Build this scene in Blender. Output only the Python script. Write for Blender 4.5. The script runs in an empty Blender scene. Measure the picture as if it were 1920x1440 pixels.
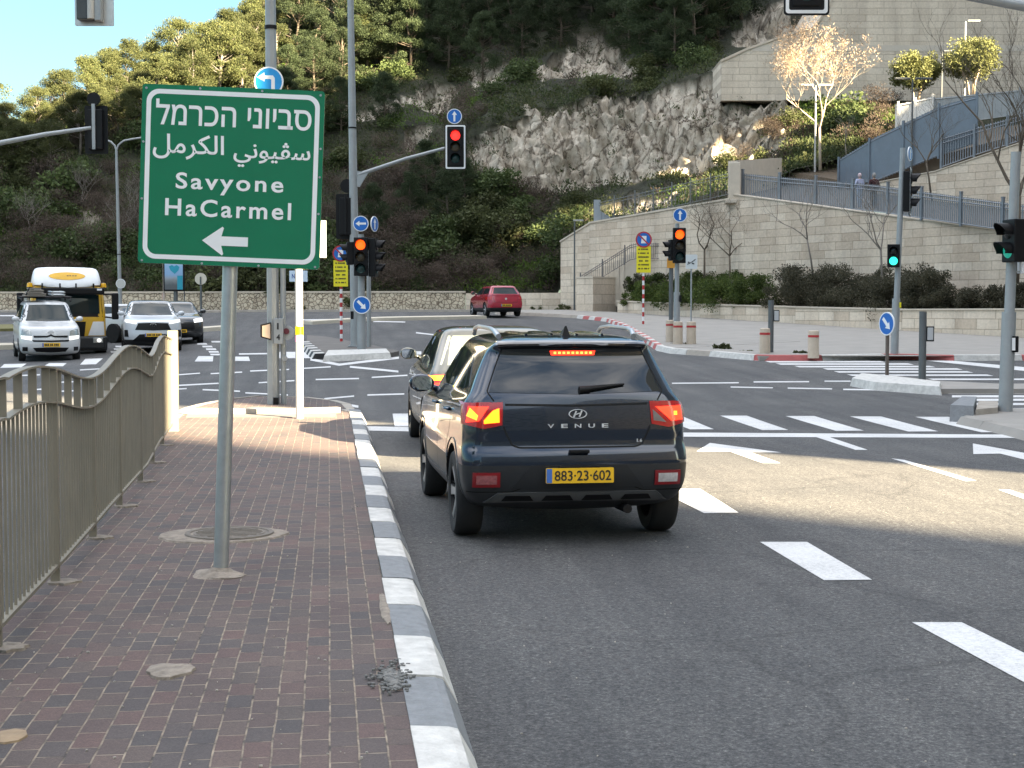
import bpy, bmesh, math, random
import numpy as np
from mathutils import Vector, Matrix
from mathutils.bvhtree import BVHTree
R = math.radians
rnd = random.Random(7)
sc = bpy.context.scene
COL = sc.collection

# ------------------------------------------------------------------ camera
F, CX, CY, CAMZ = 2800.0, 960.0, 720.0, 1.74
PITCH, YAW = math.atan(135 / 2800.0), R(6.98)
cd = bpy.data.cameras.new('camera'); cam = bpy.data.objects.new('camera', cd); COL.objects.link(cam)
cam.location = (0, 0, CAMZ); cam.rotation_euler = (R(90) - PITCH, 0, -YAW)
cd.sensor_width = 36.0; cd.lens = 36.0 * F / 1920.0; cd.clip_start = 0.1; cd.clip_end = 3000
sc.camera = cam
sc.render.resolution_x, sc.render.resolution_y = 1024, 768
# ------------------------------------------------------------------ light
SUN_EL = R(26); SX, SY = 0.643, -0.766
w = bpy.data.worlds.new('World'); sc.world = w; w.use_nodes = True
nt = w.node_tree; bg = nt.nodes['Background']
sky = nt.nodes.new('ShaderNodeTexSky'); sky.sky_type = 'NISHITA'; sky.sun_disc = False
sky.sun_elevation = SUN_EL; sky.sun_rotation = math.atan2(SX, SY); sky.air_density = 1.0; sky.dust_density = 1.6; sky.ozone_density = 2.0
# low sky dimmed; bright overhead cloud, out of view, added as fill light
_tc = nt.nodes.new('ShaderNodeTexCoord'); _sp = nt.nodes.new('ShaderNodeSeparateXYZ'); nt.links.new(_tc.outputs['Generated'], _sp.inputs[0])
_no = nt.nodes.new('ShaderNodeTexNoise'); _no.inputs['Scale'].default_value = 2.2; _no.inputs['Detail'].default_value = 7; nt.links.new(_tc.outputs['Generated'], _no.inputs['Vector'])
_ad = nt.nodes.new('ShaderNodeMath'); _ad.operation = 'MULTIPLY_ADD'; _ad.inputs[1].default_value = 0.30; nt.links.new(_no.outputs[0], _ad.inputs[0]); nt.links.new(_sp.outputs[2], _ad.inputs[2])
_mr = nt.nodes.new('ShaderNodeMapRange'); _mr.inputs[1].default_value = 0.52; _mr.inputs[2].default_value = 0.80; nt.links.new(_ad.outputs[0], _mr.inputs[0])
_lo = nt.nodes.new('ShaderNodeMix'); _lo.data_type = 'RGBA'; _lo.blend_type = 'MULTIPLY'; _lo.inputs[0].default_value = 1; _lo.inputs[7].default_value = (0.36, 0.42, 0.385, 1); nt.links.new(sky.outputs[0], _lo.inputs[6])
_mx = nt.nodes.new('ShaderNodeMix'); _mx.data_type = 'RGBA'; nt.links.new(_mr.outputs[0], _mx.inputs[0]); nt.links.new(_lo.outputs[2], _mx.inputs[6]); 
_n2 = nt.nodes.new('ShaderNodeTexNoise'); _n2.inputs['Scale'].default_value = 3.4; _n2.inputs['Detail'].default_value = 9; _n2.inputs['Roughness'].default_value = 0.62; _n2.inputs['Distortion'].default_value = 0.5; nt.links.new(_tc.outputs['Generated'], _n2.inputs['Vector'])
_cr = nt.nodes.new('ShaderNodeValToRGB'); _cr.color_ramp.elements[0].position = 0.38; _cr.color_ramp.elements[0].color = (1.3, 1.75, 2.5, 1); _cr.color_ramp.elements[1].position = 0.62; _cr.color_ramp.elements[1].color = (6.1, 6.0, 6.0, 1)
nt.links.new(_n2.outputs[0], _cr.inputs[0]); nt.links.new(_cr.outputs[0], _mx.inputs[7])
nt.links.new(_mx.outputs[2], bg.inputs[0]); bg.inputs[1].default_value = 0.05
ld = bpy.data.lights.new('sun', 'SUN'); ld.energy = 4.4; ld.angle = R(0.53); ld.color = (1.0, 0.82, 0.54)
sun = bpy.data.objects.new('sun', ld); COL.objects.link(sun)
sun.rotation_euler = Vector((-SX * math.cos(SUN_EL), -SY * math.cos(SUN_EL), -math.sin(SUN_EL))).to_track_quat('-Z', 'Y').to_euler()
sc.view_settings.view_transform = 'Standard'; sc.view_settings.look = 'None'
sc.view_settings.exposure = 3.6; sc.view_settings.gamma = 1.0
sc.cycles.max_bounces = 6; sc.cycles.diffuse_bounces = 3; sc.cycles.use_denoising = True

# ------------------------------------------------------------------ pixels of the photograph <-> world
_fw = Vector((math.sin(YAW) * math.cos(PITCH), math.cos(YAW) * math.cos(PITCH), -math.sin(PITCH)))
_rt = Vector((math.cos(YAW), -math.sin(YAW), 0))
_up = Vector((math.sin(YAW) * math.sin(PITCH), math.cos(YAW) * math.sin(PITCH), math.cos(PITCH)))
def ray(u, v): return _fw + _rt * ((u - CX) / F) + _up * ((CY - v) / F)
def pt(u, v, c): return Vector((0, 0, CAMZ)) + ray(u, v) * c
def sst(a, b, x):
    t = min(1, max(0, (x - a) / (b - a))); return t * t * (3 - 2 * t)
def g(x, y):                                    # height of the ground: level near by, rising gently beyond the crossing
    t = y - 25
    zr = 0.0165 * (t + math.sqrt(t * t + 16))
    zl = 0.00042 * max(0, y - 22) ** 2
    k = sst(-10, 3, x); z = zr * k + zl * (1 - k)
    m = 1.76; d = z - m
    return m + 0.5 * (d - math.sqrt(d * d + 0.01))
def G(u, v, h=0.0):                             # where the sight line through a pixel meets the ground
    r = ray(u, v); lo = 3.0; c = 3.0; prev = None
    while c < 140:
        p = Vector((0, 0, CAMZ)) + r * c
        if p.z < g(p.x, p.y) + h:
            a, b = c - 0.5, c
            for _ in range(24):
                m = (a + b) / 2; q = Vector((0, 0, CAMZ)) + r * m
                if q.z < g(q.x, q.y) + h: b = m
                else: a = m
            q = Vector((0, 0, CAMZ)) + r * b
            return q
        c += 0.5
    return Vector((0, 0, CAMZ)) + r * 86
def depth(p): return (Vector(p) - Vector((0, 0, CAMZ))).dot(_fw)
def atc(u, v, c):
    p = pt(u, v, c); return p
def base(u, c):                                 # ground point under pixel column u at camera depth c
    p = pt(u, 585, c); return Vector((p.x, p.y, g(p.x, p.y)))

# ------------------------------------------------------------------ materials
MATS = {}
def mat(name, col, rough=0.6, metal=0.0, var=0.12, scale=6.0, bump=0.0, bscale=60.0, spec=0.5, coat=0.0, emit=None, es=0.0, fine=0.0):
    m = bpy.data.materials.new(name); m.use_nodes = True; n = m.node_tree.nodes; l = m.node_tree.links
    b = n['Principled BSDF']; b.inputs['Roughness'].default_value = rough; b.inputs['Metallic'].default_value = metal
    b.inputs['Specular IOR Level'].default_value = spec; b.inputs['Coat Weight'].default_value = coat; b.inputs['Coat Roughness'].default_value = 0.03
    tc = n.new('ShaderNodeTexCoord')
    if var > 0:
        no = n.new('ShaderNodeTexNoise'); no.inputs['Scale'].default_value = scale; no.inputs['Detail'].default_value = 8; no.inputs['Roughness'].default_value = 0.65
        l.new(tc.outputs['Object'], no.inputs['Vector'])
        mr = n.new('ShaderNodeMapRange'); mr.inputs[1].default_value = 0.25; mr.inputs[2].default_value = 0.75
        mr.inputs[3].default_value = 1 - var; mr.inputs[4].default_value = 1 + var; l.new(no.outputs[0], mr.inputs[0])
        vm = n.new('ShaderNodeVectorMath'); vm.operation = 'SCALE'; vm.inputs[0].default_value = col[:3]; l.new(mr.outputs[0], vm.inputs['Scale'])
        l.new(vm.outputs[0], b.inputs['Base Color'])
    else:
        b.inputs['Base Color'].default_value = (*col[:3], 1)
    if bump > 0:
        nb = n.new('ShaderNodeTexNoise'); nb.inputs['Scale'].default_value = bscale; nb.inputs['Detail'].default_value = 6; l.new(tc.outputs['Object'], nb.inputs['Vector'])
        bp = n.new('ShaderNodeBump'); bp.inputs['Strength'].default_value = bump; bp.inputs['Distance'].default_value = 0.02
        l.new(nb.outputs[0], bp.inputs['Height']); l.new(bp.outputs[0], b.inputs['Normal'])
    if emit:
        b.inputs['Emission Color'].default_value = (*emit, 1); b.inputs['Emission Strength'].default_value = es
    MATS[name] = m; return m
def nodes_of(m): return m.node_tree.nodes, m.node_tree.links, m.node_tree.nodes['Principled BSDF']
def new_mat(name, rough=0.8):
    m = bpy.data.materials.new(name); m.use_nodes = True; MATS[name] = m
    n, l, b = nodes_of(m); b.inputs['Roughness'].default_value = rough; return m, n, l, b
def ramp(n, stops):
    r = n.new('ShaderNodeValToRGB'); e = r.color_ramp.elements
    while len(e) < len(stops): e.new(0.5)
    for i, (p, c) in enumerate(stops): e[i].position = p; e[i].color = (*c, 1) if len(c) == 3 else c
    return r
def noise(n, l, co, scale, detail=8, rough=0.6):
    t = n.new('ShaderNodeTexNoise'); t.inputs['Scale'].default_value = scale; t.inputs['Detail'].default_value = detail; t.inputs['Roughness'].default_value = rough
    l.new(co, t.inputs['Vector']); return t
def mix(n, l, a, b, f, mode='MIX'):
    x = n.new('ShaderNodeMix'); x.data_type = 'RGBA'; x.blend_type = mode
    for s, v in ((6, a), (7, b), (0, f)):
        if hasattr(v, 'is_output') or isinstance(v, bpy.types.NodeSocket): l.new(v, x.inputs[s])
        elif s == 0: x.inputs[0].default_value = v
        else: x.inputs[s].default_value = (*v[:3], 1)
    return x.outputs[2]
def mapping(n, l, co, scale=(1, 1, 1), rot=(0, 0, 0), loc=(0, 0, 0)):
    mp = n.new('ShaderNodeMapping'); mp.inputs['Scale'].default_value = scale; mp.inputs['Rotation'].default_value = rot; mp.inputs['Location'].default_value = loc
    l.new(co, mp.inputs['Vector']); return mp.outputs[0]

def asphalt():
    m, n, l, b = new_mat('asphalt', 0.85)
    tc = n.new('ShaderNodeTexCoord'); co = tc.outputs['Object']
    big = noise(n, l, co, 0.35, 6); fine = noise(n, l, co, 62, 5, 0.9); mid = noise(n, l, co, 30, 4, 0.75)
    st = noise(n, l, mapping(n, l, co, (2.2, 0.12, 1)), 1.0, 5)
    c1 = ramp(n, [(0.3, (0.052, 0.053, 0.056)), (0.7, (0.084, 0.083, 0.083))]); l.new(big.outputs[0], c1.inputs[0])
    c2 = ramp(n, [(0.34, (0.22, 0.22, 0.23)), (0.47, (0.75, 0.75, 0.76)), (0.58, (1.4, 1.4, 1.38)), (0.70, (3.6, 3.5, 3.3))]); l.new(fine.outputs[0], c2.inputs[0])
    c3 = ramp(n, [(0.36, (0.58, 0.58, 0.60)), (0.5, (0.98, 0.98, 0.98)), (0.66, (1.5, 1.48, 1.44))]); l.new(mid.outputs[0], c3.inputs[0])
    c4 = ramp(n, [(0.36, (0.78, 0.78, 0.79)), (0.68, (1.22, 1.21, 1.18))]); l.new(st.outputs[0], c4.inputs[0])
    wl = noise(n, l, co, 0.8, 5); wa = n.new('ShaderNodeVectorMath'); wa.operation = 'MULTIPLY_ADD'; wa.inputs[1].default_value = (0.9, 0.9, 0); l.new(wl.outputs[1], wa.inputs[0]); l.new(co, wa.inputs[2])
    vo = n.new('ShaderNodeTexVoronoi'); vo.feature = 'DISTANCE_TO_EDGE'; vo.inputs['Scale'].default_value = 0.33; l.new(wa.outputs[0], vo.inputs['Vector'])
    ck = ramp(n, [(0.0, (0.45, 0.45, 0.45)), (0.004, (0.62, 0.62, 0.62)), (0.009, (1, 1, 1))]); l.new(vo.outputs[0], ck.inputs[0])
    oil = noise(n, l, mapping(n, l, co, (1, 0.4, 1), (0, 0, 0), (7, 3, 0)), 1.3, 7, 0.7); c5 = ramp(n, [(0.30, (0.66, 0.66, 0.68)), (0.42, (1, 1, 1)), (0.62, (1, 1, 1)), (0.75, (1.22, 1.2, 1.15))]); l.new(oil.outputs[0], c5.inputs[0])
    x = mix(n, l, c1.outputs[0], c2.outputs[0], 1.0, 'MULTIPLY'); x = mix(n, l, x, c5.outputs[0], 1.0, 'MULTIPLY'); x = mix(n, l, x, ck.outputs[0], 0.5, 'MULTIPLY'); x = mix(n, l, x, c3.outputs[0], 1.0, 'MULTIPLY'); x = mix(n, l, x, c4.outputs[0], 1.0, 'MULTIPLY')
    l.new(x, b.inputs['Base Color'])
    bp = n.new('ShaderNodeBump'); bp.inputs['Strength'].default_value = 0.7; bp.inputs['Distance'].default_value = 0.006
    l.new(fine.outputs[0], bp.inputs['Height']); l.new(bp.outputs[0], b.inputs['Normal']); return m
def paint_mark():
    m, n, l, b = new_mat('road_paint', 0.75)
    tc = n.new('ShaderNodeTexCoord'); co = tc.outputs['Object']
    fine = noise(n, l, co, 42, 6, 0.85); big = noise(n, l, co, 1.4, 6)
    ad = n.new('ShaderNodeMath'); ad.operation = 'MULTIPLY_ADD'; ad.inputs[1].default_value = 0.35; l.new(big.outputs[0], ad.inputs[0]); l.new(fine.outputs[0], ad.inputs[2])
    r = ramp(n, [(0.475, (0.16, 0.16, 0.16)), (0.56, (0.42, 0.42, 0.42)), (0.75, (0.60, 0.60, 0.595))]); l.new(ad.outputs[0], r.inputs[0])
    l.new(r.outputs[0], b.inputs['Base Color']); return m
def bricks():
    m, n, l, b = new_mat('brick_paving', 0.85)
    tc = n.new('ShaderNodeTexCoord'); co = tc.outputs['Object']
    wob = noise(n, l, co, 3.0, 3); sub = n.new('ShaderNodeVectorMath'); sub.operation = 'MULTIPLY_ADD'; sub.inputs[1].default_value = (0.012, 0.012, 0); l.new(wob.outputs[1], sub.inputs[0])
    l.new(mapping(n, l, co, (1, 1, 1), (0, 0, R(90))), sub.inputs[2])
    bt = n.new('ShaderNodeTexBrick'); l.new(sub.outputs[0], bt.inputs['Vector']); bt.inputs['Scale'].default_value = 1.0
    bt.inputs['Brick Width'].default_value = 0.2; bt.inputs['Row Height'].default_value = 0.106; bt.inputs['Mortar Size'].default_value = 0.0048; bt.inputs['Mortar Smooth'].default_value = 0.4; bt.inputs['Bias'].default_value = 0.0
    bt.inputs['Color1'].default_value = (0.0, 0, 0, 1); bt.inputs['Color2'].default_value = (1, 1, 1, 1); bt.inputs['Mortar'].default_value = (0.5, 0.5, 0.5, 1); bt.offset = 0.5
    cr = ramp(n, [(0.0, (0.066, 0.058, 0.059)), (0.2, (0.076, 0.063, 0.062)), (0.42, (0.090, 0.066, 0.062)), (0.62, (0.106, 0.069, 0.064)), (0.82, (0.082, 0.067, 0.062)), (1.0, (0.112, 0.080, 0.072))])
    l.new(bt.outputs[0], cr.inputs[0])
    fine = noise(n, l, co, 120, 4, 0.8); f2 = ramp(n, [(0.3, (0.62, 0.62, 0.62)), (0.55, (1.05, 1.05, 1.05)), (0.75, (1.7, 1.65, 1.6))]); l.new(fine.outputs[0], f2.inputs[0])
    big = noise(n, l, co, 0.9, 9, 0.7); f3 = ramp(n, [(0.3, (0.74, 0.74, 0.77)), (0.5, (1, .99, .98)), (0.72, (1.32, 1.27, 1.2))]); l.new(big.outputs[0], f3.inputs[0])
    x = mix(n, l, cr.outputs[0], f2.outputs[0], 1.0, 'MULTIPLY'); x = mix(n, l, x, f3.outputs[0], 1.0, 'MULTIPLY')
    mn = noise(n, l, co, 9, 5); mc = ramp(n, [(0.36, (0.05, 0.042, 0.038)), (0.48, (0.19, 0.15, 0.115)), (0.68, (0.34, 0.275, 0.205))]); l.new(mn.outputs[0], mc.inputs[0])
    # sand lies thick in the long joints, thin in the cross joints
    x = mix(n, l, x, mc.outputs[0], bt.outputs[1]); l.new(x, b.inputs['Base Color'])
    inv = n.new('ShaderNodeMath'); inv.operation = 'SUBTRACT'; inv.inputs[0].default_value = 1; l.new(bt.outputs[1], inv.inputs[1])
    ad = n.new('ShaderNodeMath'); ad.operation = 'MULTIPLY_ADD'; ad.inputs[1].default_value = 0.35; l.new(fine.outputs[0], ad.inputs[0]); l.new(inv.outputs[0], ad.inputs[2])
    bp = n.new('ShaderNodeBump'); bp.inputs['Strength'].default_value = 0.8; bp.inputs['Distance'].default_value = 0.006; l.new(ad.outputs[0], bp.inputs['Height']); l.new(bp.outputs[0], b.inputs['Normal'])
    return m
def ashlar(name, c1, c2, mortar, bw, rh, rot, rough=0.9, ms=0.012, bumpd=0.03, rubble=False):
    m, n, l, b = new_mat(name, rough)
    tc = n.new('ShaderNodeTexCoord'); co = tc.outputs['Object']
    v = mapping(n, l, co, (1, 1, 1), rot)
    fine = noise(n, l, co, 9, 8, 0.7)
    if rubble:
        vo = n.new('ShaderNodeTexVoronoi'); vo.feature = 'DISTANCE_TO_EDGE'; vo.inputs['Scale'].default_value = 1 / bw; l.new(co, vo.inputs['Vector'])
        vc = n.new('ShaderNodeTexVoronoi'); vc.inputs['Scale'].default_value = 1 / bw; l.new(co, vc.inputs['Vector'])
        rr = ramp(n, [(0.0, c1), (1.0, c2)]); l.new(vc.outputs[1], rr.inputs[0])
        e = ramp(n, [(0.03, (0, 0, 0)), (0.10, (1, 1, 1))]); l.new(vo.outputs[0], e.inputs[0])
        x = mix(n, l, mortar, rr.outputs[0], e.outputs[0]); hgt = e.outputs[0]
    else:
        bt = n.new('ShaderNodeTexBrick'); l.new(v, bt.inputs['Vector']); bt.inputs['Scale'].default_value = 1
        bt.inputs['Brick Width'].default_value = bw; bt.inputs['Row Height'].default_value = rh; bt.inputs['Mortar Size'].default_value = ms; bt.inputs['Mortar Smooth'].default_value = 0.3
        bt.inputs['Color1'].default_value = (*c1, 1); bt.inputs['Color2'].default_value = (*c2, 1); bt.inputs['Mortar'].default_value = (*mortar, 1); bt.offset = 0.37; bt.squash = 1.5; bt.squash_frequency = 3
        x = bt.outputs[0]; hgt = None
    f = ramp(n, [(0.3, (0.84, 0.83, 0.82)), (0.7, (1.12, 1.11, 1.1))]); l.new(fine.outputs[0], f.inputs[0])
    st = noise(n, l, mapping(n, l, co, (0.9, 0.9, 0.16)), 1.0, 6); s2 = ramp(n, [(0.35, (0.84, 0.83, 0.82)), (0.6, (1.06, 1.06, 1.05))]); l.new(st.outputs[0], s2.inputs[0])
    x = mix(n, l, x, f.outputs[0], 1.0, 'MULTIPLY'); x = mix(n, l, x, s2.outputs[0], 1.0, 'MULTIPLY'); l.new(x, b.inputs['Base Color'])
    bp = n.new('ShaderNodeBump'); bp.inputs['Strength'].default_value = 0.7; bp.inputs['Distance'].default_value = bumpd
    if hgt is None:
        ad = n.new('ShaderNodeMath'); ad.operation = 'SUBTRACT'; l.new(fine.outputs[0], ad.inputs[0]); l.new(bt.outputs[1], ad.inputs[1]); hgt = ad.outputs[0]
    l.new(hgt, bp.inputs['Height']); l.new(bp.outputs[0], b.inputs['Normal']); return m
def leafmat(name, cols, rough=0.7, trans=0.25):
    m, n, l, b = new_mat(name, rough)
    ge = n.new('ShaderNodeNewGeometry'); oi = n.new('ShaderNodeObjectInfo')
    k = len(cols); r = ramp(n, [(i / max(1, k - 1), c) for i, c in enumerate(cols)])
    tc = n.new('ShaderNodeTexCoord'); no = noise(n, l, tc.outputs['Object'], 0.7, 3)
    a = n.new('ShaderNodeMath'); a.operation = 'MULTIPLY_ADD'; a.inputs[1].default_value = 0.55; l.new(ge.outputs['Random Per Island'], a.inputs[0])
    s = n.new('ShaderNodeMath'); s.operation = 'MULTIPLY_ADD'; s.inputs[1].default_value = 0.5; s.inputs[2].default_value = -0.02; l.new(no.outputs[0], s.inputs[0]); l.new(s.outputs[0], a.inputs[2])
    l.new(a.outputs[0], r.inputs[0])
    hv = n.new('ShaderNodeHueSaturation'); mr = n.new('ShaderNodeMapRange'); mr.inputs[3].default_value = 0.7; mr.inputs[4].default_value = 1.35; l.new(oi.outputs['Random'], mr.inputs[0])
    l.new(mr.outputs[0], hv.inputs['Value']); l.new(r.outputs[0], hv.inputs['Color']); l.new(hv.outputs[0], b.inputs['Base Color'])
    b.inputs['Specular IOR Level'].default_value = 0.25
    tr = n.new('ShaderNodeBsdfTranslucent'); l.new(hv.outputs[0], tr.inputs[0]); ms = n.new('ShaderNodeMixShader'); ms.inputs[0].default_value = trans
    o = n['Material Output']; l.new(b.outputs[0], ms.inputs[1]); l.new(tr.outputs[0], ms.inputs[2]); l.new(ms.outputs[0], o.inputs[0]); return m

ASPH = asphalt(); MARK = paint_mark(); BRICK = bricks()
GALV = mat('galvanised_steel', (0.42, 0.44, 0.45), 0.42, 0.75, 0.16, 9)
LGALV = mat('grey_painted_steel', (0.31, 0.33, 0.34), 0.45, 0.25, 0.10, 5)
CREAMP = mat('cream_painted_steel', (0.46, 0.45, 0.42), 0.5, 0.0, 0.08, 5)
BLACK = mat('black_plastic', (0.005, 0.005, 0.006), 0.5, 0, 0.15, 8, spec=0.25)
RUBBER = mat('tyre_rubber', (0.014, 0.014, 0.015), 0.8, 0, 0.2, 20)
WHITE = mat('white_reflective_sheet', (0.78, 0.79, 0.80), 0.35, 0, 0.04, 8)
GREEN = mat('green_reflective_sheet', (0.006, 0.165, 0.080), 0.16, 0, 0.06, 3, spec=0.6)
GREENE = mat('green_painted_edge', (0.02, 0.14, 0.075), 0.4, 0, 0.1, 5)
BLUE = mat('blue_reflective_sheet', (0.01, 0.13, 0.48), 0.3, 0, 0.06, 5)
LBLUE = mat('light_blue_sheet', (0.02, 0.27, 0.62), 0.3, 0, 0.06, 5)
RED = mat('red_paint', (0.42, 0.03, 0.035), 0.4, 0, 0.1, 5)
YELB = mat('yellow_board', (0.78, 0.68, 0.02), 0.4, 0, 0.05, 5)
INK = mat('black_ink', (0.015, 0.015, 0.017), 0.5, 0, 0.0)
ORNG = mat('orange_board', (0.55, 0.26, 0.03), 0.45, 0, 0.06, 5)
RAILP = mat('khaki_painted_steel', (0.19, 0.17, 0.132), 0.5, 0.0, 0.13, 4, spec=0.5)
CONC = mat('concrete', (0.33, 0.30, 0.26), 0.9, 0, 0.22, 3, 0.5, 40)
PAVE = mat('pale_paving', (0.265, 0.25, 0.228), 0.9, 0, 0.14, 1.2, 0.3, 30)
DPAVE = mat('dark_paving', (0.13, 0.12, 0.11), 0.9, 0, 0.2, 1.5, 0.4, 30)
KWHITE = mat('kerb_white_paint', (0.50, 0.49, 0.465), 0.7, 0, 0.3, 9, 0.4, 40)
KGREY = mat('kerb_grey_stone', (0.19, 0.20, 0.21), 0.85, 0, 0.2, 14, 0.5, 40)
KRED = mat('kerb_red_paint', (0.38, 0.10, 0.095), 0.75, 0, 0.15, 10, 0.4, 40)
GLASS = mat('car_glass', (0.008, 0.018, 0.020), 0.03, 0, 0.0, spec=0.24)
RGLASS = mat('rear_glass', (0.007, 0.010, 0.012), 0.02, 0, 0.0, spec=0.7)
GLASSL = mat('car_glass_sunlit', (0.13, 0.15, 0.14), 0.04, 0, 0.5, 1.6, spec=0.5)  # sunlit cabin behind the pane is put into this colour
CHROME = mat('chrome', (0.72, 0.73, 0.74), 0.28, 0.35, 0.0)
RIM = mat('alloy_rim', (0.45, 0.46, 0.47), 0.3, 0.9, 0.05)
PLATE = mat('plate_yellow', (0.80, 0.47, 0.02), 0.35, 0, 0.03, 10)
CLAD = mat('dark_bumper_plastic', (0.018, 0.020, 0.023), 0.4, 0, 0.12, 10)
SEAM = mat('panel_gap', (0.004, 0.004, 0.004), 0.9, 0, 0)
TAILR = mat('tail_lens_red', (0.36, 0.006, 0.008), 0.12, 0, 0.1, 12, coat=0.6)
TAILD = mat('reflector_red', (0.27, 0.085, 0.09), 0.2, 0, 0.35, 40, coat=0.5)
BRAKE = mat('brake_lamp_glow', (0.7, 0.02, 0.01), 0.2, 0, 0.0, emit=(1, 0.035, 0.012), es=0.307)
AMBER = mat('turn_lamp_glow', (0.9, 0.4, 0.02), 0.2, 0, 0.0, emit=(1, 0.135, 0.004), es=0.410)
LHEAD = mat('headlamp_glow', (0.9, 0.9, 0.9), 0.1, 0, 0.0, emit=(1, 0.97, 0.9), es=0.085)
HEADL = mat('headlamp_lens', (0.35, 0.37, 0.36), 0.1, 0.3, 0.3, 12, coat=0.7)
LRED = mat('signal_red_glow', (0.8, 0.02, 0.02), 0.3, 0, 0.0, emit=(1, 0.02, 0.015), es=0.294)
LORG = mat('signal_orange_glow', (0.8, 0.2, 0.02), 0.3, 0, 0.0, emit=(1, 0.055, 0.004), es=0.320)
LGRN = mat('signal_green_glow', (0.05, 0.7, 0.5), 0.3, 0, 0.0, emit=(0.03, 0.85, 0.55), es=0.205)
LDARK = mat('signal_lens_dark', (0.02, 0.022, 0.022), 0.15, 0, 0.2, 30)
LAMBD = mat('signal_lens_dull_amber', (0.07, 0.055, 0.035), 0.2, 0, 0.2, 30)
LGRND = mat('signal_lens_dull_green', (0.012, 0.045, 0.045), 0.2, 0, 0.2, 30)
GREYPANEL = mat('grey_fence_steel', (0.20, 0.22, 0.245), 0.5, 0.3, 0.12, 2)
RUST = mat('rusty_steel', (0.20, 0.10, 0.06), 0.8, 0, 0.3, 3)
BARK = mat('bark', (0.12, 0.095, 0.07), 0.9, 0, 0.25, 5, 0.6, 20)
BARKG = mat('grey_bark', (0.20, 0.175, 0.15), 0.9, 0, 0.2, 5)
BARKP = mat('pale_bark', (0.44, 0.36, 0.27), 0.9, 0, 0.15, 5)

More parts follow.
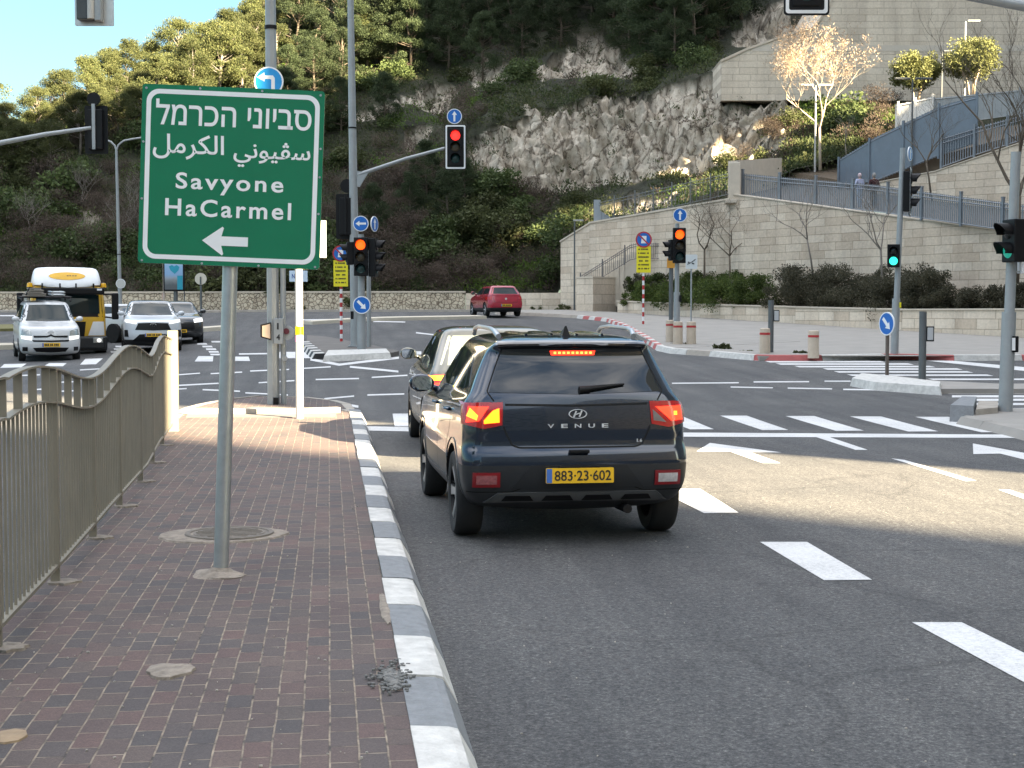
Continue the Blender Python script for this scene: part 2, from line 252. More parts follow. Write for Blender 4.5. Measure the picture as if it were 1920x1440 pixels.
# ------------------------------------------------------------------ mesh builder
class MB:
    def __init__(s): s.v = []; s.f = []; s.m = []; s.M = Matrix(); s.mi = 0
    def add(s, vs, fs, mi=None):
        o = len(s.v); M = s.M; s.v += [tuple(M @ Vector(p)) for p in vs]
        s.f += [tuple(i + o for i in f) for f in fs]; s.m += [s.mi if mi is None else mi] * len(fs)
    def box(s, c, d, rz=0, mi=None, bev=0.0):
        x, y, z = [k / 2 for k in d]; Q = Matrix.Translation(c) @ Matrix.Rotation(rz, 4, 'Z')
        if bev <= 0:
            vs = [Q @ Vector((a * x, b * y, e * z)) for e in (-1, 1) for a, b in ((-1, -1), (1, -1), (1, 1), (-1, 1))]
            s.add(vs, [(3, 2, 1, 0), (4, 5, 6, 7), (0, 1, 5, 4), (1, 2, 6, 5), (2, 3, 7, 6), (3, 0, 4, 7)], mi); return
        bm = bmesh.new(); bmesh.ops.create_cube(bm, size=1)
        for v in bm.verts: v.co = (v.co.x * d[0], v.co.y * d[1], v.co.z * d[2])
        bmesh.ops.bevel(bm, geom=bm.edges[:], offset=bev, segments=2, affect='EDGES', profile=0.6)
        bm.verts.index_update(); s.add([Q @ v.co for v in bm.verts], [tuple(v.index for v in f.verts) for f in bm.faces], mi); bm.free()
    def tube(s, path, rad, n=10, mi=None, cap=True):
        path = [Vector(p) for p in path]; k = len(path)
        if not hasattr(rad, '__len__'): rad = [rad] * k
        vs = []; fs = []; up = None
        for i, p in enumerate(path):
            t = (path[min(k - 1, i + 1)] - path[max(0, i - 1)]).normalized()
            if up is None:
                up = Vector((0, 0, 1)) if abs(t.z) < 0.9 else Vector((1, 0, 0))
            a = up.cross(t)
            if a.length < 1e-4: a = Vector((0, 1, 0)).cross(t)
            a.normalize(); b = t.cross(a); up = b
            for j in range(n):
                q = 2 * math.pi * j / n; vs.append(p + (a * math.cos(q) + b * math.sin(q)) * rad[i])
        for i in range(k - 1):
            for j in range(n):
                fs.append((i * n + j, i * n + (j + 1) % n, (i + 1) * n + (j + 1) % n, (i + 1) * n + j))
        if cap: fs.append(tuple(range(n - 1, -1, -1))); fs.append(tuple(range((k - 1) * n, k * n)))
        s.add(vs, fs, mi)
    def lathe(s, prof, n=24, axis='Z', mi=None):
        vs = []; fs = []; k = len(prof)
        for j in range(n):
            q = 2 * math.pi * j / n
            for r, h in prof:
                c, d = r * math.cos(q), r * math.sin(q)
                vs.append((c, d, h) if axis == 'Z' else ((h, c, d) if axis == 'X' else (d, h, c)))
        for j in range(n):
            for i in range(k - 1):
                fs.append((j * k + i, ((j + 1) % n) * k + i, ((j + 1) % n) * k + i + 1, j * k + i + 1))
        s.add(vs, fs, mi)
    def prism(s, poly, y0, y1, mi=None):       # polygon in x,z, extruded along y from y0 (front) to y1
        n = len(poly); a = sum(poly[i][0] * poly[(i + 1) % n][1] - poly[(i + 1) % n][0] * poly[i][1] for i in range(n))
        if a < 0: poly = poly[::-1]
        vs = [(x, y0, z) for x, z in poly] + [(x, y1, z) for x, z in poly]
        s.add(vs, [tuple(range(n)), tuple(range(2 * n - 1, n - 1, -1))] + [(i, i + n, (i + 1) % n + n, (i + 1) % n) for i in range(n)], mi)
    def ring(s, outer, inner, y0, y1, mi=None):
        n = len(outer); vs = [(x, y0, z) for x, z in outer] + [(x, y0, z) for x, z in inner] + [(x, y1, z) for x, z in outer] + [(x, y1, z) for x, z in inner]
        fs = []
        for i in range(n):
            j = (i + 1) % n; fs += [(i, j, n + j, n + i), (i, 2 * n + i, 2 * n + j, j), (n + i, n + j, 3 * n + j, 3 * n + i)]
        s.add(vs, fs, mi)
    def disc(s, cx, cz, r, y0, y1, n=28, mi=None):
        s.prism([(cx + r * math.cos(2 * math.pi * i / n), cz + r * math.sin(2 * math.pi * i / n)) for i in range(n)], y0, y1, mi)
    def grid(s, P, mi=None):
        a, b = len(P), len(P[0]); s.add([p for r in P for p in r], [(i * b + j, i * b + j + 1, (i + 1) * b + j + 1, (i + 1) * b + j) for i in range(a - 1) for j in range(b - 1)], mi)
    def text(s, txt, cx, cz, wd, ht, y=0.0, bold=0.0, sp=1.0, mi=None):
        cu = bpy.data.curves.new('lettering', 'FONT'); cu.body = txt; cu.size = 1; cu.offset = bold; cu.space_character = sp; cu.resolution_u = 4; cu.extrude = 0
        ob = bpy.data.objects.new('lettering', cu); COL.objects.link(ob)
        me = bpy.data.meshes.new_from_object(ob)
        vs = [v.co.copy() for v in me.vertices]; fs = [tuple(p.vertices) for p in me.polygons]
        bpy.data.objects.remove(ob); bpy.data.meshes.remove(me); bpy.data.curves.remove(cu)
        if not vs: return
        x0, x1 = min(v.x for v in vs), max(v.x for v in vs); z0, z1 = min(v.y for v in vs), max(v.y for v in vs)
        s.add([(cx + ((v.x - x0) / (x1 - x0) - 0.5) * wd, y, cz + ((v.y - z0) / (z1 - z0) - 0.5) * ht) for v in vs], fs, mi)
    def build(s, name, mats, parent=None, smooth=False, loc=None):
        me = bpy.data.meshes.new(name); me.from_pydata(s.v, [], s.f)
        for m in (mats if isinstance(mats, (list, tuple)) else [mats]): me.materials.append(m)
        me.polygons.foreach_set('material_index', s.m)
        if smooth:
            me.polygons.foreach_set('use_smooth', [True] * len(s.f))
            if smooth != 'all': me.set_sharp_from_angle(angle=R(38))
        me.validate(); me.update()
        o = bpy.data.objects.new(name, me); COL.objects.link(o)
        if parent: o.parent = parent
        if loc is not None: o.location = loc
        return o
def empty(name, loc, rz=0, rx=0, ry=0, label=None, cat=None, group=None):
    o = bpy.data.objects.new(name, None); o.empty_display_size = 0.3; COL.objects.link(o); o.location = loc; o.rotation_euler = (rx, ry, rz)
    if label: tag(o, label, cat, group)
    return o
def tag(o, label, cat, group=None):
    o['label'] = label; o['category'] = cat
    if group: o['group'] = group
    return o
def struct(o, kind='structure'): o['kind'] = kind; return o
def copy_tree(o, parent=None):
    c = o.copy(); COL.objects.link(c)
    if parent: c.parent = parent
    for ch in list(o.children): copy_tree(ch, c)
    return c
def rrect(w, h, r, n=5, cx=0, cz=0):
    o = []
    for a, (sx, sz) in enumerate(((1, 1), (-1, 1), (-1, -1), (1, -1))):
        for i in range(n + 1):
            q = (a + i / n) * math.pi / 2; o.append((cx + sx * (w / 2 - r) + r * math.cos(q), cz + sz * (h / 2 - r) + r * math.sin(q)))
    return o
def circ(r, n=28, cx=0, cz=0): return [(cx + r * math.cos(2 * math.pi * i / n), cz + r * math.sin(2 * math.pi * i / n)) for i in range(n)]
def T(x, y, z, rz=0): return Matrix.Translation((x, y, z)) @ Matrix.Rotation(rz, 4, 'Z')
# ------------------------------------------------------------------ ground, roads, pavements
def axis_steps(lo, hi, fine_lo, fine_hi, fs, cs):
    a = [lo]
    while a[-1] < hi: a.append(a[-1] + (fs if fine_lo <= a[-1] < fine_hi else cs))
    return a
mb = MB(); xs = axis_steps(-150, 150, -30, 36, 0.75, 6); ys = axis_steps(-140, 150, 0, 90, 0.75, 6)
mb.grid([[(x, y, g(x, y)) for y in ys] for x in xs])
for i, f in enumerate(mb.f): mb.f[i] = f[::-1]
struct(mb.build('road', ASPH, smooth='all'))

def drape(poly, h, maxlen=0.8):                # flat outline (x,y) -> triangles lying h above the ground
    bm = bmesh.new(); vs = [bm.verts.new((p[0], p[1], 0)) for p in poly]; bm.faces.new(vs)
    bmesh.ops.triangulate(bm, faces=bm.faces[:])
    for _ in range(7):
        es = [e for e in bm.edges if e.calc_length() > maxlen]
        if not es or len(bm.faces) > 30000: break
        bmesh.ops.subdivide_edges(bm, edges=es, cuts=1); bmesh.ops.triangulate(bm, faces=[f for f in bm.faces if len(f.verts) > 3])
    bmesh.ops.recalc_face_normals(bm, faces=bm.faces)
    bm.verts.index_update()
    vv = [(v.co.x, v.co.y, g(v.co.x, v.co.y) + h) for v in bm.verts]
    ff = []
    for f in bm.faces:
        ff.append(tuple(v.index for v in f.verts) if f.normal.z > 0 else tuple(v.index for v in f.verts)[::-1])
    bm.free(); return vv, ff
def px(poly, h=0.0): return [tuple(G(u, v, h))[:2] for u, v in poly]
def slab(name, poly, h, m, maxlen=1.2):
    mb = MB(); mb.add(*drape(poly, h, maxlen)); n = len(poly)
    a = sum(poly[i][0] * poly[(i + 1) % n][1] - poly[(i + 1) % n][0] * poly[i][1] for i in range(n))
    if a < 0: poly = poly[::-1]
    for i in range(n):
        p, q = Vector(poly[i]), Vector(poly[(i + 1) % n]); k = max(1, int((q - p).length / 1.0))
        for j in range(k):
            s, e = p.lerp(q, j / k), p.lerp(q, (j + 1) / k)
            mb.add([(s.x, s.y, g(*s) - 0.05), (e.x, e.y, g(*e) - 0.05), (e.x, e.y, g(*e) + h), (s.x, s.y, g(*s) + h)], [(0, 1, 2, 3)])
    return struct(mb.build(name, m))
def kerb(name, line, prof, mats, seg, first=0, phase=0.0, gap=0.006):
    # prof: (offset to the right of travel, height); stones of length seg painted in turn
    mb = MB(); L = [Vector(p) for p in line]; d = [0]
    for i in range(len(L) - 1): d.append(d[-1] + (L[i + 1] - L[i]).length)
    def at(s):
        for i in range(len(L) - 1):
            if s <= d[i + 1] or i == len(L) - 2:
                t = (s - d[i]) / (d[i + 1] - d[i]); p = L[i].lerp(L[i + 1], t); q = (L[i + 1] - L[i]).normalized(); return p, q
    def nrm(s):
        a = at(max(0, s - 0.3))[1] + at(min(d[-1], s + 0.3))[1]; a.normalize(); return Vector((a.y, -a.x))
    s = -phase; k = first
    while s < d[-1]:
        a, b = max(0, s + gap), min(d[-1], s + seg - gap)
        if b > a + 0.02:
            st = max(1, int((b - a) / 0.7 + 0.5)); P = []
            js = rnd.uniform(-0.006, 0.006); jl = rnd.uniform(-0.008, 0.008)
            for j in range(st + 1):
                t = a + (b - a) * j / st; p = at(t)[0]; nn = nrm(t)
                P.append([(p.x + nn.x * (o + jl), p.y + nn.y * (o + jl), g(p.x + nn.x * o, p.y + nn.y * o) + h + (js if h > 0 else 0)) for o, h in prof])
            mb.grid(P, k % len(mats))
            for e in (P[0], P[-1]): mb.add(e, [tuple(range(len(e)))], k % len(mats))
        s += seg; k += 1
    bm = bmesh.new()
    o = mb.build(name, list(mats)); bm.from_mesh(o.data); bmesh.ops.remove_doubles(bm, verts=bm.verts, dist=1e-5); bmesh.ops.recalc_face_normals(bm, faces=bm.faces); bm.to_mesh(o.data); bm.free()
    return struct(o)

# median pavement on the left of the lane: brick setts, striped kerb, rounded nose
tip = px([(655, 775), (640, 757), (600, 748), (545, 744), (480, 744), (410, 752), (352, 768), (338, 782)], 0.12)
med = [(0.31, -8)] + [(0.31, y) for y in range(-4, 25, 2)] + tip + [(-1.95, 15.0), (-1.75, 12.0), (-1.72, 9.0), (-1.66, 6.0), (-1.6, -8)]
noseY = 24.15
slab('pavement', [p for p in med], 0.125, BRICK, 0.9)
wprof = [(0, 0.05), (0, 0.137), (0.15, 0.128), (0.185, 0.118), (0.25, 0.0), (0.25, -0.03)]
kerb('kerb', [(0.31, -8.05), (0.31, 24.2)], wprof, (KWHITE, KGREY), 0.81, 0, 0)
kerb('kerb', [(0.31, 24.2)] + tip, [(0, 0.05), (0, 0.137), (0.15, 0.128), (0.22, 0.0)], (CONC,), 0.9)
slab('pavement', px([(348, 782), (352, 776), (480, 763), (600, 766), (633, 771), (628, 782)], 0.13), 0.133, DPAVE)
m = MB()
q = [Vector((*p, 0)) for p in px([(343, 776), (560, 776), (636, 773)], 0.13)]
for a, b in ((q[0], q[1]), (q[1], q[2])):
    c = (a + b) / 2; m.box((c.x, c.y, g(c.x, c.y) + 0.17), ((b - a).length, 0.14, 0.09), math.atan2(b.y - a.y, b.x - a.x), bev=0.012)
struct(m.build('kerb', CONC))

# crossing islands and the far pavements
isl = px([(574, 645), (604, 664), (660, 665), (736, 661), (748, 658), (704, 648), (655, 639), (612, 631), (576, 628)], 0.12)
slab('traffic_island', isl, 0.12, DPAVE)
KP = [(0, 0.05), (0, 0.135), (0.14, 0.13), (0.2, 0.0)]
def stone_block(name, pxs, h, m, top=0.0):
    p = px(pxs, 0.1); n = len(p); mb = MB(); cx = sum(a for a, b in p) / n; cy = sum(b for a, b in p) / n
    lo = [(x, y, g(x, y) - 0.03) for x, y in p]; hi = [(cx + (x - cx) * 0.94, cy + (y - cy) * 0.94, g(x, y) + h) for x, y in p]
    mb.add(lo + hi, [tuple(range(n, 2 * n))] + [(i, (i + 1) % n, n + (i + 1) % n, n + i) for i in range(n)]); return struct(mb.build(name, m))
stone_block('kerb', [(604, 672), (735, 666), (727, 658), (612, 661)], 0.17, KWHITE)
kerb('kerb', px([(576, 643), (606, 666)], 0.1), [(-0.2, 0.0), (-0.05, 0.15), (0.22, 0.15), (0.3, 0.0)], (KWHITE, INK), 0.62)
spl = px([(1612, 706), (1665, 703), (1760, 714), (1870, 719), (2000, 719), (2000, 729), (1900, 729), (1765, 729), (1640, 719)], 0.1)
slab('traffic_island', spl, 0.10, PAVE)
stone_block('kerb', [(1593, 715), (1640, 723), (1767, 732), (1769, 722), (1660, 709), (1612, 705)], 0.17, KWHITE)
ri = px([(1790, 772), (1845, 766), (2100, 768), (2300, 850), (2100, 860), (1960, 815), (1885, 797), (1815, 783)], 0.1)
slab('traffic_island', ri, 0.11, PAVE)
kerb('kerb', [ri[-1], ri[-2], ri[-3]], [(-.02, 0.05), (-.02, 0.125), (0.12, 0.12), (0.2, 0.0)], (PAVE,), 0.9)
stone_block('kerb', [(1780, 779), (1803, 760), (1832, 761), (1826, 781)], 0.26, KGREY)
stone_block('kerb', [(1828, 780), (1834, 762), (1872, 763), (1872, 776)], 0.2, CONC)

rk = px([(930, 585), (1010, 588), (1085, 592), (1140, 598), (1170, 609), (1205, 629), (1238, 650), (1262, 655), (1335, 660), (1425, 668), (1505, 668), (1680, 665), (1800, 668), (1960, 667)], 0.12)
wallbase = [base(2000, 49.0), base(1920, 50), base(1750, 54), base(1600, 58), base(1500, 61.5), base(1400, 65), base(1300, 69), base(1165, 75)]
side = rk + [(60, 33), (60, 48)] + [tuple(p)[:2] for p in wallbase] + [tuple(base(1080, 79))[:2], tuple(base(1060, 83))[:2], tuple(base(900, 84.5))[:2]]
slab('pavement', side, 0.125, PAVE, 1.5)
KR = [(-0.12, 0.05), (-0.12, 0.15), (0.05, 0.145), (0.11, 0.0)]
kerb('kerb', rk[2:7], KR, (KWHITE, KRED), 0.85)
kerb('kerb', rk[6:9], KR, (KWHITE, CONC), 2.0)
kerb('kerb', rk[8:], KR, (KRED, KWHITE), 1.9, 1)
kerb('kerb', rk[:3], KR, (CONC,), 1.0)
slab('pavement', px([(1165, 611), (1235, 648), (1262, 653), (1500, 640), (1340, 619), (1280, 612)], 0.13), 0.131, PAVE)
# concrete strips with sunlight put into their colour, and far verge on the left
def strip(name, a, b, wd, h, m):
    a, b = Vector(a), Vector(b); t = (b - a).normalized(); nn = Vector((-t.y, t.x)) * wd / 2
    return slab(name, [tuple(a - nn), tuple(b - nn), tuple(b + nn), tuple(a + nn)], h, m)
SUNLIT_CONC = mat('sunlit_concrete', (0.52, 0.47, 0.38), 0.9, 0, 0.15, 2)
strip('traffic_island', base(300, 63)[:2], base(430, 64)[:2], 1.5, 0.16, SUNLIT_CONC)
strip('traffic_island', base(575, 64.5)[:2], base(900, 69)[:2], 1.2, 0.14, SUNLIT_CONC)
strip('traffic_island', base(-120, 52)[:2], base(25, 53)[:2], 1.6, 0.16, SUNLIT_CONC)
GRASSV = mat('dry_grass', (0.14, 0.13, 0.05), 0.95, 0, 0.3, 6, 0.8, 30)
strip('verge', base(-150, 66)[:2], base(36, 68)[:2], 4, 0.12, GRASSV)
kb = [base(u, 84.2) for u in range(-300, 940, 60)]
kerb('kerb', [tuple(p)[:2] for p in kb], [(-0.9, 0.1), (-0.9, 0.13), (0.14, 0.12), (0.16, 0.0)], (CONC,), 1.2)

# painted markings: each sheet 4 mm over the asphalt
def marks(quads, name='road_marking'):
    mb = MB()
    for q in quads: mb.add(*drape(px(q) if len(q[0]) == 2 and q[0][0] > 40 or True else q, 0.0045, 0.9))
    return struct(mb.build(name, MARK))
def ln(a, b, t): # thin line between two pixels, t pixels thick
    return [(a[0], a[1] - t / 2), (b[0], b[1] - t / 2), (b[0], b[1] + t / 2), (a[0], a[1] + t / 2)]
Q = [[(1425, 1017), (1513, 1017), (1635, 1088), (1545, 1089)], [(1710, 1168), (1803, 1168), (2104, 1316), (1990, 1318)], [(1230, 917), (1312, 917), (1385, 962), (1320, 963)],
     [(1130, 858), (1180, 858), (1212, 876), (1160, 876)]]
for a in (736, 860, 983, 1106, 1229, 1350, 1473, 1594, 1716):
    f = (a - 736) / 980; Q.append([(a, 776 + 6 * f), (a + 30 + 32 * f, 776 + 6 * f), (a + 34 + 150 * f, 800 + 10.5 * f), (a + 4 + 120 * f, 800 + 11 * f)])
Q.append([(655, 799), (1200, 811), (2000, 816), (2000, 822), (1200, 819), (655, 807)])
Q += [[(1306, 847), (1331, 831), (1466, 849), (1407, 848.5), (1464, 869), (1430, 869), (1368, 847)], [(1524, 818), (1549, 818), (1627, 844), (1604, 844)],
      [(1671, 860), (1696, 863), (1831, 902), (1811, 903)], [(1872, 919), (1893, 919), (1970, 945), (1950, 947)], [(1824, 832), (1960, 857), (1960, 872), (1875, 851), (1825, 852)]]
for y, a, b in ((675, 1405, 1633), (678.6, 1434, 1662), (682.8, 1454, 1714), (687.6, 1489, 1755), (692.2, 1542, 1806), (697.6, 1563, 1825), (703.8, 1588, 1863), (711.5, 1740, 2000)):
    Q.append([(a, y - 1.4), (b - 12, y - 1.4), (b, y + 1.4), (a + 10, y + 1.4)])
for y, a, b in ((737, 1778, 2000), (743.5, 1785, 2000), (750, 1806, 2000), (758, 1828, 2000), (767.5, 1890, 2000)): Q.append(ln((a, y), (b, y), 4))
Q.append([(1695, 672), (1736, 672), (1990, 695), (1990, 703)])
for a, b, t in (((1413, 716.5), (1517, 716), 2.2), ((1546, 715), (1595, 715), 2), ((1370, 726), (1449, 727.5), 2), ((1477, 728), (1560, 729.5), 2.2), ((1581, 730.5), (1780, 733), 2.6),
                ((1260, 719), (1385, 718), 2), ((448, 664), (552, 663), 2.5), ((469, 696), (542, 693), 2.2), ((569, 691), (620, 688), 2.2), ((592, 712), (673, 710), 2.4), ((697, 708), (764, 704), 2.4),
                ((689, 741), (758, 739), 2.5), ((485, 718), (552, 714), 2.2), ((608, 748), (664, 743), 2.5), ((395, 701), (454, 698), 2.2), ((335, 703), (375, 700), 2), ((335, 723), (410, 719), 2.4),
                ((582, 674), (636, 684), 4.5), ((636, 684), (748, 671), 4), ((656, 688), (747, 697), 3.5), ((634, 757), (672, 763), 4.5), ((310, 731), (350, 729), 2), ((380, 731), (450, 734), 2.4), ((460, 737), (540, 741), 2.4),
                ((757, 662), (790, 662), 6), ((20, 705), (75, 703), 2.2), ((85, 718), (140, 716), 2.2), ((150, 694), (200, 691), 2), ((60, 731), (100, 729), 2.2),
                ((0, 592), (28, 592), 2), ((90, 735), (140, 733), 2.4), ((560, 600), (640, 599), 1.8), ((700, 603), (760, 604), 1.8), ((560, 640), (655, 652), 2), ((780, 624), (850, 632), 2.2)):
    Q.append(ln(a, b, t))
Q += [[(150, 684), (160, 673), (193, 672), (180, 683)], [(82, 687), (92, 681), (125, 681), (118, 687)], [(0, 690), (8, 683), (50, 682), (40, 689)], [(365, 678), (372, 668), (400, 668), (399, 678)], [(441, 677), (441, 669), (466, 669), (469, 677)],
      [(520, 672), (524, 660), (600, 660), (600, 672)]]
for k, (x, y) in enumerate(((378, 645), (388, 650), (395, 655), (400, 660), (403, 665), (405, 641), (216, 660), (222, 655), (225, 650))): Q.append([(x - 9, y - 1.6), (x + 9, y - 1.6), (x + 11, y + 1.4), (x - 8, y + 1.4)])
marks(Q)

# ------------------------------------------------------------------ patches set into the brick pavement
def blob(u, v, ru, rv, h, name, m, lab, cat, n=40, jag=0.12, grp=None, t=0.02):
    c = G(u, v, 0.13); s = depth(c) / F; a = ru * s; b = rv * s * depth(c) / 1.62
    e = empty(name, (c.x, c.y, g(c.x, c.y) + 0.125), 0, label=lab, cat=cat, group=grp); mb = MB(); P = []
    ph = [(rnd.uniform(0, 6.3), k_, rnd.uniform(.3, 1) / k_) for k_ in (2, 3, 5, 8)]
    for i in range(n):
        q = 2 * math.pi * i / n; k = 1 + jag * sum(a_ * math.sin(k_ * q + p_) for p_, k_, a_ in ph) + rnd.uniform(-jag, jag) * .18; P.append((a * k * math.cos(q), b * k * math.sin(q)))
    mb.add([(x, y, -0.02) for x, y in P] + [(x * 0.95, y * 0.95, h) for x, y in P] + [(x * 0.5, y * 0.5, h + t * 0.3) for x, y in P] + [(0, 0, h + t * 0.3)],
           [(i, (i + 1) % n, n + (i + 1) % n, n + i) for i in range(n)] + [(n + i, n + (i + 1) % n, 2 * n + (i + 1) % n, 2 * n + i) for i in range(n)] + [(2 * n + i, 2 * n + (i + 1) % n, 3 * n) for i in range(n)])
    mb.build('cement_collar', m, e); return e, a, b
SAND = mat('cement_patch', (0.235, 0.20, 0.165), 0.95, 0, 0.45, 14, 0.9, 25)
e, a, b = blob(417, 1003, 126, 15, 0.012, 'manhole', SAND, 'round manhole cover in a ring of cracked cement behind the green sign post', 'manhole cover', 48, 0.09)
mb = MB(); IRON = mat('cast_iron', (0.16, 0.14, 0.12), 0.85, 0.1, 0.25, 12, 0.5, 40)
mb.M = Matrix.Translation((0.05, 0, 0)) @ Matrix.Diagonal((1, 1, 1, 1)); rr = b * 0.82
mb.lathe([(0, 0.024), (rr * 0.8, 0.024), (rr * 0.82, 0.017), (rr * 0.88, 0.017), (rr * 0.9, 0.026), (rr, 0.026), (rr * 1.02, 0.008)], 40)
for i in range(-3, 4):
    hw = math.sqrt(max(0, (rr * 0.75) ** 2 - (i * rr * 0.2) ** 2)); mb.box((0, i * rr * 0.2, 0.026), (2 * hw, 0.025, 0.006))
mb.build('cover', IRON, e)
blob(318, 1258, 50, 13, 0.012, 'cement_patch', SAND, 'small pale cement lump stuck on the bricks in front of the sign post', 'cement patch', 26, 0.3)
blob(18, 1380, 34, 14, 0.008, 'cement_patch', mat('sandy_brick', (0.30, 0.22, 0.14), 0.9, 0, 0.2, 9, 0.5, 30), 'sandy yellow patch of bricks at the lower left corner of the pavement', 'cement patch', 8, 0.05)
e, _, _ = blob(735, 1272, 18, 22, 0.01, 'rubble', mat('broken_mortar', (0.17, 0.165, 0.155), 0.95, 0, 0.4, 20, 1.0, 40), 'broken mortar and gravel beside the striped kerb', 'rubble', 30, 0.35)
mb = MB()
for i in range(150):
    x, y = rnd.gauss(0, 0.045), rnd.gauss(0, 0.13); mb.box((x, y, 0.008 + rnd.uniform(0, 0.006)), (rnd.uniform(.008, .024), rnd.uniform(.008, .022), rnd.uniform(.006, .014)), rnd.uniform(0, 3), bev=0.003)
mb.build('gravel', mat('gravel', (0.13, 0.13, 0.125), 0.9, 0, 0.5, 30), e)
e, _, _ = blob(722, 1140, 10, 30, 0.006, 'rubble', MATS['cement_patch'], 'crumbling cement along the inner edge of the striped kerb', 'rubble', 30, 0.4)
mb = MB()                                       # grit and litter scattered on the bricks
for i in range(170):
    x = rnd.uniform(-1.5, 0.28); y = 5 + 11 * rnd.random() ** 1.6; s = rnd.uniform(0.002, 0.008)
    mb.box((x, y, g(x, y) + 0.127 + s / 3), (s * rnd.uniform(1, 2), s, s), rnd.uniform(0, 3))
struct(mb.build('grit', mat('pale_grit', (0.34, 0.31, 0.27), 0.9, 0, 0.5, 30)), 'stuff')
mb = MB()
for i in range(150):
    x = rnd.uniform(0.6, 6); y = 5 + 9 * rnd.random() ** 1.5; s = rnd.uniform(0.002, 0.006)
    mb.box((x, y, g(x, y) + s / 3), (s * rnd.uniform(1, 2.5), s, s), rnd.uniform(0, 3))
struct(mb.build('grit', MATS['pale_grit']), 'stuff')
# ------------------------------------------------------------------ walls on the far side and on the right
C1, C2, CM = (0.56, 0.465, 0.365), (0.70, 0.61, 0.50), (0.40, 0.33, 0.25)
STONE = {}
def stone(rotz, kind='fine'):                   # coursed limestone, courses running along a wall of heading rotz
    key = (round(rotz, 2), kind)
    if key not in STONE:
        rot = (R(90), 0, 0)
        if kind == 'fine': STONE[key] = ashlar('limestone_courses', C1, C2, CM, 1.0, 0.36, rot, ms=0.014)
        elif kind == 'big': STONE[key] = ashlar('pale_cladding', (0.60, 0.535, 0.445), (0.67, 0.605, 0.51), (0.48, 0.42, 0.345), 1.1, 0.40, rot, ms=0.02)
        elif kind == 'cap': STONE[key] = mat('limestone_cap', (0.56, 0.49, 0.40), 0.9, 0, 0.1, 3)
    return STONE[key]
def wall(name, a, b, zb, zt, th, lab, cat, kind='fine', cap=0.0, grp=None, mats=None):
    """wall from a to b (ground points); zb, zt: heights at both ends; local x along the wall so the courses lie level"""
    a, b = Vector((a[0], a[1])), Vector((b[0], b[1])); d = b - a; L = d.length; rz = math.atan2(d.y, d.x)
    z0 = min(zb); e = empty(name, (a.x, a.y, z0), rz, label=lab, cat=cat, group=grp); mb = MB()
    y0, y1 = -th / 2, th / 2; bz = [zb[0] - z0 - 0.3, zb[1] - z0 - 0.3]; tz = [zt[0] - z0, zt[1] - z0]
    n = max(1, int(L / 4)); P = lambda t, y, z: (L * t, y, z)
    for i in range(n):
        s, t = i / n, (i + 1) / n; f = lambda q, k: q[0] + (q[1] - q[0]) * k
        mb.add([P(s, y0, f(bz, s)), P(t, y0, f(bz, t)), P(t, y0, f(tz, t)), P(s, y0, f(tz, s)), P(s, y1, f(bz, s)), P(t, y1, f(bz, t)), P(t, y1, f(tz, t)), P(s, y1, f(tz, s))],
               [(0, 1, 2, 3), (5, 4, 7, 6), (3, 2, 6, 7)] + ([(4, 0, 3, 7)] if i == 0 else []) + ([(1, 5, 6, 2)] if i == n - 1 else []))
    mb.build('masonry', mats or stone(rz, kind), e)
    if cap:
        mb = MB(); ya, yb = y0 - 0.05, y1 + 0.05
        mb.add([(-.03, ya, tz[0] + .003), (L + .03, ya, tz[1] + .003), (L + .03, yb, tz[1] + .003), (-.03, yb, tz[0] + .003), (-.03, ya, tz[0] + cap), (L + .03, ya, tz[1] + cap), (L + .03, yb, tz[1] + cap), (-.03, yb, tz[0] + cap)],
               [(3, 2, 1, 0), (4, 5, 6, 7), (0, 1, 5, 4), (1, 2, 6, 5), (2, 3, 7, 6), (3, 0, 4, 7)])
        mb.build('coping', stone(0, 'cap'), e)
    return e, rz, L
RUB = ashlar('rubble_limestone', (0.52, 0.44, 0.33), (0.72, 0.64, 0.50), (0.20, 0.16, 0.12), 0.21, 0.3, (0, 0, 0), rubble=True)
def zat(v, c): return CAMZ + (585 - v) / F * c
a, b = base(-500, 86), base(872, 86)
wall('stone_wall', a, b, (a.z, b.z), (zat(551, 86), zat(549, 86)), 0.5, 'long low wall of pale rubble stone along the foot of the hill', 'wall', cap=0.1, mats=RUB)
a, b = base(876, 86), base(1066, 84)
wall('stone_wall', a, b, (a.z, b.z), (zat(550, 86), zat(549, 84)), 0.5, 'low wall of smooth pale blocks between red car and stair wall', 'wall')
# planter wall, two runs
W = wallbase
run = [base(1165, 75), base(1320, 68), base(1500, 61.5), base(1700, 55.3), base(2050, 48)]
tops = [566, 572, 577, 582, 581]
for i in range(4):
    a, b = run[i], run[i + 1]
    wall('planter_wall', a, b, (a.z + 0.1, b.z + 0.1), (zat(tops[i], depth(a)), zat(tops[i + 1], depth(b))), 0.45,
         ['low pale stone planter wall with a drain hole beside the stair', 'low pale stone planter wall behind the three clustered bollards', 'low pale stone planter wall behind the lone bollard', 'low pale stone planter wall at the right edge behind the tall pole'][i], 'wall', cap=0.06, grp='planter walls')
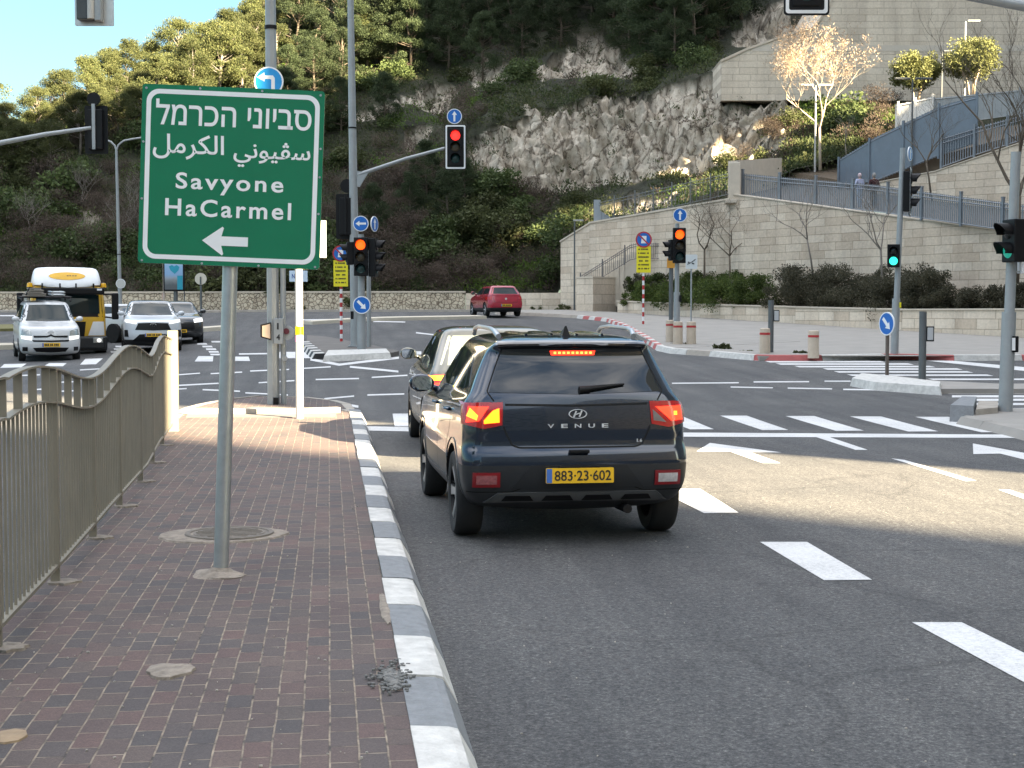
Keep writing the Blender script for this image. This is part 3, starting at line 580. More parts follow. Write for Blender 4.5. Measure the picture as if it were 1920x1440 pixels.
# soil behind the planter wall
SOIL = mat('planter_soil', (0.10, 0.075, 0.05), 0.95, 0, 0.3, 2, 0.6, 20)
mb = MB(); pr = [base(1165, 75.2), base(1320, 68.2), base(1500, 61.7), base(1700, 55.5), base(2050, 48.2)]
bk = [base(1160, 81), base(1330, 77), base(1500, 71), base(1700, 66), base(2050, 58)]
tz = [zat(t + 3, depth(p)) for t, p in zip(tops, pr)]
mb.grid([[(p.x, p.y, z), ((p.x + q.x) / 2, (p.y + q.y) / 2, z + 0.25), (q.x, q.y, z + 0.5)] for p, q, z in zip(pr, bk, tz)])
struct(mb.build('soil', SOIL))
# big retaining wall: left face and right face meeting at a corner pier
cor = base(1376, 71.5); lf = base(1059, 84); rt = base(2100, 54)
mid = base(1113, 81.8); zt_l, zt_m, zt_c = zat(455, 84), zat(421, 81.8), zat(376, 71.5)
wall('retaining_wall', lf, mid, (lf.z, mid.z), (zt_l, zt_m), 0.6, 'left end of the pale stone retaining wall beside the dark hillside', 'wall', cap=0.09)
wall('retaining_wall', mid, cor, (mid.z, cor.z), (zt_m + 0.02, zt_c), 0.6, 'tall pale stone retaining wall rising behind the stair railing', 'wall', cap=0.09)
m2 = base(1640, 64.5)
wall('retaining_wall', cor, m2, (cor.z, m2.z), (zat(366, 71.5), zat(402, 64.5)), 0.6, 'pale stone retaining wall under the grey fence between corner pier and signal pole', 'wall', cap=0.05)
wall('retaining_wall', m2, rt, (m2.z, rt.z), (zat(402, 64.5) + 0.01, zat(462, 54)), 0.6, 'pale stone retaining wall descending to the right edge under the grey fence', 'wall', cap=0.05)
e = empty('corner_pier', (cor.x, cor.y, zat(378, 71.3)), -0.3, label='cream corner pier standing on the meeting point of the retaining walls', cat='pier')
mb = MB(); mb.box((0, -0.1, 0.9), (0.55, 0.6, 1.85), bev=0.05); mb.build('shaft', stone(0, 'cap'), e)
mb = MB(); mb.box((0, -0.1, -0.02), (0.9, 0.9, 0.2), bev=0.04); mb.build('plinth', stone(0, 'cap'), e)
# rounded wall head behind the pier
a, b = base(1372, 73), base(1455, 78)
wall('parapet_wall', a, b, (zat(372, 73), zat(340, 78)), (zat(303, 73), zat(298, 78)), 0.5, 'short bright parapet wall running back from the corner pier', 'wall', mats=stone(0, 'cap'))

def picket_fence(name, pts, hts, n_post, sp, lab, solid=False, mt=None, grp=None, postcap=True, bw=0.045, pw=0.1):
    """pts: fence line (3D base points), hts: heights; pickets form one panel, each post is a part"""
    mt = mt or GREYPANEL; o = pts[0]; e = empty(name, o, 0, label=lab, cat='fence', group=grp); L = [Vector(p) - Vector(o) for p in pts]; d = [0]
    for i in range(len(L) - 1): d.append(d[-1] + (L[i + 1] - L[i]).length)
    def at(s):
        for i in range(len(L) - 1):
            if s <= d[i + 1] + 1e-6:
                t = (s - d[i]) / (d[i + 1] - d[i]); return L[i].lerp(L[i + 1], t), hts[i] + (hts[i + 1] - hts[i]) * t, math.atan2(L[i + 1].y - L[i].y, L[i + 1].x - L[i].x)
    mb = MB(); k = int(d[-1] / sp)
    for j in range(k + 1):
        p, h, rz = at(min(d[-1], j * sp)); mb.box((p.x, p.y, p.z + h / 2 + 0.04), ((sp * 0.97 if solid else bw), 0.03 if bw > .03 else bw, h - 0.1), rz)
    mb.build('pickets', mt, e)
    mb = MB(); 
    for fz in ((0.06, 0.80, 0.93) if not solid else (0.06, 0.95)):
        path = [at(d[-1] * i / 24) for i in range(25)]; mb.tube([q[0] + Vector((0, -0.03, q[1] * fz)) for q in path], 0.028 if bw > .03 else .018, 6)
    mb.build('rail', mt, e)
    for j in range(n_post + 1):
        p, h, rz = at(d[-1] * j / n_post); mb = MB(); mb.box((p.x, p.y - 0.03, p.z + h / 2 + 0.06), (pw, pw, h + 0.18), rz)
        if postcap: mb.box((p.x, p.y - 0.03, p.z + h + 0.17), (0.12, 0.12, 0.05), rz)
        mb.build('post', mt, e)
    return e
fp = [(1392, 377, 71.2), (1480, 385, 69), (1640, 399, 64.6), (1700, 408, 62.4), (1920, 440, 56.6), (2080, 462, 54)]
ft = [325, 333, 346, 355, 384, 402]
P3 = [pt(u, v, c) for u, v, c in fp]; H3 = [(v - t) / F * c for (u, v, c), t in zip(fp, ft)]
picket_fence('terrace_fence', P3, H3, 9, 0.115, 'long grey steel picket fence on top of the retaining wall')
# fine mesh panel on the left half of the fence
mb = MB(); m_ = MB()
# ramp floor behind that fence
mb.grid([[pt(1392, 372, 71.8), pt(1450, 340, 80)], [pt(1640, 396, 65.2), pt(1600, 350, 78)], [pt(1920, 437, 57.2), pt(1920, 395, 70)], [pt(2080, 459, 54.6), pt(2080, 420, 70)]])
struct(mb.build('terrace', DPAVE))
# upper ramp wall with panel fence
up = [(1640, 345, 75), (1760, 322, 72.5), (1920, 268, 69.5), (2080, 215, 66)]; lowz = [365, 385, 405, 420]
for i in range(3):
    a, b = pt(*up[i]), pt(*up[i + 1])
    wall('ramp_wall', (a.x, a.y), (b.x, b.y), (zat(lowz[i] + 14, up[i][2]), zat(lowz[i + 1] + 14, up[i + 1][2])), (a.z, b.z), 0.4,
         ['low start of the warm stone ramp wall behind the two walkers', 'warm stone ramp wall right of the signal pole, under the railing', 'warm stone ramp wall at the right edge behind bare branches'][i], 'wall', cap=0.05)
fq = [(1572, 352, 77), (1640, 344, 75.1), (1760, 296, 72.6), (1830, 272, 71.3)]; qt = [300, 258, 200, 180]
picket_fence('panel_fence', [pt(u, v, c) for u, v, c in fq], [(v - t) / F * c for (u, v, c), t in zip(fq, qt)], 4, 0.16, 'solid blue-grey corrugated panel fence climbing beside the upper ramp', solid=True, mt=mat('blue_grey_sheet', (0.17, 0.20, 0.24), 0.45, 0.3, 0.1, 2), postcap=False)
fq = [(1764, 317, 72.4), (1830, 293, 71.2), (1920, 264, 69.4), (2080, 212, 66)]; qt = [258, 238, 214, 160]
picket_fence('ramp_railing', [pt(u, v, c) for u, v, c in fq], [(v - t) / F * c for (u, v, c), t in zip(fq, qt)], 5, 0.13, 'thin grey railing on the upper ramp wall at right', postcap=False)
fq = [(1683, 262, 80), (1748, 240, 79)]; qt = [196, 182]
picket_fence('panel_fence', [pt(u, v, c) for u, v, c in fq], [(v - t) / F * c for (u, v, c), t in zip(fq, qt)], 2, 0.3, 'white sheet fence panel below the round trees', solid=True, mt=mat('white_sheet', (0.72, 0.70, 0.66), 0.5, 0, 0.06, 2), postcap=False)
fq = [(1750, 240, 79), (1920, 216, 77), (2080, 190, 75)]; qt = [184, 168, 140]
picket_fence('panel_fence', [pt(u, v, c) for u, v, c in fq], [(v - t) / F * c for (u, v, c), t in zip(fq, qt)], 4, 0.3, 'pale grey sheet fence on the top terrace at the right edge', solid=True, mt=mat('pale_grey_sheet', (0.30, 0.32, 0.33), 0.5, 0.1, 0.1, 2), postcap=False)
# upper terrace ground
mb = MB(); mb.grid([[pt(1455, 345, 78.6), pt(1455, 318, 79), pt(1455, 305, 84)], [pt(1575, 395, 77), pt(1575, 338, 77.5), pt(1600, 290, 86)], [pt(1760, 360, 72.9), pt(1760, 292, 73.2), pt(1690, 262, 86)], [pt(1920, 330, 70.2), pt(1920, 250, 70.5), pt(1900, 235, 86)], [pt(2080, 260, 67.7), pt(2080, 205, 68), pt(2080, 200, 86)]])
struct(mb.build('terrace', SOIL))
# wire fence on the wall top at the left
fq = [(1114, 421, 82.3), (1200, 404, 79.4), (1370, 366, 72.6)]; qt = [380, 360, 322]
picket_fence('wire_fence', [pt(u, v, c) for u, v, c in fq], [(v - t) / F * c for (u, v, c), t in zip(fq, qt)], 7, 0.3, 'thin wire fence along the sloping wall top below the cliff', mt=mat('dull_grey_wire', (0.17, 0.18, 0.185), 0.6, 0.3, 0.1, 2), postcap=False, bw=0.014, pw=0.05)
e = empty('fence_end_panel', pt(1122, 421, 82), label='plain grey metal end panel at the low end of the wire fence', cat='fence')
mb = MB(); mb.prism([(-0.25, 0), (-0.25, 1.35), (0.1, 1.35), (0.1, 0.75), (0.9, 0.25), (0.9, 0.1)], -0.04, 0.04); mb.build('sheet', mat('grey_sheet', (0.30, 0.34, 0.38), 0.5, 0.2, 0.1, 3), e)
# stair: stone block, sloping stair wall, railing
a, b, c_ = base(1081, 77.5), base(1112, 76.5), base(1162, 78.5)
e = empty('stair_block', (b.x, b.y, b.z), label='square pale stone block at the foot of the stair behind the red car', cat='stair wall'); mb = MB()
h = zat(522, 77) - b.z; pl = [(0, 0), (a.x - b.x, a.y - b.y), (a.x - b.x + 1.4, a.y - b.y + 1.6), (c_.x - b.x, c_.y - b.y)][::-1]
n = 4; mb.add([(x, y, -0.1) for x, y in pl] + [(x, y, h) for x, y in pl], [tuple(range(4, 8))] + [(i, (i + 1) % 4, 4 + (i + 1) % 4, 4 + i) for i in range(4)])
mb.build('masonry', ashlar('limestone_block', C1, C2, CM, 0.9, 0.5, (R(90), 0, 0)), e)
mb = MB(); k = 1.03; cx_, cy_ = sum(p[0] for p in pl) / 4, sum(p[1] for p in pl) / 4
mb.add([(cx_ + (x - cx_) * k, cy_ + (y - cy_) * k, h + 0.004) for x, y in pl] + [(cx_ + (x - cx_) * k, cy_ + (y - cy_) * k, h + 0.09) for x, y in pl], [tuple(range(4, 8)), (3, 2, 1, 0)] + [(i, (i + 1) % 4, 4 + (i + 1) % 4, 4 + i) for i in range(4)])
mb.build('coping', stone(0, 'cap'), e)
e = empty('stairs', pt(1092, 520, 79), label='pale stone stair flight climbing along the retaining wall behind the yellow board', cat='stairs'); o = e.location.copy(); mb = MB()
s0, s1 = pt(1105, 522, 79), pt(1248, 448, 76.8)
for i in range(14):
    p = s0.lerp(s1, i / 14); q = s0.lerp(s1, (i + 1) / 14); c = (p + q) / 2 - o; mb.box((c.x, c.y + 0.6, c.z - 1.2), ((q - p).length * 1.05, 1.3, 2.4), math.atan2(q.y - p.y, q.x - p.x))
c = pt(1300, 448, 76) - o; mb.box((c.x, c.y + .6, c.z - 1.2), (3.2, 1.3, 2.4), math.atan2((s1 - s0).y, (s1 - s0).x))
mb.build('steps', stone(0, 'cap'), e)
STEELD = mat('dark_grey_railing', (0.13, 0.125, 0.13), 0.5, 0.3, 0.1, 3)
rp = [pt(1088, 547, 78.6), pt(1185, 487, 77), pt(1246, 486, 75.9), pt(1340, 440, 73.4)]
picket_fence('stair_railing', rp, [0.85, 0.85, 0.85, 0.85], 6, 0.13, 'thin grey steel railing beside the stair flight', mt=STEELD, postcap=False, bw=0.016, pw=0.05)
a, b = base(1162, 79.2), base(1320, 74)
wall('stair_wall', a, b, (a.z, b.z), (zat(519, 79.2), zat(525, 74)), 0.4, 'low stone wall between stair and green hedge', 'wall', cap=0.06)

# big stone clad building wall at the upper right
u0 = [(1352, 189), (1352, 117), (1398, 96), (1470, 70), (1523, 56), (1545, 30), (1562, -4), (1600, -70), (1640, -140), (2150, -140), (2150, 189)]
cB = 91.3; o = pt(1352, 189, cB); e = empty('stone_building', o, -YAW, label='huge blank building of pale stone courses with a sloping roof line, upper right', cat='building')
prof = [((u - 1352) / F * cB, (189 - v) / F * cB) for u, v in u0]
mb = MB(); mb.prism(prof, 0, 14); mb.build('wall', stone(0, 'big'), e)
mb = MB(); tp = prof[1:9]
for p, q in zip(tp[:-1], tp[1:]):
    dx, dz = q[0] - p[0], q[1] - p[1]; l = math.hypot(dx, dz); nx, nz = -dz / l * 0.14, dx / l * 0.14
    mb.add([(p[0], -.06, p[1] + .002), (q[0], -.06, q[1] + .002), (q[0] + nx, -.06, q[1] + nz), (p[0] + nx, -.06, p[1] + nz), (p[0], 14, p[1] + .002), (q[0], 14, q[1] + .002), (q[0] + nx, 14, q[1] + nz), (p[0] + nx, 14, p[1] + nz)],
           [(0, 1, 2, 3), (3, 2, 6, 7), (0, 3, 7, 4), (1, 5, 6, 2)])
mb.build('coping', stone(0, 'cap'), e)
mb = MB(); mb.box((14.5, -0.005, 3.18), (25.2, 0.02, 0.36)); mb.build('string_course', mat('pale_band', (0.57, 0.52, 0.45), 0.9, 0, 0.1, 1), e)

# unseen blocks behind the camera, added and sized to throw shade over the crossing
def tower(name, lab, n0, n1, s, dep, H, z0=0, hole=None):
    ux, uy = 0.766, 0.643; dx, dy = SX, SY       # along the facade, and towards the sun
    org = Vector((ux * n0 + dx * s, uy * n0 + dy * s, z0)); rz = math.atan2(uy, ux); L = n1 - n0
    e = empty(name, org, rz, label=lab, cat='building'); mb = MB()
    if hole:
        e0 = 0
        for a, b, h0, h1 in hole:
            a -= n0; b -= n0
            for x0, x1, q0, q1 in ((e0, a, 0, H), (a, b, 0, h0), (a, b, h1, H)): mb.box(((x0 + x1) / 2, -dep / 2, (q0 + q1) / 2), (x1 - x0, dep, q1 - q0))
            e0 = b
        mb.box(((e0 + L) / 2, -dep / 2, H / 2), (L - e0, dep, H))
    else: mb.box((L / 2, -dep / 2, H / 2), (L, dep, H))
    mb.build('wall', FACADE, e); return e
FACADE = ashlar('plastered_facade', (0.50, 0.46, 0.40), (0.06, 0.07, 0.08), (0.52, 0.48, 0.42), 1.6, 1.55, (R(90), 0, 0), ms=0.35, bumpd=0.01)
tower('unseen_block', 'broad unseen block behind the viewer on the right, added to throw shade', 15.4, 63.9, 22, 12, 74)
tower('unseen_block', 'unseen block right of the viewer, pierced to let sun onto the trees', 63.9, 82, 22, 2.5, 73, 0, [(65.5, 70.0, 41.8, 48.4), (72.6, 81, 42.6, 49.6)])  # openings made so sun reaches the bare tree and the round trees
for x0_, x1_, y_, H_, lab_ in ((-34, -9, -46, 17, 'low unseen block behind the viewer on the left, added for reflections'), (-5, 9, -42, 26, 'narrow unseen block straight behind the viewer, added for reflections'), (14, 40, -50, 15, 'wide low unseen block behind the viewer on the right, added for reflections')):
    e = empty('unseen_block', (x0_, y_, 0), 0, label=lab_, cat='building'); mb = MB(); mb.box(((x1_ - x0_) / 2, -6, H_ / 2), (x1_ - x0_, 12, H_)); mb.build('wall', FACADE, e)  # unseen row put in to be mirrored in the car glass
tower('unseen_block', 'tallest unseen block farthest to the right of the viewer, added to throw shade', 82, 140, 22, 12, 87)
tower('unseen_block', 'long unseen block far behind the viewer, added to throw shade', -75, 11.0, 90, 14, 60)
def new_obj(name, me, parent=None):
    o = bpy.data.objects.new(name, me); COL.objects.link(o)
    if parent: o.parent = parent
    return o
def project(p):
    d = Vector(p) - Vector((0, 0, CAMZ)); c = d.dot(_fw); return CX + F * d.dot(_rt) / c, CY - F * d.dot(_up) / c, c
rzc = -YAW
# ------------------------------------------------------------------ vehicles (local: +Y forward, X right, Z up, origin on the road under the middle)
def loop_pts(yr, yf, w, zr, zf, rr, rf, bow, bowf, taper=0.03):
    rr = min(rr, w * .9); rf = min(rf, w * .9); H = []
    def bw(x, b): return b * (x / w) ** 2
    H.append((0, yr)); H.append(((w - rr) * .5, yr + bw((w - rr) * .5, bow))); y0 = yr + bw(w - rr, bow); H.append((w - rr, y0))
    for a in (25, 50, 75): H.append((w - rr + rr * math.sin(R(a)), y0 + rr * (1 - math.cos(R(a)))))
    y1 = yf - bw(w - rf, bowf); a, b = y0 + rr, y1 - rf
    for t in (0, .2, .4, .6, .8, 1): H.append((w, a + (b - a) * t))
    for q in (15, 40, 65): H.append((w - rf + rf * math.cos(R(q)), y1 - rf + rf * math.sin(R(q))))
    H.append((w - rf, y1)); H.append(((w - rf) * .5, yf - bw((w - rf) * .5, bowf))); H.append((0, yf))
    out = []
    for x, y in H:
        t = (y - yr) / (yf - yr); k = 1 - taper * (2 * t - 1) ** 2; out.append((x * k, y, zr + (zf - zr) * t))
    return out
def evaluated(vs, fs, ms, mats, sub, cutters):
    me = bpy.data.meshes.new('shell'); me.from_pydata(vs, [], fs); me.polygons.foreach_set('material_index', ms)
    for m in mats: me.materials.append(m)
    ob = bpy.data.objects.new('shell', me); COL.objects.link(ob); s = ob.modifiers.new('s', 'SUBSURF'); s.levels = s.render_levels = sub; tmp = [ob]
    if cutters:
        cb = MB()
        for x, y, z, r, wd in cutters: cb.M = T(x, y, z); cb.lathe([(0, -wd / 2), (r, -wd / 2), (r, wd / 2), (0, wd / 2)], 40, 'X')
        cm = bpy.data.meshes.new('c'); bm = bmesh.new(); [bm.verts.new(v) for v in cb.v]; bm.verts.ensure_lookup_table()
        for f in cb.f:
            if len(set(f)) > 2: bm.faces.new([bm.verts[i] for i in f])
        bmesh.ops.remove_doubles(bm, verts=bm.verts, dist=1e-5); bmesh.ops.dissolve_degenerate(bm, edges=bm.edges, dist=1e-6); bmesh.ops.recalc_face_normals(bm, faces=bm.faces); bm.to_mesh(cm); bm.free(); cm.materials.append(SEAM)
        co = bpy.data.objects.new('c', cm); COL.objects.link(co); tmp.append(co); b = ob.modifiers.new('b', 'BOOLEAN'); b.operation = 'DIFFERENCE'; b.object = co; b.solver = 'EXACT'
        try: b.material_mode = 'TRANSFER'
        except Exception: pass
    dg = bpy.context.evaluated_depsgraph_get(); out = bpy.data.meshes.new_from_object(ob.evaluated_get(dg), depsgraph=dg)
    for o in tmp: bpy.data.objects.remove(o)
    return out
def resample(P, n):
    P = [Vector(p) for p in P]; d = [0]
    for a, b in zip(P[:-1], P[1:]): d.append(d[-1] + (b - a).length)
    o = []
    for i in range(n + 1):
        s = d[-1] * i / n
        for k in range(len(P) - 1):
            if s <= d[k + 1] + 1e-9: t = (s - d[k]) / max(1e-9, d[k + 1] - d[k]); o.append(P[k].lerp(P[k + 1], t)); break
    return o
class Shell:
    def __init__(s, parent, levels, paint, bands, sub=2, cut=None, name='body', mats=None):
        L = [loop_pts(*l) for l in levels]; vs = []; fs = []; ms = []; h = len(L[0]); n = 2 * h - 2
        for lp in L:
            full = lp + [(-x, y, z) for x, y, z in lp[-2:0:-1]]; vs += full
        for k in range(len(L) - 1):
            for i in range(n): fs.append((k * n + i, k * n + (i + 1) % n, (k + 1) * n + (i + 1) % n, (k + 1) * n + i)); ms.append(bands[k])
        for base_, flip in ((0, True), ((len(L) - 1) * n, False)):
            for i in range(h - 1):
                a, b = base_ + i, base_ + i + 1; c, d = base_ + (n - i - 1) % n if i + 1 < h - 1 else base_ + i + 1, base_ + (n - i) % n
                q = [a, b, base_ + (n - i - 1), base_ + ((n - i) % n)]; f = []
                for v in q:
                    if v not in f: f.append(v)
                if len(f) > 2: fs.append(tuple(f[::-1] if flip else f)); ms.append(bands[-1] if not flip else bands[0])
        s.mats = mats or [paint, CLAD, SEAM]; me = evaluated(vs, fs, ms, s.mats, sub, cut); me.name = name; me.polygons.foreach_set('use_smooth', [True] * len(me.polygons)); me.set_sharp_from_angle(angle=R(35))
        s.o = new_obj(name, me, parent); s.p = parent; s.bvh = BVHTree.FromPolygons([v.co.copy() for v in me.vertices], [tuple(p.vertices) for p in me.polygons])
    def hit(s, a, b, ax, sg):
        if ax == 'y': o = Vector((a, sg * 20, b)); d = Vector((0, -sg, 0))
        elif ax == 'x': o = Vector((sg * 20, a, b)); d = Vector((-sg, 0, 0))
        else: o = Vector((a, b, 20)); d = Vector((0, 0, -1))
        h = s.bvh.ray_cast(o, d)
        if h[0] is None:
            q = o + d * 18.5; h = s.bvh.find_nearest(q)
        n = h[1] if h[1].dot(d) < 0 else -h[1]
        return h[0], (n - d * 0.6).normalized()
    def patch(s, name, A, B, ax, sg, m, off=0.004, cols=12, rows=6, parent=None, th=0.012):
        A, B = resample([(*p, 0) for p in A], cols), resample([(*p, 0) for p in B], cols); P = []; Q_ = []
        for j in range(rows + 1):
            r = []; q = []
            for a, b in zip(A, B): p = a.lerp(b, j / rows); h, n = s.hit(p.x, p.y, ax, sg); r.append(h + n * off); q.append(h - n * th)
            P.append(r); Q_.append(q)
        mb = MB(); mb.grid(P); 
        rim = [(0, j) for j in range(cols)] + [(i, cols) for i in range(rows)] + [(rows, cols - j) for j in range(cols)] + [(rows - i, 0) for i in range(rows)]
        k = len(rim); o = len(mb.v); mb.v += [tuple(P[i][j]) for i, j in rim] + [tuple(Q_[i][j]) for i, j in rim]; mb.f += [(o + i, o + (i + 1) % k, o + k + (i + 1) % k, o + k + i) for i in range(k)]; mb.m += [0] * k
        bm = bmesh.new(); ob = mb.build(name, m, parent or s.p); bm.from_mesh(ob.data); bmesh.ops.recalc_face_normals(bm, faces=bm.faces)
        f0 = bm.faces[:][0] if len(bm.faces) else None; bm.faces.ensure_lookup_table(); d = Vector((0, sg, 0)) if ax == 'y' else (Vector((sg, 0, 0)) if ax == 'x' else Vector((0, 0, 1)))
        if sum(f.normal.dot(d) * f.calc_area() for f in bm.faces) < 0: bmesh.ops.reverse_faces(bm, faces=bm.faces)
        for f in bm.faces: f.smooth = True
        bm.to_mesh(ob.data); bm.free(); ob.data.set_sharp_from_angle(angle=R(40)); return ob
    def line(s, name, path, ax, sg, wd=0.006, m=None, off=0.002, parent=None, n=24):
        P = resample([(*p, 0) for p in path], n); mb = MB(); L = []
        for i, p in enumerate(P):
            t = (P[min(n, i + 1)] - P[max(0, i - 1)]).normalized(); q = Vector((-t.y, t.x, 0)) * wd / 2; r = []
            for k in (-1, 1): h, nn = s.hit(p.x + q.x * k, p.y + q.y * k, ax, sg); r.append(h + nn * off)
            L.append(r)
        mb.grid(L); return mb.build(name, m or SEAM, parent or s.o)
    def both(s, name, A, B, m, **k):              # on both flanks
        return [s.patch(name, A, B, 'x', sg, m, **k) for sg in (1, -1)]
def wheel(parent, x, y, r, wd, spokes=5, m=None, dark=False):
    sg = 1 if x > 0 else -1; mb = MB(); mb.M = T(x, y, r); h = wd / 2; mb.lathe([(r * .66, -h * .9), (r * .70, -h), (r * .93, -h), (r * .985, -h * .8), (r, -h * .5), (r, h * .5), (r * .985, h * .8), (r * .93, h), (r * .70, h), (r * .66, h * .9), (r * .66, -h * .9)], 36, 'X')
    o = mb.build('wheel', RUBBER, parent, smooth=True); mb = MB(); mb.M = T(x, y, r); f = sg * h
    mb.lathe([(r * .66, f * .95), (r * .63, f * .93), (r * .61, f * .6), (r * .58, f * .3), (0, f * .25)], 30, 'X', 1)
    for k in range(spokes):
        a = 2 * math.pi * k / spokes; q = []
        for rr, wv, ff in ((.10, .10, .70), (.35, .085, .78), (.62, .13, .90)):
            for e in (-1, 1): q.append((f * ff, rr * r * math.cos(a) - e * wv * r * math.sin(a), rr * r * math.sin(a) + e * wv * r * math.cos(a)))
        fs = [(0, 1, 3, 2), (2, 3, 5, 4)]; mb.add(q + [(p[0] - f * .25, p[1], p[2]) for p in q], fs + [(0, 2, 8, 6), (2, 4, 10, 8), (1, 7, 9, 3), (3, 9, 11, 5)], 0)
    mb.lathe([(0, f * .80), (r * .14, f * .78), (r * .16, f * .6)], 14, 'X', 0); mb.build('rim', [m or RIM, BLACK], o, smooth=True); return o
def mirror(shell, x, y, z, paint, w=.22, h=.15, rear=True, indicator=False):
    sg = 1 if x > 0 else -1; mb = MB(); mb.M = T(x + sg * w * .55, y, z); bm = bmesh.new(); bmesh.ops.create_icosphere(bm, subdivisions=3, radius=1)
    vs = []
    for v in bm.verts: yy = v.co.y * .09; vs.append((v.co.x * w / 2 * (1 - .12 * v.co.y), max(yy, -.045), v.co.z * h / 2 * (1 + .1 * v.co.x * sg)))
    bm.verts.index_update(); mb.add(vs, [tuple(v.index for v in f.verts) for f in bm.faces]); bm.free(); mb.M = Matrix(); mb.tube([(x - sg * .05, y + .02, z - h * .35), (x + sg * w * .3, y, z - h * .2)], .028, 8)
    o = mb.build('wing_mirror', paint, shell.p, smooth='all'); mb = MB(); mb.M = T(x + sg * w * .56, y - .047, z); mb.prism(rrect(w * .78, h * .74, h * .25, 4), -.002, .002); mb.build('mirror_glass', MIRR, o)
    if indicator: mb = MB(); mb.M = T(x + sg * w * 1.02, y + .0, z - .01); mb.box((0, 0, 0), (.02, .05, .035), bev=.005); mb.build('indicator', AMBER, o)
    return o
MIRR = mat('mirror_glass', (.5, .52, .53), .03, 1.0, 0)
def number_plate(parent, y, z, rz, txt=None, wd=.52, ht=.112, x=0, tilt=0):
    mb = MB(); mb.M = T(x, y, z, rz); mb.prism(rrect(wd, ht, .008, 3), -.006, .006); o = mb.build('number_plate', PLATE, parent); mb = MB(); mb.M = T(x, y, z, rz)
    mb.prism([(-wd / 2 + .004, -ht / 2 + .004), (-wd / 2 + .045, -ht / 2 + .004), (-wd / 2 + .045, ht / 2 - .004), (-wd / 2 + .004, ht / 2 - .004)], -.0085, -.0062); mb.build('blue_strip', mat('plate_blue', (.06, .16, .5), .4) if 'plate_blue' not in MATS else MATS['plate_blue'], o)
    mb = MB(); mb.M = T(x, y, z, rz)
    if txt:
        mb.text(txt, .022, 0, wd - .085, ht * .68, -.0088, .012)
    else:
        rnd.seed(int(wd * 1000)); xx = -wd / 2 + .07
        for k, ww in enumerate((.035, .035, .035, .012, .035, .035, .012, .035, .035, .035)): mb.prism([(xx, -ht * .3), (xx + ww, -ht * .3), (xx + ww, ht * .3 if k not in (3, 6) else -ht * .2), (xx, ht * .3 if k not in (3, 6) else -ht * .2)], -.0088, -.0062); xx += ww + .011
    mb.build('lettering', INK, o); return o
def paint(name, c, rough=.25, metal=.3, coat=1.0, var=.03): return mat(name, c, rough, metal, var, 2, coat=coat)

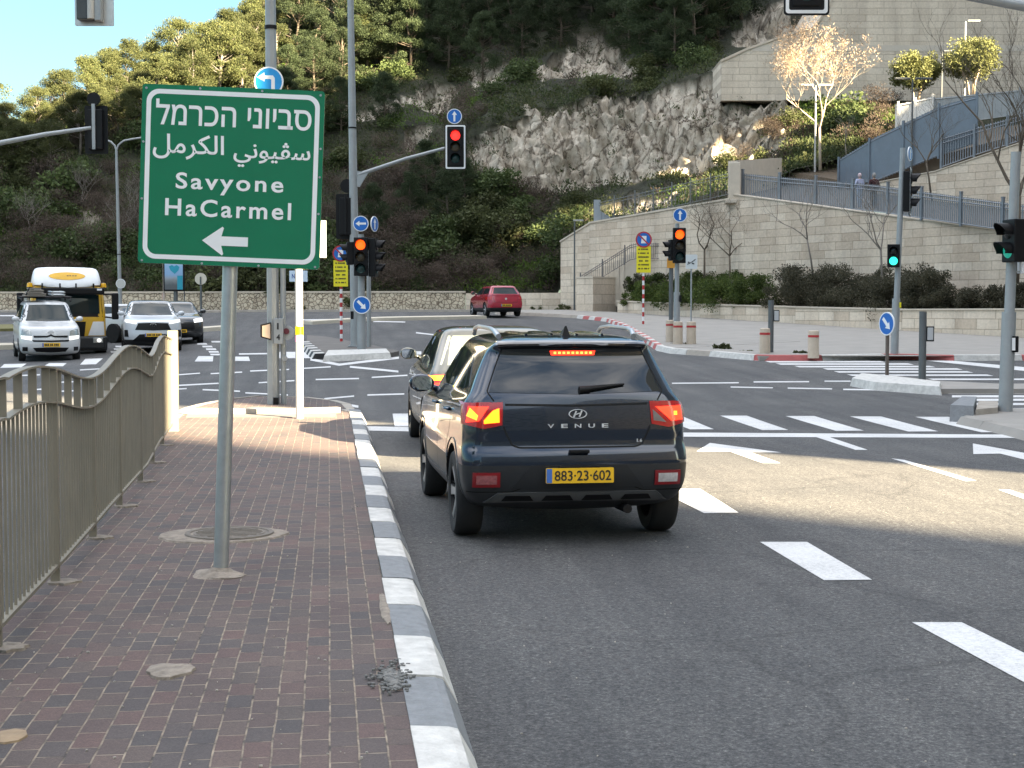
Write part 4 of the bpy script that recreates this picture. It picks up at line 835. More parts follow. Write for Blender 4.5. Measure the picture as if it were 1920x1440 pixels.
# --- the grey compact crossover in the foreground
def venue():
    th = R(1.6); c = 11.06; P0 = pt(1086, 891, c); fwd = Vector((-math.sin(th), math.cos(th), 0)); o = P0 + fwd * 2.02
    e = empty('parked_car', (o.x, o.y, g(o.x, o.y)), th, label='dark blue-grey compact crossover with its brake lights and left indicator on, waiting nearest the viewer', cat='car'); e.name = 'crossover_car'
    PT = paint('dark_blue_grey_paint', (.008, .017, .034), .16, .4)
    LV = [(-1.80, 1.80, .74, .24, .26, .2, .3, .05, .2), (-1.93, 1.95, .82, .31, .31, .16, .3, .06, .22), (-1.985, 2.0, .868, .40, .38, .14, .32, .06, .25), (-2.015, 2.02, .882, .50, .50, .13, .32, .06, .26), (-2.02, 2.02, .885, .615, .62, .13, .32, .06, .26), (-2.02, 2.02, .885, .635, .64, .13, .32, .06, .26),
          (-2.00, 2.0, .882, .71, .72, .13, .32, .06, .26), (-1.965, 1.99, .875, .735, .76, .13, .32, .05, .26), (-1.975, 1.95, .872, .86, .84, .14, .34, .05, .26), (-1.955, 1.88, .868, .99, .90, .15, .34, .05, .26), (-1.93, 1.72, .855, 1.07, .945, .15, .34, .05, .26), (-1.915, .98, .800, 1.125, 1.03, .14, .2, .05, .2),
          (-1.885, .86, .785, 1.165, 1.10, .14, .2, .05, .2), (-1.76, .40, .695, 1.36, 1.33, .13, .18, .05, .12), (-1.73, .14, .640, 1.455, 1.455, .11, .16, .05, .1), (-1.80, .02, .612, 1.478, 1.50, .10, .16, .05, .1), (-1.78, -.05, .585, 1.502, 1.525, .10, .16, .05, .1), (-1.55, -.22, .50, 1.545, 1.555, .1, .14, .05, .08), (-1.2, -.5, .28, 1.565, 1.565, .1, .12, .03, .05)]
    cut = [(sx * .78, y, .33, .385, .5) for sx in (-1, 1) for y in (-1.32, 1.2)]; s = Shell(e, LV, PT, [1] * 4 + [0] * 15, 2, cut)
    for sx in (-1, 1):
        for y in (-1.32, 1.2): wheel(e, sx * .765, y, .33, .205, 5)
    # rear
    s.patch('rear_window', [(-.53, 1.452), (0, 1.462), (.53, 1.452)], [(-.655, 1.135), (0, 1.118), (.655, 1.135)], 'y', -1, RGLASS, rows=10, cols=18)
    sp_ = s.patch('third_brake_lamp', [(-.175, 1.44), (.175, 1.44)], [(-.165, 1.405), (.165, 1.405)], 'y', -1, BRAKE, off=.010); mb = MB()
    for i in range(9): h, n = s.hit(-.135 + .034 * i, 1.422, 'y', -1); mb.box(h + n * .012, (.018, .006, .016))
    mb.build('lamp_cell', mat('brake_cell', (.9, .3, .05), .3, 0, 0, emit=(1, .33, .05), es=0.333), sp_)
    s.patch('spoiler', [(-.565, 1.505), (0, 1.515), (.565, 1.505)], [(-.56, 1.462), (0, 1.474), (.56, 1.462)], 'y', -1, mat('gloss_black', (.008, .008, .010), .12, 0, 0, coat=1), off=.012, cols=16)
    h, n = s.hit(.11, 1.16, 'y', -1); mb = MB(); 
    a = [s.hit(x, z, 'y', -1)[0] + Vector((0, -.022, 0)) for x, z in ((.06, 1.155), (.2, 1.172), (.37, 1.19))]; mb.tube(a, [.022, .016, .007], 8); a = [s.hit(x, z, 'y', -1)[0] + Vector((0, -.02, 0)) for x, z in ((.02, 1.15), (.10, 1.156))]; mb.tube(a, [.028, .026], 10); mb.build('rear_wiper', BLACK, e, smooth=True)
    for sx, glow in ((-1, True), (1, False)):
        m = TAILR; A = [(sx * .555, 1.062), (sx * .835, 1.055)]; B = [(sx * .565, .895), (sx * .70, .868), (sx * .838, .90)]
        L = s.patch('tail_lamp', A, B, 'y', -1, m, off=.012, rows=8)
        s.patch('lamp_wrap', [(-1.90, 1.062), (-1.74, 1.04)], [(-1.90, .90), (-1.78, .90)], 'x', sx, m, off=.010, parent=L)
        if glow:
            s.patch('turn_lamp', [(sx * .585, 1.018), (sx * .635, 1.00), (sx * .70, .93)], [(sx * .585, .915), (sx * .70, .905)], 'y', -1, AMBER, off=.016, parent=L)
            s.patch('brake_lamp', [(sx * .66, 1.03), (sx * .80, 1.03)], [(sx * .735, .925), (sx * .82, .915)], 'y', -1, BRAKE, off=.016, parent=L)
            s.patch('brake_lamp', [(sx * .79, 1.02), (sx * .815, .96)], [(sx * .74, .965), (sx * .75, .93)], 'y', -1, mat('brake_core', (.9, .2, .02), .3, 0, 0, emit=(1, .22, .015), es=0.384), off=.019, parent=L)
        else:
            s.patch('reversing_lamp', [(sx * .575, 1.0), (sx * .60, .98)], [(sx * .58, .92), (sx * .68, .905)], 'y', -1, mat('clear_lens', (.16, .14, .14), .15, 0, .1, 20, coat=.5), off=.016, parent=L)
            s.patch('brake_lamp', [(sx * .60, 1.02), (sx * .80, 1.025)], [(sx * .72, .915), (sx * .81, .92)], 'y', -1, BRAKE, off=.016, parent=L)
            s.patch('brake_lamp', [(sx * .74, .985), (sx * .765, .985)], [(sx * .74, .955), (sx * .765, .955)], 'y', -1, MATS['brake_core'], off=.019, parent=L)
        rf = s.patch('reflector', [(sx * .585, .548), (sx * .785, .548)], [(sx * .585, .44), (sx * .785, .44)], 'y', -1, mat('dark_red_bezel', (.20, .008, .012), .3, 0, .05, 5) if 'dark_red_bezel' not in MATS else MATS['dark_red_bezel'], off=.012)
        s.patch('lens', [(sx * .61, .528), (sx * .76, .528)], [(sx * .61, .462), (sx * .76, .462)], 'y', -1, TAILD if sx < 0 else mat('clear_reversing_lens', (.45, .42, .42), .15, 0, .3, 30, coat=.5), off=.016, parent=rf)
    s.patch('skid_plate', [(-.60, .395), (0, .40), (.60, .395)], [(-.70, .318), (0, .33), (.70, .318)], 'y', -1, mat('satin_silver_plastic', (.085, .088, .092), .45, .3, .1, 8), off=.012, cols=20)
    for x in (-.45, -.15, .15, .45): s.patch('vent', [(x - .09, .375), (x + .09, .375)], [(x - .12, .335), (x + .12, .335)], 'y', -1, BLACK, off=.016)
    s.patch('plate_recess', [(-.36, .60), (.36, .60)], [(-.50, .425), (.50, .425)], 'y', -1, mat('recess_plastic', (.011, .0125, .015), .5, 0, .1, 8), off=.003, cols=16)
    s.line('seam', [(-.555, .885), (-.53, .82), (-.49, .745), (-.44, .728), (.44, .728), (.49, .745), (.53, .82), (.555, .885)], 'y', -1, .012, n=60); s.line('seam', [(-.62, 1.07), (-.668, 1.14), (-.53, 1.465)], 'y', -1, .010); s.line('seam', [(.62, 1.07), (.668, 1.14), (.53, 1.465)], 'y', -1, .010)
    s.line('crease', [(-.54, 1.045), (0, 1.035), (.54, 1.045)], 'y', -1, .016, n=40); s.line('seam', [(-.86, .40), (-.5, .40), (-.42, .43)], 'y', -1, .008); s.line('seam', [(.86, .40), (.5, .40), (.42, .43)], 'y', -1, .008)
    mb = MB(); mb.box((.0, -2.02, .70), (.15, .05, .024), bev=.006); mb.build('hatch_handle', BLACK, e)
    h, n = s.hit(0, .97, 'y', -1); ey = h.y - .008
    mb = MB(); mb.M = T(0.0, ey, .975); E = [(.062 * math.cos(2 * math.pi * i / 32) + .0, .031 * math.sin(2 * math.pi * i / 32)) for i in range(32)]; mb.ring([(x * 1.12, z * 1.14) for x, z in E], E, -.006, .004)
    for q in ([(-.036, -.022), (-.026, -.027), (-.006, .021), (-.016, .024)], [(.016, -.024), (.006, -.021), (.026, .027), (.036, .022)], [(-.018, -.008), (.02, .004), (.018, .010), (-.022, -.002)]): mb.prism(q, -.005, .004)
    mb.build('emblem', CHROME, e); h, n = s.hit(0, .885, 'y', -1); mb = MB(); 
    for i, ch in enumerate('VENUE'): mb = MB(); mb.text(ch, -.205 + .1025 * i, .887, .05, .03, h.y - .007, .02); mb.build('letter', CHROME, e)
    h, n = s.hit(.47, .785, 'y', -1)
    for ch, x, wd_ in (('1', .455, .008), ('.', .466, .005), ('6', .483, .018)): mb = MB(); mb.text(ch, x, .772 if ch != '.' else .762, wd_, .024 if ch != '.' else .005, h.y - .004, .02); mb.build('letter', CHROME, e)
    number_plate(e, -2.047, .525, 0, '883·23·602', .51, .112); mb = MB(); mb.box((0, -2.03, .585), (.3, .04, .018), bev=.004); mb.build('plate_lamp', BLACK, e)
    # flanks
    for sx in (-1, 1):
        s.patch('side_window', [(-1.02, 1.40), (-.5, 1.435), (-.30, 1.437)], [(-1.34, 1.135), (-.7, 1.12), (-.33, 1.115)], 'x', sx, GLASS, rows=6); s.patch('side_window', [(-.22, 1.437), (.05, 1.42), (.42, 1.27)], [(-.25, 1.115), (.3, 1.10), (.84, 1.085)], 'x', sx, GLASS, rows=6); s.patch('side_window', [(-1.12, 1.39), (-1.05, 1.395)], [(-1.56, 1.17), (-1.40, 1.14)], 'x', sx, GLASS, rows=4)
        s.line('seam', [(-.28, 1.09), (-.30, .5), (-.32, .36)], 'x', sx, .008); s.line('seam', [(.88, 1.04), (.86, .6), (.80, .36)], 'x', sx, .008); s.line('seam', [(-1.22, 1.09), (-1.10, .86), (-.95, .70), (-.88, .40)], 'x', sx, .008)
        for y in (-.95, -.02): h, n = s.hit(y, .96, 'x', sx); mb = MB(); mb.tube([h + Vector((sx * .005, -.1, 0)), h + Vector((sx * .03, -.06, .005)), h + Vector((sx * .03, .06, .005)), h + Vector((sx * .005, .1, 0))], .013, 8); mb.build('door_handle', PT, e, smooth=True)
        s.patch('sill', [(-.86, .42), (.75, .42)], [(-.86, .30), (.75, .30)], 'x', sx, CLAD, off=.006)
        pth = [(sx * .53, -1.50, 1.545), (sx * .545, -1.38, 1.583), (sx * .55, -1.2, 1.602), (sx * .555, -.5, 1.612), (sx * .545, -.2, 1.595), (sx * .54, -.1, 1.545)]; mb = MB(); mb.tube(pth, [.022, .02, .017, .017, .018, .02], 10); mb.build('roof_rail', mat('silver_rail', (.45, .47, .49), .3, .6, .04, 5) if 'silver_rail' not in MATS else MATS['silver_rail'], e, smooth=True)
        # arch trim
        for y in (-1.32, 1.2):
            mb = MB(); A = []
            for i in range(21):
                a = math.pi * (.03 + .94 * i / 20); r_ = []
                for rr in (.384, .432): q = s.hit(y + rr * math.cos(a), .33 + rr * math.sin(a), 'x', sx)[0]; r_.append(Vector((q.x + sx * .006, y + rr * math.cos(a), .33 + rr * math.sin(a))))
                A.append(r_ + [r_[1] - Vector((sx * .02, 0, 0))])
            mb.grid(A); mb.build('arch_trim', CLAD, e, smooth='all')
        mirror(s, sx * .80, .66, 1.09, PT, .23, .165)
    s.patch('windscreen', [(-.56, 1.43), (.56, 1.43)], [(-.70, 1.10), (.70, 1.10)], 'y', 1, GLASS, rows=8); mb = MB(); mb.M = T(0, -1.42, 1.548); mb.prism([(-.028, -.0), (.028, 0), (.012, .05), (-.006, .075), (-.012, .06)], -.02, .02) if False else None
    mb.add([(-.032, -.07, -.005), (.032, -.07, -.005), (.03, .09, -.005), (-.03, .09, -.005), (-.007, -.05, .075), (.007, -.05, .075), (.007, -.01, .06), (-.007, -.01, .06)], [(4, 5, 6, 7), (0, 1, 5, 4), (1, 2, 6, 5), (2, 3, 7, 6), (3, 0, 4, 7)]); mb.build('roof_aerial', BLACK, e)
    s.patch('headlamp', [(.5, .82), (.84, .84)], [(.52, .74), (.85, .74)], 'y', 1, HEADL, off=.008); s.patch('headlamp', [(-.5, .82), (-.84, .84)], [(-.52, .74), (-.85, .74)], 'y', 1, HEADL, off=.008)
    for k in range(4):
        x = -.3 + .2 * k; a = [s.hit(x, y, 'z', 1)[0] + Vector((0, 0, .003)) for y in (-1.4, -1.0, -.6, -.3)]; mb = MB(); mb.tube(a, .012, 6); mb.build('roof_rib', PT, e, smooth=True)
    mb = MB(); mb.box((0, -1.3, .28), (1.2, .5, .1), bev=.03); mb.tube([(.38, -1.6, .25), (.38, -1.97, .26)], .035, 10); mb.build('underbody', BLACK, e)
venue()

# --- generic cars seen further off
def car(name, label, pos, th, L, W, H, pt_, hood, belt, ws, rg, wb, fo, wr=.32, trunk=0.0, rearview=False, front=None, rear=None, clad=True, roofm=None, glass=None, ff=.10, spokes=5, rimm=None, hoodsl=.10):
    """ws=(base y, top y) of the windscreen, rg=(base y, top y) of the rear glass, fo: front overhang"""
    e = empty(name, pos, th, label=label, cat='car'); h = L / 2; w = W / 2; ya = h - fo; yb = ya - wb; zb = .20
    LV = [(-h + .2, h - .25, w - .14, zb, zb, .2, .35, .05, .2), (-h + .07, h - .08, w - .05, zb + .08, zb + .08, .18, .4, .06, .24), (-h, h - .01, w - .012, .40, .40, .18, .42, .07, .26), (-h, h, w, .56, .56, .18, .42, .07, .26), (-h + .02, h - .02, w, .68, .66, .18, .42, .07, .26),
          (-h + .05, h - ff, w - .008, belt - .14, hood - .10, .2, .42, .07, .26), (-h + .10 if not trunk else -h + .06, h - ff * 2.2, w - .03, belt, hood - .015, .2, .42, .07, .26), (rg[0], ws[0], w - .075, belt + .06, hood + hoodsl, .18, .22, .06, .2), (rg[0] * .9 + rg[1] * .1, ws[0] * .9 + ws[1] * .1, w - .095, belt + .11, hood + hoodsl + .05, .18, .22, .06, .18),
          (rg[1] * .8 + rg[0] * .2, ws[1] * .8 + ws[0] * .2, w - .20, H - .19, H - .19, .16, .2, .05, .12), (rg[1], ws[1], w - .25, H - .085, H - .085, .15, .2, .05, .1), (rg[1] + .04, ws[1] - .1, w - .30, H - .035, H - .035, .14, .2, .04, .1), (rg[1] + .3, ws[1] - .35, w - .45, H - .006, H - .006, .12, .16, .03, .06), (rg[1] + .6, ws[1] - .6, w * .3, H, H, .1, .1, .02, .03)]
    b = [1 if clad else 0, 1 if clad else 0] + [0] * 12; mats = [pt_, CLAD, SEAM] + ([roofm] if roofm else [])
    if roofm: b[10] = b[11] = b[12] = b[13] = 3
    cut = [(sx * (w - .1), y, wr, wr * 1.15, .46) for sx in (-1, 1) for y in (yb, ya)]; s = Shell(e, LV, pt_, b + [b[-1]], 2, cut, mats=mats)
    for sx in (-1, 1):
        for y in (yb, ya): wheel(e, sx * (w - .115), y, wr, .2, spokes, rimm)
    gl = glass or GLASS; s.g = gl; lo = belt + .075
    s.patch('windscreen', [(-(w - .30), H - .115), (0, H - .10), (w - .30, H - .115)], [(-(w - .15), hood + hoodsl + .04), (0, hood + hoodsl + .02), (w - .15, hood + hoodsl + .04)], 'y', 1, GLASS, rows=10)
    s.patch('rear_window', [(-(w - .32), H - .115), (0, H - .105), (w - .32, H - .115)], [(-(w - .18), belt + .10), (0, belt + .085), (w - .18, belt + .10)], 'y', -1, gl, rows=10)
    ym = (ws[1] + rg[1]) / 2 + .1
    for sx in (-1, 1):
        s.patch('side_window', [(ym + .05, H - .13), (ws[1], H - .14), (ws[1] * .4 + ws[0] * .6, (H + hood + hoodsl) / 2 - .06)], [(ym + .04, lo), (ws[0] * .5 + ws[1] * .5, lo - .01), (ws[0] - .16, hood + hoodsl + .05)], 'x', sx, GLASS)
        s.patch('side_window', [(rg[1] + .16, H - .15), (ym - .04, H - .13)], [(rg[0] + .32, lo + .03), (ym - .05, lo)], 'x', sx, GLASS)
        s.line('seam', [(ym, lo - .04), (ym - .02, .33)], 'x', sx, .012); s.line('seam', [(ya - wr * 1.6, hood - .02), (ya - wr * 1.55, .33)], 'x', sx, .012)
        for y in (ym - .2, rg[1] + .35): hh, n = s.hit(y, belt - .07, 'x', sx); mb = MB(); mb.tube([hh + Vector((sx * .02, -.09, 0)), hh + Vector((sx * .02, .09, 0))], .016, 6); mb.build('door_handle', pt_, e)
        mirror(s, sx * (w - .09), ws[0] - .28, hood + hoodsl + .09, pt_ if name != 'black_car' else BLACK, .22, .16)
    s.e = e; s.w = w; s.h = h; return s
def face(c, u, vb): p = base(u, c); return p
DIRV = lambda u: math.atan2(pt(u, 585, 10).x, pt(u, 585, 10).y)     # bearing of a pixel column, clockwise from +Y

# dark car waiting ahead of the crossover
def sedan():
    p = Vector((1.98, 17.15 + 2.15, 0)); p.z = g(p.x, p.y); DP = paint('dark_olive_grey_paint', (.030, .033, .032), .28, .4)
    s = car('waiting_car', 'dark olive grey hatchback waiting ahead of the crossover, its pale rear window lit', p, R(0.6), 4.3, 1.78, 1.55, DP, .98, 1.0, (1.0, .15), (-1.95, -1.35), 2.55, .88, .325, glass=GLASSL)
    for sx in (-1, 1):
        L = s.patch('tail_lamp', [(sx * .62, 1.0), (sx * .86, .98)], [(sx * .62, .84), (sx * .86, .84)], 'y', -1, TAILR, off=.01); s.patch('turn_lamp', [(sx * .66, .985), (sx * .84, .975)], [(sx * .68, .925), (sx * .84, .925)], 'y', -1, AMBER if sx < 0 else BRAKE, off=.015, parent=L); s.patch('brake_lamp', [(sx * .68, .90), (sx * .84, .90)], [(sx * .68, .85), (sx * .84, .85)], 'y', -1, BRAKE, off=.015, parent=L)
    number_plate(s.e, -2.17, .62, 0)
sedan()
def front_end(s, y, grille=None, plate_z=.5, plate_x=0, head_=None, glow=None, lamps=None, gm=None):
    if grille:
        for A, B in grille: s.patch('grille', A, B, 'y', 1, gm or BLACK, off=.008, cols=16)
    for A, B, m in (lamps or []):
        for sx in (-1, 1): s.patch('headlamp' if m is not BLACK else 'fog_lamp', [(a * sx, b) for a, b in A], [(a * sx, b) for a, b in B], 'y', 1, m, off=.01)
    h, n = s.hit(plate_x, plate_z, 'y', 1); number_plate(s.e, h.y + .03, plate_z, math.pi, x=plate_x)
# white van (leisure type) with roof ladder
def van():
    c = 44.6; u = 95; th = math.pi + DIRV(u) * -1 + R(4.0); f = base(u, c); d = Vector((-math.sin(th), math.cos(th), 0)); o = f - d * 2.19; o.z = g(f.x, f.y) + .02
    WP = paint('white_van_paint', (.52, .53, .54), .3, 0, .6)
    s = car('white_van', 'white family van with a ladder rack on its roof in front of the yellow lorry', o, th, 4.38, 1.81, 1.80, WP, 1.08, 1.12, (1.20, .50), (-2.12, -2.0), 2.73, .92, .33, clad=False, hoodsl=.10)
    front_end(s, 0, [([(-.50, .80), (-.08, .80), (0, .85), (.08, .80), (.50, .80)], [(-.48, .74), (-.08, .75), (0, .79), (.08, .75), (.48, .74)]), ([(-.54, .67), (0, .66), (.54, .67)], [(-.50, .62), (0, .61), (.50, .62)]), ([(-.52, .44), (0, .45), (.52, .44)], [(-.42, .32), (0, .30), (.42, .32)])], .53, 0,
              lamps=[([(.56, .93), (.70, 1.0), (.80, .98)], [(.54, .78), (.84, .80)], HEADL), ([(.53, .78), (.84, .80)], [(.54, .66), (.82, .70)], LHEAD), ([(.66, .46), (.80, .46)], [(.66, .34), (.80, .34)], BLACK)])
    mb = MB()
    for sx in (-1, 1): mb.tube([(sx * .72, .35, 1.80), (sx * .72, .3, 1.88), (sx * .72, -1.6, 1.88), (sx * .72, -1.65, 1.80)], .03, 8)
    for y in (.2, -.5, -1.3): mb.tube([(-.78, y, 1.92), (.78, y, 1.92)], .025, 8)
    mb.build('roof_rack', BLACK, s.e)
    e = empty('ladder', s.e.matrix_world @ Vector((0, 0, 0)), th, label='folded aluminium ladder lying on the roof rack of the white van', cat='ladder'); e.location = o; mb = MB()
    for x in (-.1, -.45): mb.tube([(x - .1, .3, 2.0), (x - .1, -1.5, 2.0)], .03, 6); mb.tube([(x - .1, .3, 2.08), (x - .1, -1.5, 2.08)], .03, 6)
    mb.build('rail', GALV, e); mb = MB()
    for i in range(8): mb.tube([(-.2, .25 - i * .24, 2.0), (-.55, .25 - i * .24, 2.0)], .018, 6); mb.tube([(-.2, .2 - i * .24, 2.08), (-.55, .2 - i * .24, 2.08)], .018, 6)
    mb.build('rung', GALV, e); e = empty('folded_trestle', o, th, label='folded wooden and metal trestle lying on the roof rack of the white van', cat='trestle'); mb = MB()
    mt = mat('weathered_wood', (.22, .2, .17), .8, 0, .2, 6)
    for i in range(5): mb.box((.32 - (i % 2) * .05, -.4, 1.965 + i * .055), (.62 - i * .07, 1.5, .035), 0)
    mb.build('boards', mt, e); mb = MB(); mb.tube([(.02, .3, 1.96), (.05, .3, 2.2), (.5, .3, 2.2), (.6, .3, 1.96)], .025, 6); mb.build('clamp', BLACK, e)
    for q in sc.objects:
        if q.parent is None and q.type == 'EMPTY' and (q.location - o).length < .01: q.rotation_euler.x = -.024
    mb = MB(); h, n = s.hit(0, .9, 'y', 1)
    for k in (0, 1): mb.prism([(-.09, .84 + k * .05), (0, .88 + k * .05), (.09, .84 + k * .05), (.09, .865 + k * .05), (0, .905 + k * .05), (-.09, .865 + k * .05)], h.y + .005, h.y + .02)
    mb.build('emblem', CHROME, s.e)
van()
def suv():
    c = 47.6; u = 287; th = math.pi - DIRV(u) + R(2.2); f = base(u, c); d = Vector((-math.sin(th), math.cos(th), 0)); o = f - d * 2.3; o.z = g(f.x, f.y) + .02; WP = paint('pearl_white_paint', (.48, .51, .54), .28, 0, .8); RF = paint('black_roof_paint', (.012, .014, .018), .2, 0, 1)
    s = car('white_crossover', 'white sport utility car with a black roof and black grille behind the railing end', o, th, 4.6, 1.86, 1.69, WP, 1.06, 1.08, (1.05, .25), (-2.15, -1.75), 2.69, .93, .36, roofm=RF, ff=.07)
    front_end(s, 0, [([(-.46, .93), (0, .95), (.46, .93)], [(-.56, .72), (0, .70), (.56, .72)]), ([(-.42, .58), (0, .60), (.42, .58)], [(-.66, .36), (0, .34), (.66, .36)])], .56, 0, lamps=[([(.50, .99), (.86, 1.05)], [(.52, .90), (.86, .97)], LHEAD), ([(.78, .72), (.88, .72)], [(.76, .50), (.88, .50)], BLACK)])
    mb = MB(); h, n = s.hit(0, .87, 'y', 1); mb.M = T(0, h.y + .012, .87); mb.ring([(.1 * math.cos(i * .2618), .068 * math.sin(i * .2618)) for i in range(24)], [(.08 * math.cos(i * .2618), .05 * math.sin(i * .2618)) for i in range(24)], -.01, .01); mb.ring([(.03 * math.cos(i * .2618), .05 * math.sin(i * .2618)) for i in range(24)], [(.02 * math.cos(i * .2618), .04 * math.sin(i * .2618)) for i in range(24)], -.01, .01); mb.build('emblem', CHROME, s.e)
    for sx in (-1, 1): s.line('trim', [(-.1 * sx, .985), (-.5 * sx, .965)], 'y', 1, .02, CHROME, .01, s.e)
suv()
def dark_oncoming():
    c = 52.5; u = 336; th = math.pi - DIRV(u) + R(3); f = base(u, c); d = Vector((-math.sin(th), math.cos(th), 0)); o = f - d * 2.1; o.z = g(o.x, o.y); s = car('dark_car', 'dark grey car with bright headlamps half hidden behind the white sport utility car', o, th, 4.2, 1.76, 1.52, paint('dark_grey_paint', (.03, .032, .034), .25, .5), .96, 1.0, (1.0, .2), (-1.95, -1.4), 2.6, .85, .32)
    front_end(s, 0, [([(-.5, .72), (.5, .72)], [(-.55, .5), (.55, .5)])], .45, 0, lamps=[([(.5, .86), (.82, .92)], [(.52, .74), (.84, .78)], LHEAD)])
dark_oncoming()
def red_hatch():
    c = 69.5; u = 949; th = -DIRV(u) + R(15.5); f = base(u, c); d = Vector((-math.sin(th), math.cos(th), 0)); o = f + d * 2.0; o.z = g(o.x, o.y) + .02; RP = paint('red_paint_gloss', (.34, .012, .035), .25, .1, 1)
    s = car('red_hatchback', 'red hatchback driving away beside the rubble stone wall', o, th, 4.06, 1.72, 1.46, RP, .92, .96, (1.05, .25), (-1.93, -1.62), 2.47, .82, .32, glass=GLASS, rimm=mat('bright_rim', (.6, .6, .62), .35, .6))
    for sx in (-1, 1): s.patch('tail_lamp', [(sx * .64, .93), (sx * .83, .92)], [(sx * .68, .76), (sx * .84, .78)], 'y', -1, TAILR, off=.01)
    number_plate(s.e, -2.06, .52, 0); mb = MB(); h, n = s.hit(0, .82, 'y', -1); mb.disc(0, .82, .05, h.y - .012, h.y, 16); mb.build('emblem', CHROME, s.e); s.line('seam', [(-.6, .9), (-.55, .66), (.55, .66), (.6, .9)], 'y', -1, .012, n=40)
red_hatch()
def white_taxi():
    c = 57; u = 213; th = -DIRV(u) + R(40); o = base(u - 6, c + 1); s = car('white_saloon', 'white car mostly hidden between the yellow lorry and the white sport utility car', o, th, 4.3, 1.76, 1.47, MATS['white_van_paint'], .95, .98, (1.0, .2), (-1.7, -1.0), 2.6, .85, .32)
    for sx in (-1, 1): s.patch('tail_lamp', [(sx * .6, .9), (sx * .84, .9)], [(sx * .6, .72), (sx * .84, .72)], 'y', -1, TAILR, off=.01)
    number_plate(s.e, -2.17, .6, 0)
white_taxi()
